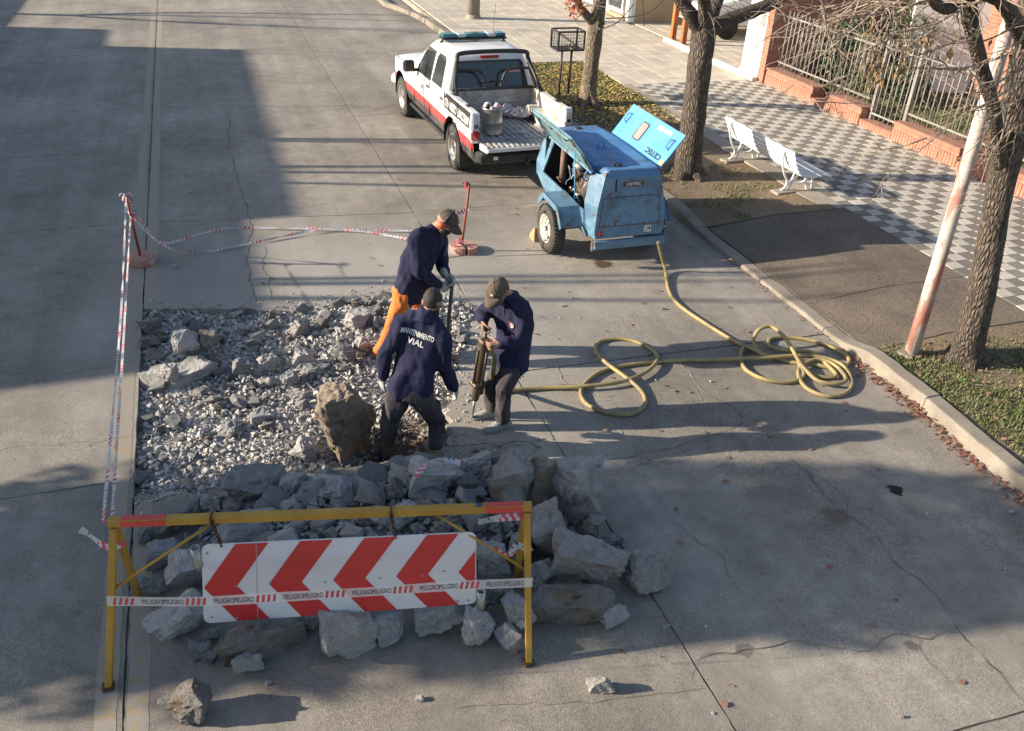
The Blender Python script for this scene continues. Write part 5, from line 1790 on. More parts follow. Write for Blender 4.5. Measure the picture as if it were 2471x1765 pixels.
for k in range(16):
    a = Vector((-.30 + rr.uniform(-.1, .06), rr.uniform(.45, 1.3), rr.uniform(.6, 1.05)))
    pts = [a]
    for q in range(4):
        pts.append(pts[-1] + Vector((rr.uniform(-.05, .04), rr.uniform(-.12, .12), rr.uniform(-.12, .1))))
    mb = MB(); mb.tube(smoothpath(pts, 4), rr.uniform(.006, .016), 6); mb.build('pipework', rr.choice((M_ENGINE, M_PIPE, M_GALV, M_BLACKMETAL, M_BLUEDK)), cmpr)
for k in range(10):
    mb = MB(); mb.box((-.31 + rr.uniform(-.07, .05), rr.uniform(.45, 1.3), rr.uniform(.56, 1.0)), (rr.uniform(.05, .1), rr.uniform(.05, .13), rr.uniform(.05, .12)), Matrix.Rotation(rr.uniform(0, 1), 3, 'X'), bev=.01); mb.build('engine_part', rr.choice((M_ENGINE, M_ENGINE, M_PIPE, M_GALV)), cmpr)
# fender, wheels, drawbar
for s in (-1, 1):
    f0, f1 = (-.53, -.83) if s < 0 else (.42, .69)
    pr = [(.24, .50), (.40, .70), (.90, .72), (1.06, .56)]
    fd = MB()
    P0 = [Vector((f0, y, z)) for y, z in pr]; P1 = [Vector((f1, y, z)) for y, z in pr]
    dn_ = Vector((0, 0, -.02))
    fd.add(P0 + P1 + [p + dn_ for p in P0] + [p + dn_ for p in P1], [(i, i + 1, 5 + i, 4 + i) for i in range(3)] + [(8 + i, 12 + i, 13 + i, 9 + i) for i in range(3)] + [(0, 4, 12, 8), (3, 11, 15, 7)] + [(4 + i, 5 + i, 13 + i, 12 + i) for i in range(3)])
    fd = fd.build('fender', M_BLUE, cmpr)
    lip_ = MB()
    for i in range(3): lip_.bar(P1[i] + Vector((0, 0, -.03)), P1[i + 1] + Vector((0, 0, -.03)), .012, .07)
    lip_.build('fender_lip', M_BLUE, fd)
    tyre_wheel(cmpr, (-.785 if s < 0 else .63, .66, .315), .315, .19, .19, s, M_WHITERIM, holes=14)
mb = MB(); mb.tube([(-.66, .66, .31), (.66, .66, .31)], .03, 10); mb.box((-.5, .7, .40), (.08, .3, .06)); mb.box((.5, .7, .40), (.08, .3, .06)); mb.build('axle', M_PIPE, cmpr)
mb = MB(); mb.bar((-.25, 1.9, .45), (0, 2.95, .46), .06, .08); mb.bar((.25, 1.9, .45), (0, 2.95, .46), .06, .08); mb.tube([(-.18, 2.35, .2), (-.18, 2.35, .65)], .03, 10); mb.tube([(-.18, 2.35, .60), (-.30, 2.32, .62)], .012, 6); mb.build('drawbar', M_PIPE, cmpr)
mb = MB(); mb.tube([(.49, .12, .44), (.58, .10, .44)], .018, 10); mb.build('outlet_cock', M_GALV, cmpr)
# strap round the wheel and timber chock
M_WOOD = mat('sawn timber', (.50, .33, .18), (.40, .25, .13), 6, .8, bmp=.3, bscale=50)
wc = thing('wheel_chock', 'sawn timber chock behind the left wheel of the compressor', 'chock', (3.99, 10.27, 0))
mb = MB(); mb.prism([(-.09, 0), (.09, 0), (.09, .05), (-.06, .20), (-.09, .20)], -.05, .05, Matrix.Rotation(PI / 2, 4, 'Z') @ Matrix.Rotation(PI / 2, 4, 'X')); mb.build('wedge', M_WOOD, wc)


# ------------------------------------------------------------------ barricade with chevron board
def plane_hit(px, py, p0, n):
    r = ray(px, py)
    return CAM + r * ((Vector(p0) - CAM).dot(n) / r.dot(n))


M_BARR = mat('chipped yellow barricade paint', (.46, .265, .035), (.38, .21, .03), 4, .5, bmp=.2, bscale=40, chips=(.10, .06, .04), chip_scale=16, chip_at=.67)
M_REFL = mat('red reflective sticker', (.62, .07, .05), (.55, .06, .05), 5, .35, fine=.05)
M_RUSTCHAIN = mat('rusty chain', (.12, .06, .035), (.07, .04, .025), 20, .7, metal=.4)
M_SIGNW = mat('white sign sheet', (.74, .75, .78), (.68, .69, .72), 2.5, .4, fine=.04)
M_SIGNR = mat('red sign sheet', (.62, .045, .045), (.55, .04, .04), 3, .4, fine=.05)
M_TAPEW = mat('white warning tape', (.72, .72, .72), (.64, .64, .65), 6, .35, fine=.1)
for _m in (M_TAPEW,):
    _nt = _m.node_tree; _b = _nt.nodes['Principled BSDF']; _o = [q for q in _nt.nodes if q.type == 'OUTPUT_MATERIAL'][0]
    _t = _nt.nodes.new('ShaderNodeBsdfTransparent'); _x = _nt.nodes.new('ShaderNodeMixShader'); _x.inputs[0].default_value = .30
    L(_nt, _b.outputs[0], _x.inputs[1]); L(_nt, _t.outputs[0], _x.inputs[2]); L(_nt, _x.outputs[0], _o.inputs['Surface'])
M_TAPER = mat('red tape print', (.60, .06, .08), (.52, .06, .08), 6, .4)
M_TAPEB = mat('dark tape print', (.06, .06, .09), (.1, .1, .14), 9, .4)
M_TAPEG = mat('grey tape print', (.36, .36, .40), (.45, .45, .48), 9, .4)

fl, fr = G(262, 1660), G(1276, 1601)
bl_ = G(304, 1446)
ax = (fr - fl).normalized()
back = Vector((-ax.y, ax.x, 0))
dep = (bl_ - fl).dot(back)
aL0 = fl + back * dep * .45
nrm = back
AL = plane_hit(262, 1263, aL0, nrm); AR = plane_hit(1283, 1220, aL0, nrm)
bar_z = (AL.z + AR.z) / 2
AL.z = AR.z = bar_z
org = (fl + fr) / 2 + back * dep * .45
bar = thing('barricade', 'yellow steel trestle barricade with red reflectors on its top bar', 'barricade', org)
o_ = lambda p: Vector(p) - org
mb = MB(); mb.bar(o_(AL), o_(AR), .052, .052, bev=.004); tb = mb.build('top_bar', M_BARR, bar)
for t0, t1 in ((.03, .13), (.886, .977)):
    for q in ((0, -.0315, 0), (0, 0, .0315)):
        pass
    a, b_ = o_(AL.lerp(AR, t0)) - back * .0275, o_(AL.lerp(AR, t1)) - back * .0275
    mb = MB(); mb.bar(a, b_, .003, .042); mb.build('reflector', M_REFL, tb)
    a, b_ = o_(AL.lerp(AR, t0)) + Vector((0, 0, .0275)), o_(AL.lerp(AR, t1)) + Vector((0, 0, .0275))
    mb = MB(); mb.bar(a, b_, .042, .003); mb.build('reflector', M_REFL, tb)
mb = MB(); mb.bar(o_(AL.lerp(AR, .862)) + Vector((0, 0, .032)), o_(AL.lerp(AR, .876)) + Vector((0, 0, .032)), .036, .002); mb.build('blue_smear', mat('blue smear', (.04, .08, .2)), tb)
fR = fl + ax * (fr - fl).dot(ax)
for (foot, apex, s) in ((fl, AL + ax * .03, 1), (fr, AR - ax * .03, -1)):
    mb = MB(); mb.bar(o_(foot), o_(apex) - back * .02 - Vector((0, 0, .03)), .042, .042, up=tuple(back), bev=.004); lg = mb.build('leg', M_BARR, bar)
    mb = MB(); mb.box(o_(foot) + Vector((0, 0, .012)), (.07, .07, .02), bev=.005); mb.build('foot_plate', M_RUSTCHAIN, lg)
    rf = foot + back * dep
    mb = MB(); mb.bar(o_(rf), o_(apex) + back * .02 - Vector((0, 0, .03)), .042, .042, up=tuple(back), bev=.004); mb.build('leg', M_BARR, bar)
    # thin brace from the leg to the bar
    k = AL.lerp(AR, .235) if s > 0 else AL.lerp(AR, .765)
    p = foot.lerp(apex, .60)
    mb = MB(); mb.tube([o_(p), o_(k) - Vector((0, 0, .035))], .009, 8); mb.build('brace', M_BARR, bar)


# chevron board hung by two chains
sp0 = aL0 - back * .05
sn = nrm
cTL, cTR, cBR, cBL = [plane_hit(x, y, sp0, sn) for x, y in ((486, 1315), (1149, 1284), (1149, 1456), (492, 1504))]
sgn_o = (cTL + cTR + cBR + cBL) / 4
ux = ((cTR + cBR) - (cTL + cBL)).normalized()
uy = Vector((0, 0, 1)); uy = (uy - ux * uy.dot(ux)).normalized()
SW = ((cTR - cTL).length + (cBR - cBL).length) / 2
SH = ((cTL - cBL).length + (cTR - cBR).length) / 2
en = ux.cross(uy)       # towards the camera side
if en.dot(CAM - sgn_o) < 0: en = -en
sign = thing('chevron_sign', 'red and white chevron board hanging from the yellow barricade', 'sign', sgn_o)
S = lambda u, v, off=0.0: cBL.lerp(cBR, u).lerp(cTL.lerp(cTR, u), v) - sgn_o + en * off
rc = .05
corners = []
for (cu, cv, a0) in ((1, 1, 0), (0, 1, 90), (0, 0, 180), (1, 0, 270)):
    for a in range(a0, a0 + 91, 18):
        cx = (cu * SW) + (-rc if cu else rc) + rc * math.cos(R(a)); cy = (cv * SH) + (-rc if cv else rc) + rc * math.sin(R(a))
        corners.append((cx / SW, cy / SH))
n = len(corners)
mb = MB(); mb.add([S(u, v, .004) for u, v in corners] + [S(u, v, -.004) for u, v in corners], [list(range(n)), list(range(n, 2 * n))[::-1]] + [(i, (i + 1) % n, n + (i + 1) % n, n + i) for i in range(n)])
board = mb.build('board', M_SIGNW, sign)


def clip_poly(poly, u0, u1):
    for lim, keep in ((u0, 1), (u1, -1)):
        out = []
        for i in range(len(poly)):
            a, b_ = poly[i], poly[(i + 1) % len(poly)]
            ia, ib = (a[0] - lim) * keep >= 0, (b_[0] - lim) * keep >= 0
            if ia: out.append(a)
            if ia != ib:
                t = (lim - a[0]) / (b_[0] - a[0]); out.append((lim, a[1] + (b_[1] - a[1]) * t))
        poly = out
    return poly


for k in range(5):
    u = .005 + k * .232
    w_ = .118; d_ = .115
    pl = clip_poly([(u, .47), (u + d_, 1 - .004), (u + d_ + w_, 1 - .004), (u + w_, .47), (u + d_ + w_, .004), (u + d_, .004)], .004, .996)
    if len(pl) < 3: continue
    mb = MB()
    h = .007
    lo = clip_poly([(u, .47), (u + w_, .47), (u + d_ + w_, .004), (u + d_, .004)], .004, .996)
    hi = clip_poly([(u, .47), (u + d_, .996), (u + d_ + w_, .996), (u + w_, .47)], .004, .996)
    for q in (lo, hi):
        if len(q) >= 3: mb.add([S(a, b_, .0062) for a, b_ in q], [list(range(len(q)))])
    mb.build('chevron', M_SIGNR, board, fix=False)
mb = MB(); mb.add([S(.193, .0, .0066), S(.195, 0, .0066), S(.195, 1, .0066), S(.193, 1, .0066)], [(0, 1, 2, 3)]); mb.build('sheet_joint', M_TAPEG, board, fix=False)
for u, v in ((.02, .9), (.12, .46), (.24, .48), (.44, .45), (.64, .46), (.80, .45), (.88, .5), (.03, .08), (.12, .04), (.97, .06), (.93, .06)):
    mb = MB(); mb.lathe([(0, .004), (.007, .003), (.009, 0)], 8, Matrix.Translation(S(u, v, .006)) @ en.to_track_quat('Z', 'Y').to_matrix().to_4x4()); mb.build('screw', M_GALV, board)
for (u, v) in ((-.018, .86), (1.018, .06)):
    mb = MB()
    mb.lathe([(.030, -.075), (.030, .075), (.024, .075), (.024, -.075)], 14, Matrix.Translation(S(u, v)) @ uy.to_track_quat('Z', 'Y').to_matrix().to_4x4())
    mb.build('hinge_tube', M_GALV, sign)
for t, u in ((.235, .072), (.655, .70)):
    top = AL.lerp(AR, t) - sgn_o + Vector((0, 0, .03)); bot = S(u, .985, .01)
    mb = MB(); n = 9
    for k in range(n):
        c = (top - back * .035).lerp(bot, (k + .5) / n); L_ = (bot - top).length / n * .72
        a = 0 if k % 2 else PI / 2
        sdv = ux * math.cos(a) + back * math.sin(a)
        d = (bot - top).normalized()
        mb.tube([c + d * L_ * math.cos(R(q)) + sdv * .010 * math.sin(R(q)) for q in range(0, 360, 45)], .004, 5, closed=True)
    mb.tube([top - back * .036, top + Vector((0, 0, .008)), top + back * .036, top + back * .036 - Vector((0, 0, .07)), top - back * .036 - Vector((0, 0, .07)), top - back * .036], .006, 5)
    mb.build('chain', M_RUSTCHAIN, sign)


# ------------------------------------------------------------------ warning tape
def ribbon(name, label, pts, wv, width=.07, period=.42, seed=0, twist=.25, sub=8, text=False, group=None):
    """tape along the points; wv = direction of its width"""
    P = smoothpath(pts, sub)
    org_ = Vector(P[0])
    rr = random.Random(seed)
    dist = [0.0]
    for i in range(1, len(P)): dist.append(dist[-1] + (P[i] - P[i - 1]).length)
    tot = dist[-1]
    step = .0125 if not text else .02
    n = max(4, int(tot / step))

    def at(s):
        s = max(0, min(tot, s))
        import bisect
        i = min(max(bisect.bisect_left(dist, s), 1), len(P) - 1)
        t = (s - dist[i - 1]) / max(1e-6, dist[i] - dist[i - 1])
        p = P[i - 1].lerp(P[i], t); d = (P[i] - P[i - 1]).normalized()
        w = Vector(wv); w = (w - d * w.dot(d)).normalized()
        a = twist * (noise.noise(Vector((s * 1.7, seed, 0))) * 2.2 + noise.noise(Vector((s * 6, seed, 5))) * .6)
        return p, Quaternion(d, a) @ w, d
    th = tag(bpy.data.objects.new(name, None), label, 'tape', group)
    COL.objects.link(th); th.location = org_
    mb = MB(); vv = []
    for k in range(n + 1):
        p, w, d = at(tot * k / n)
        vv += [p + w * width / 2 - org_, p - org_ + d.cross(w) * .0015, p - w * width / 2 - org_]
    o = len(mb.v)
    mb.v += vv
    for k in range(n):
        s = tot * k / n
        ph = (s / period) % 1.0
        for j in range(2):
            mi = 0
            if not text:
                if ph < .38: mi = 1 if int(ph / .38 * 6 + j * .5) % 2 == 0 else 0
                elif ph < .90: mi = (2, 0, 3, 0)[int(ph * 37) % 4] if j == 0 else (3, 0)[int(ph * 29) % 2]
            mb.f.append([o + 3 * k + j, o + 3 * k + j + 1, o + 3 * k + 3 + j + 1, o + 3 * k + 3 + j]); mb.m.append(mi); mb.s.append(True)
    mb.build('tape_strip', [M_TAPEW, M_TAPER, M_TAPEB, M_TAPEG], th, fix=False)
    if text:
        vv_, ff_ = text_mesh('PELIGRO', .012)
        k = 0
        s0 = .03
        while s0 < tot - .3:
            for q in range(4):      # slanted red bars
                bb = MB(); x0 = s0 + q * .032
                pts4 = []
                for du, v in ((0, -.36), (.016, -.36), (.026, .36), (.010, .36)):
                    p, w, d = at(x0 + du); pts4.append(p + w * width * v - org_ + d.cross(w) * -.0022)
                pts5 = [q_ + at(x0)[2].cross(at(x0)[1]) * .0044 for q_ in pts4]
                bb.add(pts4, [(0, 1, 2, 3)]); bb.add(pts5, [(0, 1, 2, 3)]); bb.build('red_bar', M_TAPER, th, fix=False)
            if s0 + .40 < tot:
                bb = MB()
                for rep, off in ((0, .16), (1, .275)):
                    pv = []
                    wid = max(v[0] for v in vv_) - min(v[0] for v in vv_)
                    sgn_ = 1
                    for v in vv_:
                        p, w, d = at(s0 + off + .06 + sgn_ * v[0] / wid * .115)
                        pv.append(p + w * v[1] * width * .5 * (1 if rep == 0 else 1) - org_ - d.cross(w) * .0024)
                    bb.add(pv, ff_)
                    bb.add([q_ + Vector((0, 0, 0)) + at(s0)[2].cross(at(s0)[1]) * .0048 for q_ in pv], ff_)
                bb.build('lettering', M_TAPEB, th, fix=False)
            s0 += .40
    return th


pl0 = fl - back * .05
tl, tr = plane_hit(258, 1451, pl0, nrm), plane_hit(1285, 1406, pl0, nrm)
mid = [plane_hit(x, y, pl0, nrm) for x, y in ((480, 1452), (700, 1440), (900, 1428), (1100, 1414))]
ribbon('warning_tape', 'warning tape printed in red and black stretched across the front of the barricade', [tl] + mid + [tr], (0, 0, 1), .078, seed=1, twist=.06, text=True)
rr = random.Random(5)
k1 = AR - Vector((0, 0, .08)) - ax * .03
ribbon('warning_tape', 'torn warning tape knotted round the right leg of the barricade', [k1 + back * .0 - ax * .02, k1 - ax * .15 + Vector((0, 0, -.05)) + back * .05, k1 - ax * .30 + Vector((0, 0, -.14)) + back * .12], (0, .5, 1), .05, seed=2, twist=1.2)
ribbon('warning_tape', 'loose loop of warning tape on the right brace of the barricade', [k1 - ax * .20 + Vector((0, 0, -.26)), k1 - ax * .10 + Vector((0, 0, -.33)), k1 - ax * .05 + Vector((0, 0, -.24)), k1 + ax * .0 + Vector((0, 0, -.27)), k1 + ax * .05 + Vector((0, 0, -.25)) - back * .03], (0, .5, 1), .04, seed=3, twist=1.6)
k2 = AL - Vector((0, 0, .14))
ribbon('warning_tape', 'short end of warning tape sticking out at the left leg of the barricade', [k2 + ax * .08 - back * .04, k2 - ax * .02 - back * .06, k2 - ax * .13 + Vector((0, 0, .05)), k2 - ax * .17 + Vector((0, 0, .09))], (0, .3, 1), .04, seed=4, twist=.8)
ribbon('warning_tape', 'strip of warning tape lying over a slanted stone slab of the heap', [G(1005, 1150, .5), G(1030, 1118, .52), G(1065, 1108, .53), G(1115, 1118, .50)], (1, .4, .2), .05, seed=6, twist=1.0)

# ------------------------------------------------------------------ tape posts
M_POSTRED = mat('red oxide post paint', (.30, .075, .05), (.24, .06, .04), 6, .6, bmp=.2)
M_BASERED = mat('red painted concrete', (.42, .165, .125), (.40, .26, .21), 5, .9, bmp=.5, bscale=40, chips=(.45, .40, .35), chip_scale=10, chip_at=.58)
pL = G(342, 634); pR = G(1117, 606)
tL = AY(304, 474, pL.y - .05); tR = AY(1133, 446, pR.y)
po = thing('tape_post', 'leaning red tape post on a round painted base beside the centre line', 'post', pL)
mb = MB(); mb.lathe([(0, 0), (.165, 0), (.17, .01), (.165, .085), (.15, .095), (0, .10)], 28)
for v in mb.v: v += Vector((noise.noise(v * 9), noise.noise(v * 9 + Vector((3, 0, 0))), 0)) * .008
mb.build('base', M_BASERED, po)
mb = MB(); mb.tube([(0, 0, .05), tL - pL], .016, 10); mb.build('stem', M_POSTRED, po)
pr_ = thing('tape_post', 'upright red tape post on a cracked round base beside the compressor wheel', 'post', pR)
for s, dz, dx in ((-1, .012, 0), (1, 0, .012)):
    pts = [(.165 * math.cos(R(a)), .165 * math.sin(R(a))) for a in range(-90, 91, 15)]
    crk = [(.02, .10), (-.015, .04), (.02, -.03), (-.01, -.1)]
    mb = MB(); mb.prism([(s * x, y) for x, y in pts] + [(s * abs(x) * .3, y) for x, y in crk], 0, .085 + dz, Matrix.Translation((s * .012 + dx, -.01 * s, 0)))
    mb.build('base_half', M_BASERED, pr_)
mb = MB(); mb.tube([(-.02, 0, .05), tR - pR], .016, 10); mb.build('stem', M_POSTRED, pr_)


def knot(name, parent, c, n, r_, seed):
    rr = random.Random(seed)
    for k in range(n):
        d = Vector((rr.gauss(0, 1), rr.gauss(0, 1), rr.gauss(0, .8))).normalized()
        q = Vector((rr.gauss(0, 1), rr.gauss(0, 1), rr.gauss(0, 1)))
        w = d.cross(q).normalized() * .012
        mb = MB(); pts = [c, c + d * r_ * .6 + Vector((0, 0, .02)), c + d * r_ + Vector((0, 0, -.02))]
        mb.add([p + w for p in pts] + [p - w for p in pts], [(0, 1, 4, 3), (1, 2, 5, 4)], 0, True)
        mb.build(name, rr.choice((M_TAPEW, M_TAPEW, M_TAPER)), parent, fix=False)


knot('tape_knot', po, tL - pL, 9, .08, 1)
knot('tape_knot', po, (tL - pL) * .72, 8, .06, 2)
knot('tape_knot', pr_, tR - pR, 8, .07, 3)
knot('tape_knot', pr_, (tR - pR) * .62, 7, .06, 4)
knot('tape_knot', pr_, Vector((-.05, -.02, .12)), 8, .09, 5)
tLm = pL.lerp(tL, .72)
ribbon('warning_tape', 'taut warning tape from the barricade up to the top of the leaning post', [AL - ax * .03, AL.lerp(tL, .5) - Vector((0, 0, .05)), tL], (1, 0, .1), .022, seed=11, twist=.9)
ribbon('warning_tape', 'taut warning tape from the barricade to halfway up the leaning post', [AL + ax * .02, AL.lerp(tLm, .5) - Vector((0, 0, .06)), tLm], (1, 0, .1), .022, seed=12, twist=1.0)
z6 = lambda x, y, z=.03: G(x * .4397, y * .4397, z)
ribbon('warning_tape', 'upper sagging warning tape from the leaning post lying out along the road', [tL, tL.lerp(z6(905, 1335), .5) + Vector((0, 0, -.12)), z6(905, 1335, .05), z6(1100, 1283), z6(1230, 1255), z6(1400, 1250), z6(1750, 1257), z6(2000, 1272), z6(2230, 1312)], (.15, .7, .8), .034, seed=13, twist=1.1)
ribbon('warning_tape', 'lower sagging warning tape from the middle of the leaning post', [tLm, tLm.lerp(z6(1000, 1375), .5) + Vector((0, 0, -.12)), z6(1000, 1375, .05), z6(1150, 1378), z6(1300, 1350), z6(1500, 1310), z6(1750, 1262, .045), z6(2000, 1262), z6(2280, 1268)], (.15, .7, .8), .034, seed=14, twist=1.1)
tRm = pR.lerp(tR, .62)
ribbon('warning_tape', 'warning tape end hanging from the middle of the upright post behind the capped worker', [tRm, tRm + Vector((-.22, -.05, -.03)), tRm + Vector((-.42, -.05, -.12)), tRm + Vector((-.62, -.04, -.2))], (.1, .5, .8), .05, seed=15, twist=.9)
ribbon('warning_tape', 'warning tape lying against the cracked base of the upright post', [pR + Vector((-.02, -.03, .12)), pR + Vector((-.22, -.12, .06)), pR + Vector((-.42, -.16, .03)), pR + Vector((-.62, -.15, .02))], (.1, .8, .5), .05, seed=16, twist=.7)

# ------------------------------------------------------------------ air hose
M_HOSE = mat('yellow rubber hose', (.36, .285, .115), (.22, .18, .095), 7, .55, bmp=.15, fine=.1, fscale=30)
h7 = lambda x, y, z=.022: G(1400 + x * .7173, 600 + y * .7173, z)
hd = lambda x, y, z=.022: G(x * 1.0866, y * 1.0866, z)
hose_pts = [h7(262, -22, .42), h7(272, 20, .25), h7(286, 70, .06), h7(298, 140), h7(330, 188), h7(410, 245), h7(520, 312), h7(610, 352), h7(700, 380), h7(790, 392), h7(870, 402), h7(905, 380, .03),
            h7(880, 350), h7(800, 315), h7(700, 298), h7(640, 305), h7(640, 330), h7(700, 345, .06), h7(780, 350, .06), h7(840, 400, .05), h7(860, 430, .03), h7(800, 430), h7(745, 390, .06), h7(715, 340, .16), h7(680, 290, .22), h7(640, 262, .24), h7(600, 275, .22), h7(583, 310, .12),
            h7(600, 345, .06), h7(640, 372, .06), h7(560, 330, .05), h7(540, 365), h7(560, 410), h7(630, 443), h7(710, 449), h7(752, 428, .03), h7(735, 385, .07), h7(760, 410, .06), h7(800, 445, .05), h7(860, 455, .05), h7(895, 440, .05), h7(860, 395, .06), h7(800, 372, .07),
            h7(745, 395, .05), h7(735, 430, .03), h7(765, 472), h7(830, 497), h7(890, 488), h7(914, 455, .03), h7(890, 400, .06), h7(830, 370, .07), h7(740, 361, .08), h7(640, 366, .08), h7(540, 371, .05), h7(400, 376), hd(1540, 800), hd(1470, 803), hd(1390, 812), hd(1330, 828), hd(1292, 862), hd(1300, 895), hd(1345, 916), hd(1400, 920), hd(1432, 898), hd(1425, 870), hd(1395, 842, .05), hd(1345, 805, .07), hd(1322, 778, .04), hd(1335, 758), hd(1390, 754), hd(1440, 772), hd(1460, 797, .04), hd(1435, 826, .05), hd(1380, 848, .05), hd(1300, 858, .05), hd(1220, 862), hd(1150, 866, .03), hd(1115, 868, .03)]
hose = thing('air_hose', 'yellow air hose looped across the road from the compressor to the breaker', 'hose', hd(1470, 803, 0))
HP = smoothpath(hose_pts, 5)
mb = MB(); mb.tube([p - hose.location for p in HP], .0215, 10); mb.build('hose_line', M_HOSE, hose)
mb = MB(); e0 = HP[-1] - hose.location; mb.tube([e0 + Vector((.12, 0, 0)), e0 + Vector((-.02, 0, 0))], .03, 10); mb.build('coupling', M_GALV, hose)


# ------------------------------------------------------------------ broken concrete
def rubble_mat(name, ca, cb, dust, dust_amt=.5, brown=None, brown_at=.5):
    m, nt, b = _new(name)
    c = coords(nt, 'obj')
    oi = nt.nodes.new('ShaderNodeObjectInfo')
    off = N(nt, 'ShaderNodeVectorMath', operation='ADD')
    sc = N(nt, 'ShaderNodeMath', operation='MULTIPLY'); L(nt, oi.outputs['Random'], sc.inputs[0]); sc.inputs[1].default_value = 37.0
    L(nt, c, off.inputs[0]); L(nt, sc.outputs[0], off.inputs[1])
    v = off.outputs[0]
    cc = ramp(nt, noise_tex(nt, v, 7, 6, .65), [(.32, cb), (.66, ca)])
    vo = N(nt, 'ShaderNodeTexVoronoi', Scale=70.0); L(nt, v, vo.inputs['Vector'])
    cc = mixc(nt, .5, cc, mixc(nt, 1.0, cc, maprange(nt, vo.outputs['Color'], 0, 1, .6, 1.4), 'MULTIPLY'))
    if brown is not None:
        cc = mixc(nt, maprange(nt, noise_tex(nt, v, 3.5, 5, .6), brown_at, brown_at + .1), cc, brown)
    ge = nt.nodes.new('ShaderNodeNewGeometry')
    sx = N(nt, 'ShaderNodeSeparateXYZ'); L(nt, ge.outputs['Normal'], sx.inputs[0])
    du = math_(nt, 'MULTIPLY', maprange(nt, sx.outputs['Z'], .1, .9), maprange(nt, noise_tex(nt, v, 12, 5), .3, .7, .3, 1.0))
    cc = mixc(nt, math_(nt, 'MULTIPLY', du, dust_amt), cc, dust)
    cc = mixc(nt, 1.0, cc, maprange(nt, oi.outputs['Random'], 0, 1, .66, 1.16), 'MULTIPLY')
    L(nt, cc, b.inputs['Base Color'])
    b.inputs['Roughness'].default_value = .95
    b.inputs['Specular IOR Level'].default_value = .25
    bump(nt, b, math_(nt, 'ADD', noise_tex(nt, v, 45, 6, .7), math_(nt, 'MULTIPLY', noise_tex(nt, v, 14, 4), 1.2)), .9, .02)
    return m


M_RUB = rubble_mat('grey broken concrete', (.325, .325, .325), (.205, .207, .21), (.43, .425, .415))
M_RUBL = rubble_mat('pale broken concrete', (.42, .41, .395), (.30, .295, .285), (.52, .505, .48))
M_RUBB = rubble_mat('earth stained concrete', (.31, .30, .285), (.20, .19, .18), (.40, .39, .37), .4, (.19, .135, .088), .52)
M_RUBBR = rubble_mat('brown clay block', (.33, .265, .20), (.21, .165, .125), (.44, .38, .315), .5, (.15, .115, .085), .58)
RM = {'g': M_RUB, 'l': M_RUBL, 'b': M_RUBB, 'B': M_RUBBR}


def rock_mesh(name, seed, dims, m, npts=16, boxy=.55, cuts=3, rough=.05):
    rr = random.Random(seed)
    bm = bmesh.new()
    if boxy >= .5 and cuts > 1:
        # block: shifted corners of a box plus a few chips
        for sx in (-1, 1):
            for sy in (-1, 1):
                for sz in (-1, 1):
                    bm.verts.new((sx * dims[0] / 2 * rr.uniform(.25, 1.0), sy * dims[1] / 2 * rr.uniform(.25, 1.0), sz * dims[2] / 2 * rr.uniform(.35, 1.0)))
        npts = 7
    for _ in range(npts):
        d = Vector((rr.gauss(0, 1), rr.gauss(0, 1), rr.gauss(0, 1))).normalized()
        mx = max(abs(d.x), abs(d.y), abs(d.z))
        q = d.lerp(d / mx, boxy) * rr.uniform(.82, 1.0)
        bm.verts.new((q.x * dims[0] / 2, q.y * dims[1] / 2, q.z * dims[2] / 2))
    res = bmesh.ops.convex_hull(bm, input=bm.verts[:])
    bmesh.ops.delete(bm, geom=[v for v in bm.verts if not v.link_faces], context='VERTS')
    if cuts:
        bmesh.ops.dissolve_limit(bm, angle_limit=R(12), verts=bm.verts[:], edges=bm.edges[:])
        bmesh.ops.triangulate(bm, faces=bm.faces[:])
        bmesh.ops.subdivide_edges(bm, edges=bm.edges[:], cuts=cuts, use_grid_fill=True)
        s = max(dims)
        o = Vector((seed * 1.37, seed * .71, seed * .23))
        for v in bm.verts:
            n_ = v.co.normalized()
            r0 = noise.noise(v.co * (2.6 / s) + o)
            f_ = (noise.fractal(v.co * (3.6 / s) + o, .8, 2.1, 5) * 1.1 - (1 - abs(r0) * 2) * .5) * rough * s + noise.noise(v.co * (17 / s) + o) * rough * .5 * s + noise.noise(v.co * (34 / s) + o) * rough * .28 * s
            v.co += n_ * f_
    bmesh.ops.recalc_face_normals(bm, faces=bm.faces[:])
    me = bpy.data.meshes.new(name)
    bm.to_mesh(me); bm.free()
    me.materials.append(m)
    return me


def heap_z(x, y):
    yc = 5.12 - .14 * (x - 1.0)
    h = .25 * math.exp(-abs((x - .95) / 1.15) ** 4) * math.exp(-abs((y - yc) / .52) ** 4)
    return h + (noise.noise(Vector((x * 5, y * 5, 9))) * .04 + noise.noise(Vector((x * 12, y * 12, 4))) * .02) * min(1, h * 12)


mb = MB()
mb.grid(lambda u, v: Vector((lerp(-.75, 2.75, u), lerp(4.35, 6.0, v), heap_z(lerp(-.75, 2.75, u), lerp(4.35, 6.0, v)) - .012)), 70, 40)
tag(mb.build('heap_core_rubble', mat('heap dirt', (.24, .23, .215), (.15, .145, .135), 8, .97, bmp=.9, bscale=30, bdist=.03, co='world'), fix=False), 'crushed dirt and fines under the heap of concrete lumps', 'rubble', kind='stuff')

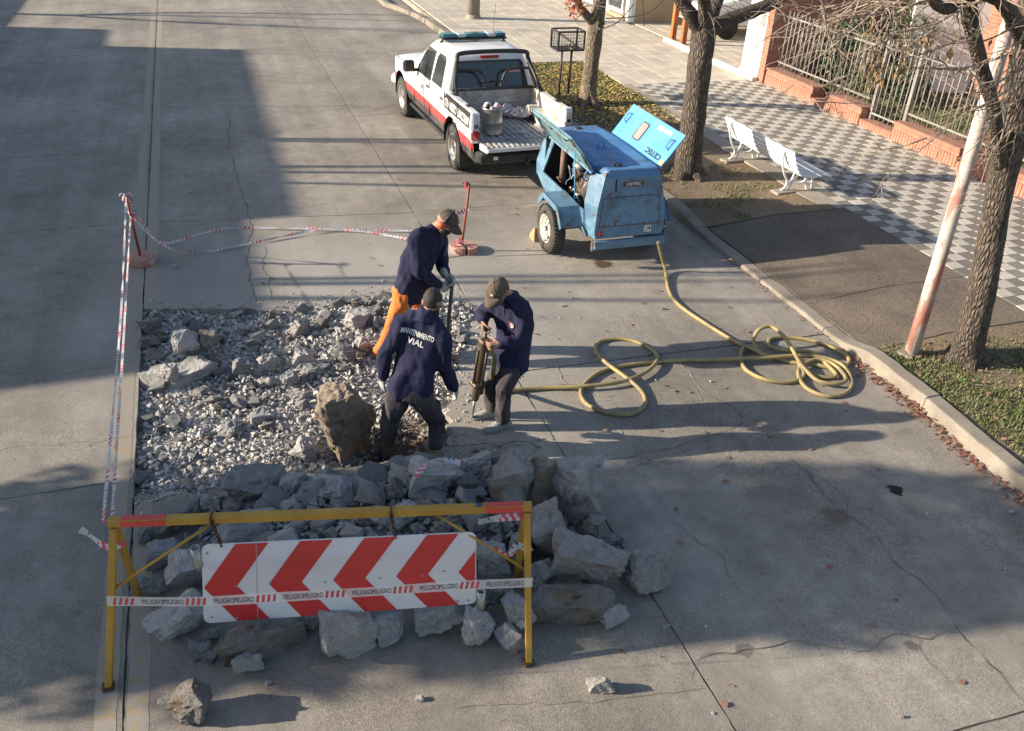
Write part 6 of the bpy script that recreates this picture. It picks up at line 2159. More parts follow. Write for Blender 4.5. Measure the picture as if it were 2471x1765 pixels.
# lumps of the heap: centre and size read in photo pixels, height of the base, stone kind, label
HEAP = [
    (628, 190, 205, 190, .10, 'l', 'pale slab standing on edge at the left of the heap, sunlit on top', .8),
    (770, 205, 128, 150, .12, 'g', 'rounded grey lump right of the pale slab on edge'),
    (915, 228, 180, 118, .14, 'g', 'wide flat grey block behind the middle of the barricade bar', .8),
    (1020, 190, 110, 92, .13, 'g', 'knobbly grey lump between the flat block and the worker'),
    (1148, 132, 150, 105, .12, 'l', 'cluster-like pale lump at the feet of the nearest worker'),
    (1160, 188, 92, 72, .18, 'g', 'small grey lump below the slab with tape on it'),
    (1282, 178, 225, 190, .16, 'l', 'large slanted slab with a strip of tape lying on it', .85),
    (1412, 128, 150, 105, .10, 'l', 'pale lump behind the slanted slab on the road side'),
    (1480, 160, 62, 112, .16, 'g', 'narrow upright grey lump left of the tall brown block'),
    (1560, 185, 140, 255, .12, 'b', 'tall brown earth stained block on end above the bar end', .7),
    (1668, 182, 150, 175, .12, 'B', 'dark brown block leaning right of the tall brown block'),
    (1725, 158, 105, 95, .12, 'g', 'grey lump between the dark brown block and the big pale boulder'),
    (1815, 228, 160, 238, .04, 'l', 'big pale angular boulder at the right end of the heap', .7),
    (608, 335, 190, 118, .14, 'g', 'dark front side of the pale slab on edge, added as a block below the bar', .8),  # added block standing in for the slab's dark front
    (1045, 312, 85, 76, .20, 'g', 'small grey lump under the middle of the bar'),
    (1165, 305, 170, 95, .20, 'l', 'wide pale lump under the bar right of the middle'),
    (1345, 315, 130, 90, .20, 'b', 'brown grey lump under the bar beside the right brace'),
    (318, 338, 125, 90, .0, 'b', 'brown grey lump lying behind the left brace'),
    (237, 367, 62, 66, .0, 'g', 'small grey lump nearest the left leg of the barricade'),
    (305, 442, 115, 110, .0, 'g', 'grey lump touching the left brace of the barricade'),
    (380, 500, 132, 138, .06, 'l', 'pale upright lump left of the chevron board'),
    (1488, 468, 98, 128, .10, 'g', 'squarish grey lump right of the chevron board', .8),
    (1700, 370, 128, 200, .10, 'l', 'tall pale block just right of the barricade leg top', .7),
    (1668, 512, 100, 112, .05, 'g', 'grey lump half behind the right barricade leg'),
    (1846, 476, 255, 172, .10, 'b', 'big brown topped block right of the barricade'),
    (2068, 496, 198, 148, .0, 'b', 'flat brown slab lying alone at the right edge of the heap', .8),
    (1785, 622, 285, 142, .0, 'b', 'wide earth stained block at the front right of the heap', .8),
    (1940, 666, 92, 84, .0, 'l', 'small pale lump in front of the wide earth stained block'),
    (1582, 650, 92, 130, .06, 'g', 'grey lump leaning against the right barricade leg'),
    (1566, 752, 100, 102, .0, 'g', 'grey lump on the road left of the right leg foot'),
    (1436, 726, 112, 142, .0, 'l', 'egg shaped pale lump standing below the right end of the board'),
    (1280, 680, 212, 122, .0, 'g', 'long grey slab below the right half of the board', .85),
    (1120, 708, 100, 112, .0, 'g', 'small dark grey lump below the middle of the board'),
    (968, 732, 188, 168, .0, 'l', 'pointed pale slab below the middle of the board', .8),
    (828, 682, 120, 84, .0, 'g', 'grey lump tucked under the lower edge of the board'),
    (672, 752, 300, 152, .0, 'b', 'long low block below the left half of the board', .7),
    (604, 842, 112, 88, .0, 'l', 'small pale lump in front of the long low block'),
    (358, 686, 190, 132, .0, 'l', 'pale sunlit block below the left end of the board', .7),
    (466, 741, 66, 46, .0, 'l', 'small pale stone on top of a darker one beside the pale block'),
    (430, 788, 92, 66, .0, 'g', 'flat grey stone under the small pale stone'),
    (466, 816, 46, 50, .0, 'g', 'smallest grey stone beside the flat one'),
    (390, 984, 172, 138, .0, 'b', 'lone brown faced lump on the yellow line in front of the barricade', .7),
    (1888, 920, 82, 66, .0, 'l', 'lone small lump on the road far right of the barricade'),
    (1520, 592, 86, 72, .06, 'g', 'dark lump behind the hinge at the lower right of the board'),
    (1440, 630, 74, 60, .03, 'g', 'small lump just below the lower right corner of the board'),
    (1872, 348, 84, 84, .05, 'b', 'small brown lump under the big pale boulder'),
    (1930, 392, 88, 52, .0, 'g', 'flat dark fragment right of the big pale boulder'),
    (880, 340, 80, 70, .18, 'g', 'small dark lump under the bar left of the middle'),
    (780, 345, 90, 64, .18, 'g', 'dark flat lump below the bar between the chains'),
    (480, 265, 90, 70, .02, 'l', 'small pale lump behind the left chain'),
    (395, 290, 110, 70, .0, 'g', 'grey lump behind the left part of the bar'),
    (1600, 420, 80, 100, .08, 'g', 'dark grey lump behind the right leg'),
    (1240, 245, 90, 64, .18, 'g', 'small lump wedged under the slanted slab'),
    (250, 560, 110, 60, .0, 'g', 'low dusty lump behind the tape on the left'),
]
fwd = ROT @ Vector((0, 0, 1))
for i, it in enumerate(HEAP):
    cx, cy, w, h, zb, kd, lb = it[:7]
    boxy = it[7] if len(it) > 7 else .55
    px, py = 200 + cx * .6596, 1050 + cy * .6596
    p = G(px, py + h * .6596 * .22, zb)
    mpp = (p - CAM).dot(fwd) / FOC
    wm = w * .6596 * mpp * 1.22
    s = h * .6596 * mpp * (.98 if cy > 215 or cx > 1480 else .80)
    me = rock_mesh('concrete_lump', 100 + i * 7, (wm, s * 1.05, s * 1.12), RM[kd], 15, boxy, 6, .062)
    o = link('concrete_lump', me)
    o.location = (p.x, p.y, zb + s * .46)
    rq = random.Random(i); o.rotation_euler = (rq.uniform(-.4, .4), rq.uniform(-.35, .35), rq.uniform(-.5, .5))
    tag(o, lb, 'concrete lump', 'lumps of broken concrete in the heap')

# large pieces inside the hole
q8 = lambda x, y, z: G(310 + x * .3325, 700 + y * .3325, z)
big = [(1590, 1010, .50, .46, 1.08, 'B', 'tall brown clay boulder standing in the hole beside the nearest worker', (.10, -.26, .35), .42, -.2),
       (410, 560, .80, .52, .17, 'l', 'broad pale piece of slab lying tilted at the left of the hole', (.05, -.1, .25), .85, -.12),
       (420, 340, .30, .26, .30, 'l', 'pale knobbly lump on top of the broad slab piece', (0, 0, .5), .4, .02),
       (585, 330, .26, .24, .28, 'b', 'brownish lump with a wire beside the pale knobbly one', (0, 0, .2), .4, -.02),
       (315, 540, .25, .16, .20, 'l', 'wedge of pale concrete leaning on the broad slab piece', (.3, .4, .3), .5, -.02),
       (815, 520, .27, .2, .24, 'g', 'upright grey lump in the middle of the hole', (0, .1, .1), .5, -.14),
       (1010, 470, .32, .26, .20, 'l', 'large pale lump in the middle back of the hole', (0, 0, .6), .4, -.12),
       (1260, 210, .32, .22, .22, 'l', 'pale block against the far edge of the hole', (.2, .1, .4), .6, -.10),
       (1270, 440, .22, .18, .22, 'l', 'leaning pale lump right of the middle of the hole', (.2, .3, 0), .5, -.10),
       (1370, 500, .32, .22, .14, 'g', 'flat grey lump behind the brown boulder', (0, .1, .2), .5, -.10),
       (1175, 575, .24, .2, .16, 'g', 'rounded grey lump behind and left of the brown boulder', (0, 0, .3), .4, -.12),
       (1005, 600, .26, .14, .12, 'l', 'long pale splinter lying across the hole', (0, 0, .2), .6, -.14),
       (935, 860, .30, .22, .16, 'g', 'grey lump in the sunlit middle of the hole', (0, 0, .4), .5, -.16),
       (760, 930, .26, .2, .15, 'g', 'grey lump left of the sunlit middle of the hole', (0, 0, .9), .5, -.16),
       (1310, 1130, .28, .22, .24, 'l', 'pale angular lump left of the foot of the brown boulder', (0, .3, .2), .5, -.16),
       (1235, 690, .20, .16, .13, 'l', 'pale rounded lump just left of the brown boulder top', (0, 0, .1), .4, -.14),
       (1600, 400, .26, .22, .2, 'g', 'dusky lump behind the brown boulder near the worker in orange', (0, 0, .5), .5, -.06),
       (1650, 150, .34, .24, .22, 'l', 'pale lump on the far edge of the hole behind the workers', (0, 0, .3), .5, -.02),
       (1690, 330, .22, .2, .17, 'l', 'pale lump left of the orange trousers', (0, 0, .5), .5, -.05),
       (160, 180, .26, .16, .16, 'b', 'yellowish lump in the far left corner of the hole', (0, .2, .5), .6, -.10)]
for i, (x, y, sx, sy, sz, kd, lb, rot, boxy, zb) in enumerate(big):
    zb += .06 if i else 0
    p = q8(x, y + (110 if i else 260), zb)
    me = rock_mesh('concrete_lump', 900 + i * 11, (sx, sy, sz), RM[kd], 16 if i else 26, boxy, 6, .065 if i else .050)
    o = link('concrete_lump', me); o.location = (p.x, p.y, zb + sz * .42); o.rotation_euler = rot
    tag(o, lb, 'concrete lump' if i else 'boulder', 'large broken pieces in the hole')

# medium rubble: single pieces that nothing tells apart
meds = [rock_mesh('rubble_piece', 3000 + k, (1, random.Random(k).uniform(.65, .95), random.Random(k + 9).uniform(.5, .8)), RM['gglgllgb'[k % 8]], 12, .45, 1, .05) for k in range(16)]
rr = random.Random(77)
n = 0
while n < 195:
    x, y = rr.uniform(-.93, 2.62), rr.uniform(6.05, 9.3)
    if not inside(PIT, x, y): continue
    if x > .95 and x < 1.6 and y < 6.6: continue
    big_ = rr.random() ** 2.2
    if y > 7.8 or x > 1.5: big_ = min(1, big_ * 1.5 + .1)
    s = lerp(.075, .22, big_)
    o = link('rubble_piece', rr.choice(meds))
    o.scale = (s, s, s)
    o.location = (x, y, pit_z(x, y) + s * .22 + .02)
    o.rotation_euler = (rr.uniform(-.5, .5), rr.uniform(-.5, .5), rr.uniform(0, 6.3))
    tag(o, 'fist sized piece of grey concrete rubble lying in the hole', 'rubble', 'loose pieces of rubble in the hole')
    n += 1

# fine rubble, too many to count
temps = []
for k in range(14):
    me = rock_mesh('t', 5000 + k, (1, .8, .62), M_RUB, 9, .4, 0)
    vv = np.array([v.co[:] for v in me.vertices]); ff = [tuple(p.vertices) for p in me.polygons]
    temps.append((vv, ff)); bpy.data.meshes.remove(me)


def scatter(name, label, n, place, sizes, m, seed):
    rs = np.random.RandomState(seed)
    V, F = [], []
    off = 0
    for k in range(n):
        pt = place(rs)
        if pt is None: continue
        s = sizes(rs)
        vv, ff = temps[rs.randint(len(temps))]
        a, b_, c_ = rs.uniform(0, 6.28), rs.uniform(-.7, .7), rs.uniform(-.7, .7)
        ca, sa = math.cos(a), math.sin(a); cb, sb = math.cos(b_), math.sin(b_); cc, sc = math.cos(c_), math.sin(c_)
        rm = np.array(((ca, -sa, 0), (sa, ca, 0), (0, 0, 1))) @ np.array(((1, 0, 0), (0, cb, -sb), (0, sb, cb))) @ np.array(((cc, 0, sc), (0, 1, 0), (-sc, 0, cc)))
        V.append((vv * s) @ rm.T + np.array((pt[0], pt[1], pt[2] + s * .18)))
        F += [tuple(i + off for i in f_) for f_ in ff]
        off += len(vv)
    me = bpy.data.meshes.new(name)
    me.from_pydata(np.concatenate(V).tolist(), [], F)
    me.materials.append(m); me.update()
    return tag(link(name, me), label, 'rubble', kind='stuff')


def fine_mat():
    m, nt, b = _new('fine rubble')
    c = coords(nt, 'world')
    vo = N(nt, 'ShaderNodeTexVoronoi', Scale=17.0); L(nt, c, vo.inputs['Vector'])
    s = N(nt, 'ShaderNodeSeparateColor'); L(nt, vo.outputs['Color'], s.inputs[0])
    cc = ramp(nt, s.outputs[0], [(0, (.39, .38, .36)), (.45, (.48, .465, .44)), (.85, (.52, .505, .475)), (1.0, (.44, .36, .31))])
    cc = mixc(nt, 1.0, cc, maprange(nt, noise_tex(nt, c, 40, 4), .3, .7, .8, 1.2), 'MULTIPLY')
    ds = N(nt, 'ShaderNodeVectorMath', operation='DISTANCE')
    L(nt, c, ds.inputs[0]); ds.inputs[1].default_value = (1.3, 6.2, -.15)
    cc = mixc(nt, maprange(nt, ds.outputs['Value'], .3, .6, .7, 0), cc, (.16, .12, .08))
    L(nt, cc, b.inputs['Base Color'])
    b.inputs['Roughness'].default_value = .95
    bump(nt, b, noise_tex(nt, c, 70, 4), .7, .01)
    return m


M_FINE = fine_mat()


def in_pit(rs):
    x, y = rs.uniform(-.95, 2.65), rs.uniform(5.95, 9.4)
    if not inside(PIT, x, y): return None
    if (x - 1.3) ** 2 + (y - 6.25) ** 2 < .09 and rs.rand() < .75: return None
    return (x, y, pit_z(x, y) + rs.rand() * .035)


def near_pit(rs):
    a = rs.randint(len(PIT)); p, q = PIT[a], PIT[(a + 1) % len(PIT)]
    t = rs.rand()
    d = abs(rs.normal(0, .22))
    x, y = lerp(p[0], q[0], t), lerp(p[1], q[1], t)
    if p[0] < -.9 and q[0] < -.9: return None
    cx, cy = .9, 7.5
    v = Vector((x - cx, y - cy)).normalized()
    x, y = x + v.x * d, y + v.y * d
    if x < -.95 or inside(PIT, x, y): return None
    return (x, y, .002)


def on_heap(rs):
    x, y = rs.uniform(-.55, 2.5), rs.uniform(4.5, 5.95)
    h_ = heap_z(x, y)
    if h_ < .03 and rs.rand() < .85: return None
    return (x, y, max(h_, .001))


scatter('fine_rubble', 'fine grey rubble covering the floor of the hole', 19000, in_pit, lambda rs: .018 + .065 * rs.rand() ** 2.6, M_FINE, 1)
scatter('edge_rubble', 'small crumbs of concrete scattered round the edge of the hole', 1500, near_pit, lambda rs: .008 + .04 * rs.rand() ** 4, M_FINE, 2)
rr = random.Random(78)
for k in range(128):
    x, y = rr.uniform(-.4, 2.45), rr.uniform(4.5, 5.8)
    h_ = heap_z(x, y)
    if h_ < .06: continue
    s = lerp(.13, .34, rr.random() ** 1.4)
    o = link('rubble_piece', rr.choice(meds)); o.scale = (s, s, s); o.location = (x, y, h_ + s * .18); o.rotation_euler = (rr.uniform(-.6, .6), rr.uniform(-.6, .6), rr.uniform(0, 6.3))
    tag(o, 'small grey stone wedged between the larger lumps of the heap', 'rubble', 'small stones filling the heap')
scatter('heap_rubble', 'small broken stones filling the gaps of the heap', 3200, on_heap, lambda rs: .025 + .12 * rs.rand() ** 2.2, M_RUB, 3)


def on_road(rs):
    x, y = rs.uniform(-2, 6), rs.uniform(2.3, 10.5)
    if inside(PIT, x, y): return None
    w_ = math.exp(-((x - 2) ** 2 / 3.0 + (y - 5.5) ** 2 / 6.0))
    return (x, y, .001) if rs.rand() < .12 + w_ * .8 else None


scatter('road_grit', 'scattered grit and chips on the road surface', 1400, on_road, lambda rs: .005 + .03 * rs.rand() ** 6, M_FINE, 4)
# a few countable stray stones on the road
for k, (x, y, s, lb) in enumerate(((1600, 748, .05, 'small pale stone on the road left of the hose loop'), (1282, 942, .06, 'small grey stone beside the hose near the standing boots'), (1608, 1516, .05, 'pale pebble on the road right of the lone brown slab'), (2440, 1240, .05, 'pale pebble near the kerb at the right edge'), (1012, 1690, .05, 'tan pebble on the road below the board'), (648, 1650, .04, 'small tan pebble below the left part of the board'), (2178, 1732, .03, 'white pebble at the bottom right of the road'), (425, 647, .07, 'white scrap of rubble beside the leaning post base'))):
    p = G(x, y, 0)
    o = link('pebble', rock_mesh('pebble', 7000 + k, (s * 1.5, s, s * .8), M_RUBL, 12, .4, 1, .05)); o.location = (p.x, p.y, s * .3)
    tag(o, lb, 'stone', 'stray stones on the road')
# wires sticking out of the slab piece
M_WIRE = mat('bent wire', (.30, .26, .21), (.2, .17, .14), 9, .6, metal=.5)
for k, (pts, lb) in enumerate((([(490, 270, .1), (500, 210, .28), (560, 195, .30), (640, 190, .30)], 'bent wire rising from the knobbly lump in the hole'), ([(345, 720, -.08), (380, 695, -.02), (450, 700, 0), (520, 730, -.06)], 'loose wire lying in front of the broad slab piece'))):
    P = smoothpath([q8(*p) for p in pts], 6)
    t_ = thing('wire', lb, 'wire', P[0])
    mb = MB(); mb.tube([p - P[0] for p in P], .004, 6); mb.build('strand', M_WIRE, t_)


# ------------------------------------------------------------------ people
def remesh(mb, name, voxel, m, parent, smooth=4, wrinkle=0.0, wscale=9.0, seed=0, stretch=(1, 1, .45)):
    """one continuous surface from overlapping shapes"""
    me = mb.mesh('tmp', m)
    bm = bmesh.new(); bm.from_mesh(me); bmesh.ops.recalc_face_normals(bm, faces=bm.faces); bm.to_mesh(me); bm.free()
    ob = bpy.data.objects.new('tmp', me); COL.objects.link(ob)
    md = ob.modifiers.new('r', 'REMESH'); md.mode = 'VOXEL'; md.voxel_size = voxel
    if smooth:
        sm = ob.modifiers.new('s', 'SMOOTH'); sm.iterations = smooth; sm.factor = .5
    dg = bpy.context.evaluated_depsgraph_get()
    out = bpy.data.meshes.new_from_object(ob.evaluated_get(dg))
    bpy.data.objects.remove(ob); bpy.data.meshes.remove(me)
    out.name = name
    out.materials.clear(); out.materials.append(m)
    if wrinkle:
        o = Vector((seed * 3.1, seed * 1.7, 0))
        nr = [v.normal.copy() for v in out.vertices]
        for v, n_ in zip(out.vertices, nr):
            q = Vector((v.co.x * stretch[0], v.co.y * stretch[1], v.co.z * stretch[2])) * wscale + o
            r_ = 1 - abs(noise.noise(q)) * 2.2
            r2 = 1 - abs(noise.noise(q * 2.3 + Vector((5, 0, 0)))) * 2.0
            v.co += n_ * wrinkle * (r_ * .8 + r2 * .4 - .6)
    for p in out.polygons: p.use_smooth = True
    out.update()
    return link(name, out, parent)


def capsule(mb, pts, rad, sub=4, seg=14):
    P = smoothpath(pts, sub) if len(pts) > 2 else [Vector(p) for p in pts]
    n = len(P); rr_ = []
    for i in range(n):
        t = i / (n - 1) * (len(rad) - 1); k = min(int(t), len(rad) - 2)
        rr_.append(lerp(rad[k], rad[k + 1], t - k))
    mb.tube(P, rr_, seg)
    mb.ball(P[0], rr_[0] * .999, n=8); mb.ball(P[-1], rr_[-1] * .999, n=8)


def ring(c, lat, fw, a, b_, n=24, pw=2.4):
    out = []
    for k in range(n):
        t = 2 * PI * k / n
        ct, st = math.cos(t), math.sin(t)
        out.append(c + lat * (a * math.copysign(abs(ct) ** (2 / pw), ct)) + fw * (b_ * math.copysign(abs(st) ** (2 / pw), st)))
    return out


def torso(mb, J, grow=0.0, low=-.10, top=True):
    P, N_ = J['pelvis'], J['neck']
    latp = (J['hipR'] - J['hipL']).normalized(); latn = (J['shR'] - J['shL']).normalized()
    up = (N_ - P)
    fw = J['face']
    mid = P.lerp(N_, .5) - J['bend'] * (J['back'] if 'back' in J else fw)
    spine = smoothpath([P + up.normalized() * low, P, mid, N_], 6)
    n = len(spine)
    prof = [(0.0, .165, .115), (.18, .172, .122), (.33, .165, .118), (.55, .170, .122), (.72, .188, .125), (.86, .188, .112), (.95, .125, .085), (1.0, .075, .07)]
    rings = []
    for i, p in enumerate(spine):
        t = i / (n - 1)
        for k in range(len(prof) - 1):
            if t <= prof[k + 1][0] + 1e-6: break
        q = (t - prof[k][0]) / (prof[k + 1][0] - prof[k][0])
        a = lerp(prof[k][1], prof[k + 1][1], q) + grow; b_ = lerp(prof[k][2], prof[k + 1][2], q) + grow
        tg = (spine[min(i + 1, n - 1)] - spine[max(i - 1, 0)]).normalized()
        lat = latp.lerp(latn, t); lat = (lat - tg * lat.dot(tg)).normalized()
        f_ = tg.cross(lat)
        if f_.dot(fw) < 0: f_ = -f_
        rings.append(ring(p, lat, f_, a * J.get('w', 1), b_ * J.get('w', 1)))
    mb.loft(rings)


def hand(mb, wrist, dr_, pn, side, curl=.5, r_=.0085, spread=.10):
    d = Vector(dr_).normalized(); n_ = Vector(pn); n_ = (n_ - d * n_.dot(d)).normalized()
    s = d.cross(n_) * side
    w = Vector(wrist)
    mb.loft([ring(w - d * .01, s, n_, .027, .020, 14), ring(w + d * .025, s, n_, .036, .018, 14), ring(w + d * .06, s, n_, .042, .016, 14), ring(w + d * .092, s, n_, .041, .013, 14)])
    for k, (off, ln) in enumerate(((.031, .074), (.0105, .084), (-.0105, .078), (-.031, .060))):
        p = w + d * .085 + s * off
        a = 0.0; pts = [p - d * .02, p]
        for q, fr_ in enumerate((.46, .30, .24)):
            a += curl * (.7, 1.0, .8)[q] * (1 + .08 * k)
            dd = d * math.cos(a) + n_ * math.sin(a) + s * (spread * (1.5 - k) / 1.5 * (1 if a < 1 else .2))
            p = p + dd.normalized() * ln * fr_; pts.append(p)
        capsule(mb, pts, [r_ * 1.05, r_ * 1.05, r_, r_ * .95, r_ * .82], 2, 8)
    p = w + d * .022 + s * .030
    t1_ = (d * .65 + s * .62 + n_ * (.25 + .5 * curl)).normalized(); t2_ = (d * .85 + s * .15 + n_ * (.3 + .8 * curl)).normalized()
    capsule(mb, [p - t1_ * .015, p + t1_ * .045, p + t1_ * .045 + t2_ * .034, p + t1_ * .045 + t2_ * .034 + (t2_ * .6 + n_ * .5 * curl - s * .2).normalized() * .022], [r_ * 1.5, r_ * 1.25, r_ * 1.05, r_ * .85], 2, 8)


def head_frame(J):
    f_ = J['look'].normalized()
    u = Vector((0, 0, 1)); u = (u - f_ * u.dot(f_)).normalized()
    return f_.cross(u), f_, u


def head(mb, J):
    r_, f_, u = head_frame(J); c = J['head']
    rm = Matrix((r_, f_, u)).transposed()
    B_ = lambda x, y, z, rad: mb.ball(c + r_ * x + f_ * y + u * z, rad, rm, n=9)
    B_(0, -.008, .022, (.076, .096, .098)); B_(0, .022, -.035, (.062, .068, .075)); B_(0, .045, -.082, (.046, .045, .034)); B_(0, .078, -.102, (.020, .018, .017))
    B_(0, .098, -.012, (.013, .018, .013)); B_(0, .088, .010, (.009, .014, .030)); B_(0, .078, .034, (.052, .016, .012)); B_(.034, .066, -.018, (.022, .018, .02)); B_(-.034, .066, -.018, (.022, .018, .02))
    B_(0, .083, -.054, (.025, .013, .007)); B_(0, .082, -.068, (.021, .012, .008))
    for s in (-1, 1): B_(s * .078, -.012, -.005, (.010, .022, .033))
    capsule(mb, [c - u * .05 - f_ * .02, c.lerp(J['neck'], .6) - f_ * .01, J['neck']], [.054, .056, .062], 3)


def shell(name, parent, J, rad, off, keep, m, grow=1.0, n=16, rough=0.0):
    """part of an ellipsoid round the head: hair, beard, cap crown"""
    r_, f_, u = head_frame(J); c = J['head'] + r_ * off[0] + f_ * off[1] + u * off[2]
    rm = Matrix((r_, f_, u)).transposed()
    mb = MB(); mb.ball(c, rad, rm, n=n)
    fs, ms, ss = [], [], []
    for fc in mb.f:
        q = sum((mb.v[i] for i in fc), Vector()) / len(fc) - c
        if keep(q.dot(r_), q.dot(f_), q.dot(u)):
            fs.append(fc); ms.append(0); ss.append(True)
    mb.f, mb.m, mb.s = fs, ms, ss
    if rough:
        for i, v in enumerate(mb.v): mb.v[i] = v + (v - c).normalized() * noise.noise(v * 60) * rough
    me = mb.mesh(name, m)
    bm = bmesh.new(); bm.from_mesh(me)
    bmesh.ops.delete(bm, geom=[v for v in bm.verts if not v.link_faces], context='VERTS')
    bmesh.ops.recalc_face_normals(bm, faces=bm.faces)
    bmesh.ops.solidify(bm, geom=bm.faces[:], thickness=.006)
    bm.to_mesh(me); bm.free()
    return link(name, me, parent)


def cap(parent, J, m, logo=None):
    r_, f_, u = head_frame(J); c = J['head']
    crown = shell('cap', parent, J, (.087, .108, .100), (0, -.004, .030), lambda x, y, z: z > .004 - .10 * min(0, y + .02) * 0 and z > -.004, m)
    mb = MB(); nb = 12; vv = []
    for k in range(nb + 1):
        a = lerp(-1.18, 1.18, k / nb)
        inn = c + r_ * (.084 * math.sin(a)) + f_ * (-.004 + .104 * math.cos(a)) + u * (.030 + .006)
        ext = .085 * math.cos(a) ** .6
        mdl = inn + f_ * ext * .55 - u * (.010 + .016 * math.sin(a) ** 2)
        out = inn + f_ * ext - u * (.028 + .030 * math.sin(a) ** 2)
        vv += [inn, mdl, out]
    mb.add(vv, [(3 * k + j, 3 * k + j + 1, 3 * k + 4 + j, 3 * k + 3 + j) for k in range(nb) for j in range(2)], 0, True)
    me = mb.mesh('brim', m); bm = bmesh.new(); bm.from_mesh(me); bmesh.ops.solidify(bm, geom=bm.faces[:], thickness=.005); bm.to_mesh(me); bm.free()
    link('brim', me, crown)
    mb = MB(); mb.ball(c + u * .132 - f_ * .004, .008, n=5); mb.build('button', m, crown)
    for a in (0, 1.05, 2.1):        # panel seams
        mb = MB(); dv = r_ * math.cos(a) + f_ * math.sin(a); ra = math.hypot(.0875 * math.cos(a), .1085 * math.sin(a))
        mb.tube([c - f_ * .004 + u * .030 + dv * ra * math.cos(t) * 1.005 + u * .1005 * math.sin(t) for t in [R(q) for q in range(4, 177, 8)]], .0018, 4); mb.build('seam', m, crown)
    if logo:
        mb = MB(); mb.ball(c + f_ * .092 + u * .078 + r_ * logo[1], (.018, .010, .014), Matrix((r_, f_, u)).transposed(), n=6); mb.build('cap_badge', logo[0], crown)
    return crown


def foot(mb, ankle, toe, zsole, w=.046, high=.12):
    a = Vector((ankle.x, ankle.y, zsole)); d = Vector((toe.x - a.x, toe.y - a.y, 0)); d.normalize(); s = Vector((-d.y, d.x, 0)); u = Vector((0, 0, 1))
    st = [(-.085, .62, .02, .06), (-.07, .82, .0, .075), (-.02, .92, .0, .088), (.05, .95, .0, .082), (.11, 1.08, .0, .062), (.16, 1.02, .0, .050), (.195, .7, .006, .040), (.205, .4, .014, .030)]
    rings = []
    for (x, ww, z0, z1) in st:
        c = a + d * x
        rings.append([c + s * (w * ww * cx) + u * lerp(z0, z1, cz) for cx, cz in ((-.9, 0), (.9, 0), (1, .3), (.85, .7), (.45, 1), (-.45, 1), (-.85, .7), (-1, .3))])
    mb.loft(rings)
    capsule(mb, [a + u * .05, a + u * high + (ankle - Vector((a.x, a.y, ankle.z))) * 0], [.05, .052])


M_SKIN = mat('skin', (.36, .20, .135), (.31, .165, .11), 6, .55, fine=.06, bmp=.1)
M_FLEECE = mat('navy fleece', (.030, .031, .068), (.021, .022, .050), 7, .95, bmp=.6, bscale=18, bdist=.014, fine=.25, fscale=120, spec=.2)
M_NAVYTR = mat('dark work trousers', (.036, .033, .044), (.095, .086, .088), 5, .95, bmp=.6, bscale=20, bdist=.014, fine=.2, spec=.2)
M_ORANGETR = mat('orange work trousers', (.72, .19, .04), (.62, .15, .03), 4, .85, bmp=.5, bscale=18, bdist=.012, fine=.1)
M_CAPM = mat('grey brown cap cloth', (.115, .088, .072), (.09, .068, .056), 8, .95, bmp=.4, bscale=140, bdist=.002)
M_HAIR = mat('black hair', (.022, .017, .014), (.036, .029, .024), 30, .7, bmp=.9, bscale=150, bdist=.006)
M_GLOVE = mat('grey work gloves', (.42, .42, .40), (.28, .30, .32), 9, .9, bmp=.4, bscale=90)
M_SHOE = mat('grey suede shoes', (.31, .31, .29), (.23, .23, .215), 9, .9, bmp=.4, bscale=80)
M_SHOEB = mat('tan boots', (.30, .22, .15), (.20, .15, .11), 9, .85, bmp=.4)
M_BOOT = mat('dark rubber boots', (.012, .015, .03), (.02, .022, .035), 5, .5)
M_MUFF = mat('orange ear cups', (.55, .10, .03), (.48, .08, .02), 5, .4)
M_BADGE = mat('red and white badge', (.65, .08, .10), (.75, .60, .62), 60, .7, lo=.45, hi=.55)
M_GOLD = mat('pale cap print', (.55, .48, .30), (.4, .33, .2), 60, .8)
M_LACE = mat('white laces', (.6, .6, .58), (.5, .5, .48), 30, .8)


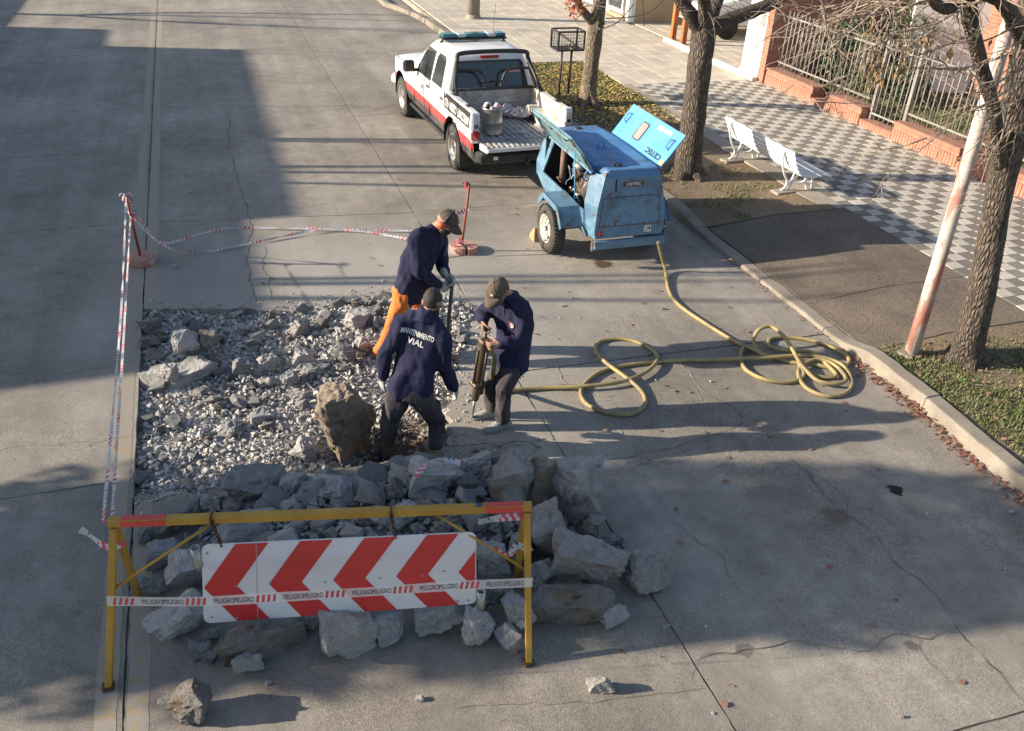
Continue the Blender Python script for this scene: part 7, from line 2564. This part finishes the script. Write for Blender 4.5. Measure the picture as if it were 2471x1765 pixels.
def person(label, J, jacket_m, trouser_m, shoe_m, gloves, seed, boots=None, jacket_low=-.05):
    base = Vector((J['pelvis'].x, J['pelvis'].y, min(J['soleL'], J['soleR'])))
    for k, v in list(J.items()):
        if isinstance(v, Vector) and k not in ('face', 'look', 'back', 'hdirL', 'hdirR', 'pnL', 'pnR'):
            J[k] = v - base
    J['soleL'] -= base.z; J['soleR'] -= base.z
    t = thing('person', label, 'person', base, 0, 'road workers')
    b_ = MB()
    torso(b_, J, -.03)
    head(b_, J)
    for s, sg in (('L', -1), ('R', 1)):
        capsule(b_, [J['sh' + s], J['el' + s]], [.045, .038]); capsule(b_, [J['el' + s], J['wr' + s]], [.038, .027])
        capsule(b_, [J['hip' + s], J['kn' + s]], [.075, .05]); capsule(b_, [J['kn' + s], J['an' + s]], [.048, .035])
        fa = Vector((J['an' + s].x, J['an' + s].y, J['sole' + s] + .05))
        capsule(b_, [J['an' + s], fa], [.035, .034])
        if not gloves:
            hand(b_, J['wr' + s], J['hdir' + s], J['pn' + s], (1 if s == 'R' else -1), J['curl' + s], .0090)
    body = remesh(b_, 'body', .0075, M_SKIN, t, 3)
    jk = MB()
    torso(jk, J, .012, jacket_low)
    for s in 'LR':
        capsule(jk, [J['pelvis'].lerp(J['neck'], .25) + (J['hip' + s] - J['pelvis']) * .6, J['hip' + s].lerp(J['pelvis'].lerp(J['neck'], .25), .32)], [.118, .128])
    for s in 'LR':
        d = (J['el' + s] - J['sh' + s]).normalized(); inn = J['neck'].lerp(J['sh' + s], .55)
        capsule(jk, [inn, J['sh' + s], J['sh' + s].lerp(J['el' + s], .5), J['el' + s]], [.080, .080, .071, .064], 3)
        capsule(jk, [J['el' + s], J['el' + s].lerp(J['wr' + s], .55), J['wr' + s].lerp(J['el' + s], .06)], [.064, .057, .047], 3)
    u_ = (J['head'] - J['neck']).normalized()
    jk.loft([ring(J['neck'] - u_ * .03, (J['shR'] - J['shL']).normalized(), J['face'], .10, .095, 20), ring(J['neck'] + u_ * .02, (J['shR'] - J['shL']).normalized(), J['face'], .085, .085, 20), ring(J['neck'] + u_ * .075, (J['shR'] - J['shL']).normalized(), J['face'], .074, .076, 20)])
    jacket = remesh(jk, 'jacket', .012, jacket_m, t, 4, .020, 6.0, seed)
    tr = MB()
    upv = (J['neck'] - J['pelvis']).normalized(); lt = (J['hipR'] - J['hipL']).normalized(); lt = (lt - upv * lt.dot(upv)).normalized(); fv = upv.cross(lt)
    tr.loft([ring(J['pelvis'] + upv * z_, lt, fv, a_, b2_, 24) for z_, a_, b2_ in ((-.09, .145, .105), (-.03, .150, .108), (.03, .115, .08), (.07, .09, .06))])
    for s in 'LR':
        capsule(tr, [J['hip' + s] + (J['pelvis'] - J['hip' + s]) * .15, J['hip' + s].lerp(J['kn' + s], .5), J['kn' + s]], [.110, .095, .078], 3)
        capsule(tr, [J['kn' + s], J['kn' + s].lerp(J['an' + s], .5), J['an' + s]], [.077, .071, .064], 3)
    remesh(tr, 'trousers', .012, trouser_m, t, 3, .020, 7.0, seed + 20)
    for s in 'LR':
        sh = MB(); foot(sh, J['an' + s], J['toe' + s], J['sole' + s], high=.12)
        so = remesh(sh, 'shoe' if not boots else 'boot', .007, (boots or {}).get(s, shoe_m) if boots else shoe_m, t, 2)
        if gloves:
            gl = MB(); hand(gl, J['wr' + s], J['hdir' + s], J['pn' + s], (1 if s == 'R' else -1), J['curl' + s], .0115)
            capsule(gl, [J['wr' + s] - J['hdir' + s].normalized() * .045, J['wr' + s]], [.038, .033])
            remesh(gl, 'glove', .0055, M_GLOVE, t, 2, .002, 40)
    return t, jacket, body, base


def drape_text(name, lines, m, jacket, parent, centre, right, up, out, bow=0.0):
    """letters laid onto the cloth: lines = (string, bold, width, height, offset up)"""
    me = jacket.data
    tree = BVHTree.FromPolygons([v.co for v in me.vertices], [tuple(p.vertices) for p in me.polygons])
    for (s, bold, w, h, off) in lines:
        vv, ff = text_mesh(s, bold)
        wid = max(v[0] for v in vv) - min(v[0] for v in vv)
        bm = bmesh.new()
        bv = [bm.verts.new((v[0] / wid * w, v[1] * h + off - bow * (v[0] / wid) ** 2, 0)) for v in vv]
        for fc in ff:
            try: bm.faces.new([bv[i] for i in fc])
            except ValueError: pass
        bmesh.ops.triangulate(bm, faces=bm.faces[:])
        bmesh.ops.subdivide_edges(bm, edges=[e for e in bm.edges if e.calc_length() > .012], cuts=1)
        bmesh.ops.triangulate(bm, faces=bm.faces[:])
        for v in bm.verts:
            p = centre + right * v.co.x + up * v.co.y + out * .35
            hit = tree.ray_cast(p, -out)
            v.co = (hit[0] + out * .004) if hit[0] is not None else p - out * .35
        m2 = bpy.data.meshes.new(name); bm.to_mesh(m2); bm.free(); m2.materials.append(m)
        link(name, m2, parent)


# worker with the ear protectors, orange trousers, leaning on a steel bar
Y1 = 7.62
fa, fb = G(915, 872, -.06), G(1068, 868, -.04)
J1 = dict(pelvis=AY(985, 705, Y1), neck=AY(1046, 556, Y1 - .02), head=AY(1077, 536, Y1 - .11), face=Vector((.82, -.35, -.3)).normalized(), look=Vector((.70, -.45, -.62)), bend=.03,
          hipL=AY(1012, 712, Y1 + .10), hipR=AY(968, 708, Y1 - .08), shL=AY(1062, 582, Y1 + .16), shR=AY(1004, 578, Y1 - .15),
          elL=AY(1066, 640, Y1 + .12), wrL=AY(1076, 664, Y1 - .05), elR=AY(1010, 655, Y1 - .22), wrR=AY(1058, 690, Y1 - .12),
          knL=AY(1050, 790, Y1 + .08), anL=fb + Vector((0, 0, .10)), toeL=fb + Vector((.15, -.05, 0)), knR=AY(950, 785, Y1 - .10), anR=fa + Vector((0, 0, .10)), toeR=fa + Vector((.12, -.10, 0)),
          soleL=-.04, soleR=-.06, hdirL=Vector((.35, -.2, -.6)), hdirR=Vector((.8, .1, -.55)), pnL=Vector((-.3, -.8, -.2)), pnR=Vector((.1, .9, .2)), curlL=1.0, curlR=.55, w=.98)
t_, jk_, bd_, bs_ = person('worker in orange trousers and orange ear protectors leaning on a steel bar', J1, M_FLEECE, M_ORANGETR, M_SHOEB, True, 3)
cap(t_, J1, M_CAPM, (M_MUFF, .0))
shell('beard', t_, J1, (.066, .074, .066), (0, .026, -.058), lambda x, y, z: y > -.02 and z < .028 and not (y > .05 and z > .012 and abs(x) < .02), M_HAIR, rough=.005)
r_, f_, u = head_frame(J1)
em = MB(); em.tube([J1['head'] + r_ * .104 * math.cos(a) + u * (.0 + .140 * math.sin(a)) - f_ * .012 for a in [R(q) for q in range(0, 181, 10)]], .010, 8); em = em.build('ear_protectors', M_BLKPLAST, t_)
for s in (-1, 1):
    mb = MB(); mb.lathe([(0, .030), (.026, .028), (.036, .012), (.037, -.014), (.028, -.020), (0, -.02)], 18, Matrix.Translation(J1['head'] + r_ * s * .098 - f_ * .012 - u * .008) @ (r_ * s).to_track_quat('Z', 'Y').to_matrix().to_4x4()); mb.build('ear_cup', M_MUFF, em)
mb = MB(); mb.box((0, 0, 0), (.05, .06, .004)); bo = mb.build('chest_badge', M_BADGE, t_)
_c = J1['pelvis'].lerp(J1['neck'], .74) + J1['face'] * .155 - (J1['shR'] - J1['shL']).normalized() * .08
bo.location = _c; bo.rotation_euler = J1['face'].to_track_quat('Z', 'Y').to_euler()
# steel bar
top_ = J1['wrL'] + bs_ + Vector((.05, -.06, -.06)); bot = AY(1075, 935, 7.30)
bt_ = G(1068, 925, -.12)
M_STEEL = mat('worn grey steel', (.10, .11, .105), (.06, .065, .062), 9, .5, metal=.5, bmp=.2, chips=(.2, .15, .1), chip_scale=20, chip_at=.64)
pbar = thing('steel_pry_bar', 'long grey steel bar held upright by the worker in orange trousers', 'pry bar', bt_)
v_ = top_ - bt_
mb = MB(); mb.tube([v_ * .04, v_, v_ * 1.04], [.019, .019, .012], 12); sh_ = mb.build('shaft', M_STEEL, pbar)
mb = MB(); mb.tube([v_ * 0, v_ * .06], [.006, .024], 10); mb.build('chisel_tip', M_STEEL, pbar)

# worker seen from behind
Y2 = 6.02
fl2, fr2 = G(928, 1118, -.20), G(1052, 1096, -.04)
J2 = dict(pelvis=AY(990, 935, Y2), neck=AY(1030, 762, Y2 + .05), head=AY(1044, 730, Y2 + .10), face=Vector((.45, .88, -.1)).normalized(), look=Vector((.55, .80, -.28)), bend=-.05,
          hipL=AY(962, 950, Y2 + .04), hipR=AY(1018, 952, Y2 - .05), shL=AY(968, 782, Y2 + .10), shR=AY(1068, 815, Y2 - .05),
          elL=AY(930, 852, Y2 + .10), wrL=AY(921, 912, Y2 + .12), elR=AY(1072, 885, Y2 - .04), wrR=AY(1096, 937, Y2 + .10),
          knL=AY(944, 1015, Y2 + .04), anL=fl2 + Vector((.0, .0, .12)), toeL=fl2 + Vector((.05, .2, 0)), knR=AY(1056, 1018, Y2 + .04), anR=fr2 + Vector((0, 0, .10)), toeR=fr2 + Vector((-.06, .2, 0)),
          soleL=-.20, soleR=-.04, hdirL=Vector((.05, .0, -1)), hdirR=Vector((.35, .25, -.9)), pnL=Vector((.9, .3, 0)), pnR=Vector((-.8, .4, -.1)), curlL=.35, curlR=.45, w=.95)
t_, jk_, bd_, bs_ = person('worker seen from behind with white lettering on a navy jacket', J2, M_FLEECE, M_NAVYTR, M_SHOEB, True, 5, boots={'L': M_BOOT, 'R': M_SHOEB})
shell('hair', t_, J2, (.0780, .0978, .0998), (0, -.0085, .0222), lambda x, y, z: (z > .0 and y < .085 and not (y > .05 and z < .045)) or (y < -.03 and z > -.050 and abs(x) < .060), M_HAIR, rough=.005, n=22)
latb = (J2['shR'] - J2['shL']).normalized(); upb = (J2['neck'] - J2['pelvis']).normalized(); outb = -latb.cross(upb)
if outb.dot(J2['face']) > 0: outb = -outb
upb = (upb - latb * upb.dot(latb)).normalized()
cb_ = J2['pelvis'].lerp(J2['neck'], .73) - latb * .03
drape_text('lettering', [('MANTENIMIENTO', .02, .275, .050, .03), ('VIAL', .02, .14, .052, -.045)], M_WHITEPRINT, jk_, jk_, cb_, latb, upb, outb, .0)

# worker with the breaker
fl3, fr3 = G(1208, 1034, 0), G(1180, 1004, 0)
Y3 = (fl3.y + fr3.y) / 2 + .02
J3 = dict(pelvis=AY(1236, 868, Y3 + .02), neck=AY(1228, 718, Y3), head=AY(1203, 702, Y3 - .05), face=Vector((-.72, -.62, -.25)).normalized(), look=Vector((-.66, -.50, -.62)), bend=.06,
          hipL=AY(1240, 885, Y3 - .07), hipR=AY(1222, 880, Y3 + .10), shL=AY(1257, 745, Y3 - .14), shR=AY(1190, 742, Y3 + .15),
          elL=AY(1265, 822, Y3 - .18), wrL=AY(1207, 832, Y3 - .22), elR=AY(1163, 758, Y3 + .20), wrR=AY(1166, 771, Y3 + .02),
          knL=AY(1213, 935, Y3 - .12), anL=fl3 + Vector((.02, .0, .11)), toeL=G(1165, 1046, 0), knR=AY(1188, 928, Y3 + .05), anR=fr3 + Vector((.02, 0, .11)), toeR=G(1146, 1011, 0),
          soleL=0.0, soleR=0.0, hdirL=Vector((-.9, .12, -.12)), hdirR=Vector((-.05, -.3, -.9)), pnL=Vector((-.1, .9, -.2)), pnR=Vector((.85, -.3, .1)), curlL=1.05, curlR=1.0, w=.98)
t_, jk_, bd_, bs_ = person('worker in a cap and grey shoes gripping the pneumatic breaker', J3, M_FLEECE, M_NAVYTR, M_SHOE, False, 9)
cap(t_, J3, M_CAPM, (M_GOLD, -.02))
shell('hair', t_, J3, (.081, .101, .098), (0, -.012, .012), lambda x, y, z: y < .02 and -.05 < z < .02, M_HAIR, rough=.003)
for s, an_, tn in (('L', 'anL', 'toeL'),):
    a = Vector((J3[an_].x, J3[an_].y, 0)); d = (Vector((J3[tn].x, J3[tn].y, 0)) - a).normalized(); sd_ = Vector((-d.y, d.x, 0))
    for k in range(4):
        c = a + d * (.03 + .022 * k) + Vector((0, 0, .096 - .010 * k))
        mb = MB(); mb.tube([c - sd_ * .03, c + Vector((0, 0, .006)), c + sd_ * .03], .003, 5); mb.build('lace', M_LACE, t_)
latb = (J3['shR'] - J3['shL']).normalized()
bd = MB(); bd.lathe([(0, 0), (.035, 0), (.035, .003)], 16); 
tree = BVHTree.FromPolygons([v.co for v in jk_.data.vertices], [tuple(p.vertices) for p in jk_.data.polygons])
src = J3['pelvis'].lerp(J3['neck'], .66) - latb * .06
hit = tree.ray_cast(src + J3['face'] * .5, -J3['face'])
bo = bd.build('chest_badge', M_BADGE, t_); bo.location = (hit[0] if hit[0] is not None else src + J3['face'] * .16) + J3['face'] * .004; bo.rotation_euler = J3['face'].to_track_quat('Z', 'Y').to_euler()
mb = MB(); z0 = J3['neck'] + J3['face'] * .11
for k in range(1):
    pts = []
    for q in range(6):
        h_ = tree.ray_cast(J3['pelvis'].lerp(J3['neck'], .99 - q * .035) + J3['face'] * .5, -J3['face'])
        if h_[0] is not None: pts.append(h_[0] + J3['face'] * .003)
    if len(pts) > 2: mb.tube(pts, .003, 5); mb.build('zip', M_GALV, t_)

# pneumatic breaker
M_BREAK = mat('oily brown breaker casting', (.155, .12, .075), (.085, .066, .045), 9, .5, metal=.4, bmp=.3, bscale=30, chips=(.3, .24, .15), chip_scale=14, chip_at=.64)
tip = G(1138, 1014, 0)
btop = AY(1174, 797, Y3 - .12)
br = thing('pneumatic_breaker', 'brown pneumatic breaker with a bright chisel held at the edge of the hole', 'pneumatic breaker', tip)
v = btop - tip; d = v.normalized(); L_ = v.length
q = d.to_track_quat('Z', 'Y').to_matrix().to_4x4()
mb = MB(); mb.tube([(0, 0, 0), d * .04, d * .30], [.006, .013, .014], 8); mb.build('chisel', mat('bright steel', (.55, .54, .52), (.45, .44, .42), 9, .3, metal=.8), br)
mb = MB(); mb.lathe([(0, .26), (.030, .26), (.036, .28), (.036, .40), (.042, .42), (.042, .47), (.036, .48), (.040, .50), (.048, .52), (.050, .84), (.046, .88), (.040, .92), (0, .93)], 18, q); mb.build('cylinder', M_BREAK, br)
for a in (0, PI / 2, PI, 3 * PI / 2):
    mb = MB(); off = q.to_3x3() @ Vector((.054 * math.cos(a), .054 * math.sin(a), 0)); mb.tube([off + d * .44, off + d * .86], .009, 6); mb.build('side_bolt', M_BREAK, br)
mb = MB(); mb.box(d * .46, (.13, .11, .05), q.to_3x3(), bev=.012); mb.build('flange', M_BREAK, br)
mb = MB(); mb.box(d * .36 + q.to_3x3() @ Vector((.05, 0, 0)), (.05, .05, .10), q.to_3x3(), bev=.012); mb.build('chisel_retainer', M_BREAK, br)
mb = MB(); mb.box(d * .92, (.10, .09, .09), q.to_3x3(), bev=.015); hd_ = mb.build('head_block', M_BREAK, br)
hl = J3['wrL'] + bs_ + J3['hdirL'].normalized() * .085 + J3['pnL'].normalized() * .025 - tip; hr = J3['wrR'] + bs_ + J3['hdirR'].normalized() * .08 + J3['pnR'].normalized() * .022 - tip
for hh in (hl, hr):
    mb = MB(); mb.tube([d * .93, d * .93 + (hh - d * .93) * .6, hh, hh + (hh - d * .93).normalized() * .05], [.017, .016, .016, .016], 10); mb.build('handle', M_BREAK, hd_)
mb = MB(); e_ = HP[-1] - tip; mb.tube(smoothpath([d * .85, d * .75 + Vector((.12, .02, 0)), d * .4 + Vector((.16, .05, 0)), e_ + Vector((-.05, 0, .06)), e_], 5), .02, 8); mb.build('air_whip', M_HOSE, br)


# ------------------------------------------------------------------ grass and fallen leaves
def grass_mat(name, ca, cb, cd_):
    m, nt, b = _new(name)
    c = coords(nt, 'world')
    cc = ramp(nt, noise_tex(nt, c, 2.2, 5, .65), [(.30, cd_), (.46, cb), (.62, ca)])
    cc = mixc(nt, 1.0, cc, maprange(nt, noise_tex(nt, c, 70, 2), .3, .7, .65, 1.35), 'MULTIPLY')
    L(nt, cc, b.inputs['Base Color'])
    b.inputs['Roughness'].default_value = .7
    return m


M_GRASS = grass_mat('verge grass', (.105, .145, .04), (.15, .165, .065), (.25, .205, .12))


def grass(name, label, n, place, hmin, hmax, m, seed, w=.006):
    rs = np.random.RandomState(seed)
    V, F = [], []
    for k in range(n):
        pt = place(rs)
        if pt is None: continue
        h_ = rs.uniform(hmin, hmax); a = rs.uniform(0, 6.28); ln = rs.uniform(.1, .9) * h_
        dx, dy = math.cos(a), math.sin(a)
        wx, wy = -dy * w * rs.uniform(.6, 1.3), dx * w * rs.uniform(.6, 1.3)
        o = len(V)
        V += [(pt[0] + wx, pt[1] + wy, pt[2]), (pt[0] - wx, pt[1] - wy, pt[2]), (pt[0] + dx * ln * .4 - wx * .7, pt[1] + dy * ln * .4 - wy * .7, pt[2] + h_ * .65), (pt[0] + dx * ln * .4 + wx * .7, pt[1] + dy * ln * .4 + wy * .7, pt[2] + h_ * .65), (pt[0] + dx * ln, pt[1] + dy * ln, pt[2] + h_)]
        F += [(o, o + 1, o + 2, o + 3), (o + 3, o + 2, o + 4)]
    me = bpy.data.meshes.new(name)
    me.from_pydata(V, [], F); me.materials.append(m); me.update()
    return tag(link(name, me), label, 'grass', kind='stuff')


def near_lawn(rs):
    x, y = rs.uniform(6.5, 10.5), rs.uniform(3.0, 6.46)
    d = noise.noise(Vector((x * 1.3, y * 1.3, 4)))
    if x > 8.2 and rs.rand() < .3: return None
    if d < -.22 and rs.rand() < .75: return None
    if y > 6.1 and rs.rand() < .55: return None
    return (x, y, verge_z(x, y) - .022)


def mid_verge(rs):
    x, y = rs.uniform(6.5, 8.5), rs.uniform(10.05, 12.3)
    d = noise.noise(Vector((x * 2.2, y * 2.2, 7)))
    if d < .12 and rs.rand() < .93: return None
    return (x, y, verge_z(x, y) - .003)


def far_verge(rs):
    x, y = rs.uniform(6.5, 8.6), rs.uniform(13.5, 19.7)
    k = max(0, min(1, (y - 14.0) / 2.5))
    if rs.rand() > k: return None
    return (x, y, verge_z(x, y) - .003)


def garden(rs):
    return (rs.uniform(12.35, 15.8), rs.uniform(9.5, 17.0), .13)


grass('verge_grass', 'short patchy green grass round the foot of the leaning pole', 42000, near_lawn, .015, .05, M_GRASS, 1)
grass('sparse_grass', 'sparse tufts of grass on the bare soil beside the bench', 5000, mid_verge, .015, .05, M_GRASS, 2)
grass('far_grass', 'green grass under yellow leaves beside the pickup truck', 14000, far_verge, .02, .07, M_GRASS, 3, .008)
grass('garden_grass', 'garden lawn grass behind the picket fence', 12000, garden, .03, .07, M_GRASS, 4, .010)

M_LRED = mat('fallen red leaf', (.22, .085, .062), (.30, .18, .125), 4, .8, rnd=.3, fine=.2, fscale=60, co='world', lo=.4, hi=.6)
M_LYEL = mat('fallen yellow leaf', (.66, .45, .14), (.55, .32, .09), 5, .8, fine=.3, fscale=50, co='world')


def leaf_quad(V, F, p, s, rs, flat=.35):
    a = rs.uniform(0, 6.28); d = np.array((math.cos(a), math.sin(a), rs.uniform(-flat, flat))); q = np.array((-math.sin(a), math.cos(a), rs.uniform(-flat, flat)))
    p = np.array(p) + np.array((0, 0, s * .12)); o = len(V)
    cu = rs.uniform(-.2, .35) * s
    z = np.array((0, 0, 1.0))
    for c_ in (p - d * s * .5, p - d * s * .15 + q * s * .38 + z * cu * .5, p + d * s * .2 + q * s * .28 + z * cu * .4, p + d * s * .55 + z * cu, p + d * s * .2 - q * s * .28 + z * cu * .4, p - d * s * .15 - q * s * .38 + z * cu * .5):
        V.append(tuple(c_))
    F += [(o, o + 1, o + 5), (o + 1, o + 2, o + 4, o + 5), (o + 2, o + 3, o + 4)]


def leaves(name, label, n, place, smin, smax, m, seed):
    rs = np.random.RandomState(seed); V, F = [], []
    for k in range(n):
        pt = place(rs)
        if pt is not None: leaf_quad(V, F, pt, rs.uniform(smin, smax), rs)
    me = bpy.data.meshes.new(name); me.from_pydata(V, [], F); me.materials.append(m); me.update()
    return tag(link(name, me), label, 'leaves', kind='stuff')


def gutter(rs):
    y = rs.uniform(3.2, 6.5); d = abs(rs.normal(0, .07))
    if rs.rand() > .35 + .65 * math.exp(-((y - 5.4) / .8) ** 2): return None
    return (kerb_x(y) - .012 - d, y, .004 + rs.rand() * .035 * math.exp(-d / .06))


def gutter2(rs):
    y = rs.uniform(6.5, 10.5); d = abs(rs.normal(0, .05))
    return (kerb_x(y) - .012 - d, y, .004)


def lawn_leaf(rs):
    x, y = rs.uniform(6.5, 9.5), rs.uniform(3.4, 6.4)
    return (x, y, verge_z(x, y) + .005)


def far_leaf(rs):
    x, y = rs.uniform(6.5, 8.62), rs.uniform(14.6, 19.7)
    if rs.rand() > min(1, (y - 14.2) / 1.6): return None
    return (x, y, verge_z(x, y) + .02)


def soil_leaf(rs):
    x, y = rs.uniform(6.5, 8.6), rs.uniform(10.1, 15)
    return (x, y, verge_z(x, y) + .004)


leaves('gutter_leaves', 'red brown leaves drifted against the kerb by the grass', 700, gutter, .025, .055, M_LRED, 1)
leaves('driveway_leaves', 'few leaves along the lowered kerb', 70, gutter2, .025, .05, M_LRED, 5)
leaves('lawn_leaves', 'reddish leaves lying on the grass by the leaning pole', 330, lawn_leaf, .03, .06, M_LRED, 2)
leaves('yellow_leaves', 'yellow leaves covering the grass beside the pickup truck', 2900, far_leaf, .035, .07, M_LYEL, 3)
leaves('soil_leaves', 'scattered yellow and brown leaves on the bare soil', 160, soil_leaf, .03, .06, M_DRYLEAF, 4)
# single leaves on the road
lm = []
rs = np.random.RandomState(9)
for k in range(6):
    V, F = [], []
    leaf_quad(V, F, (0, 0, 0), 1.0, rs, .15)
    me = bpy.data.meshes.new('fallen_leaf'); me.from_pydata(V, [], F); me.materials.append((M_LRED, M_LRED, M_DRYLEAF)[k % 3]); me.update(); lm.append(me)
n = 0
while n < 150:
    x, y = rs.uniform(-.5, 6.1), (rs.uniform(2.4, 8.5) if rs.rand() < .62 else rs.uniform(8.5, 17))
    if inside(PIT, x, y) or rs.rand() > .25 + .75 * max(0, min(1, (x - .8) / 4)): continue
    if -.6 < x < 2.6 and 4.3 < y < 6: continue
    o = link('fallen_leaf', lm[rs.randint(6)])
    s = rs.uniform(.03, .065); o.scale = (s, s, s); o.location = (x, y, .004); o.rotation_euler = (0, 0, rs.uniform(0, 6.28))
    tag(o, 'small dry fallen leaf lying on the road', 'leaf', 'single leaves fallen on the road')
    n += 1
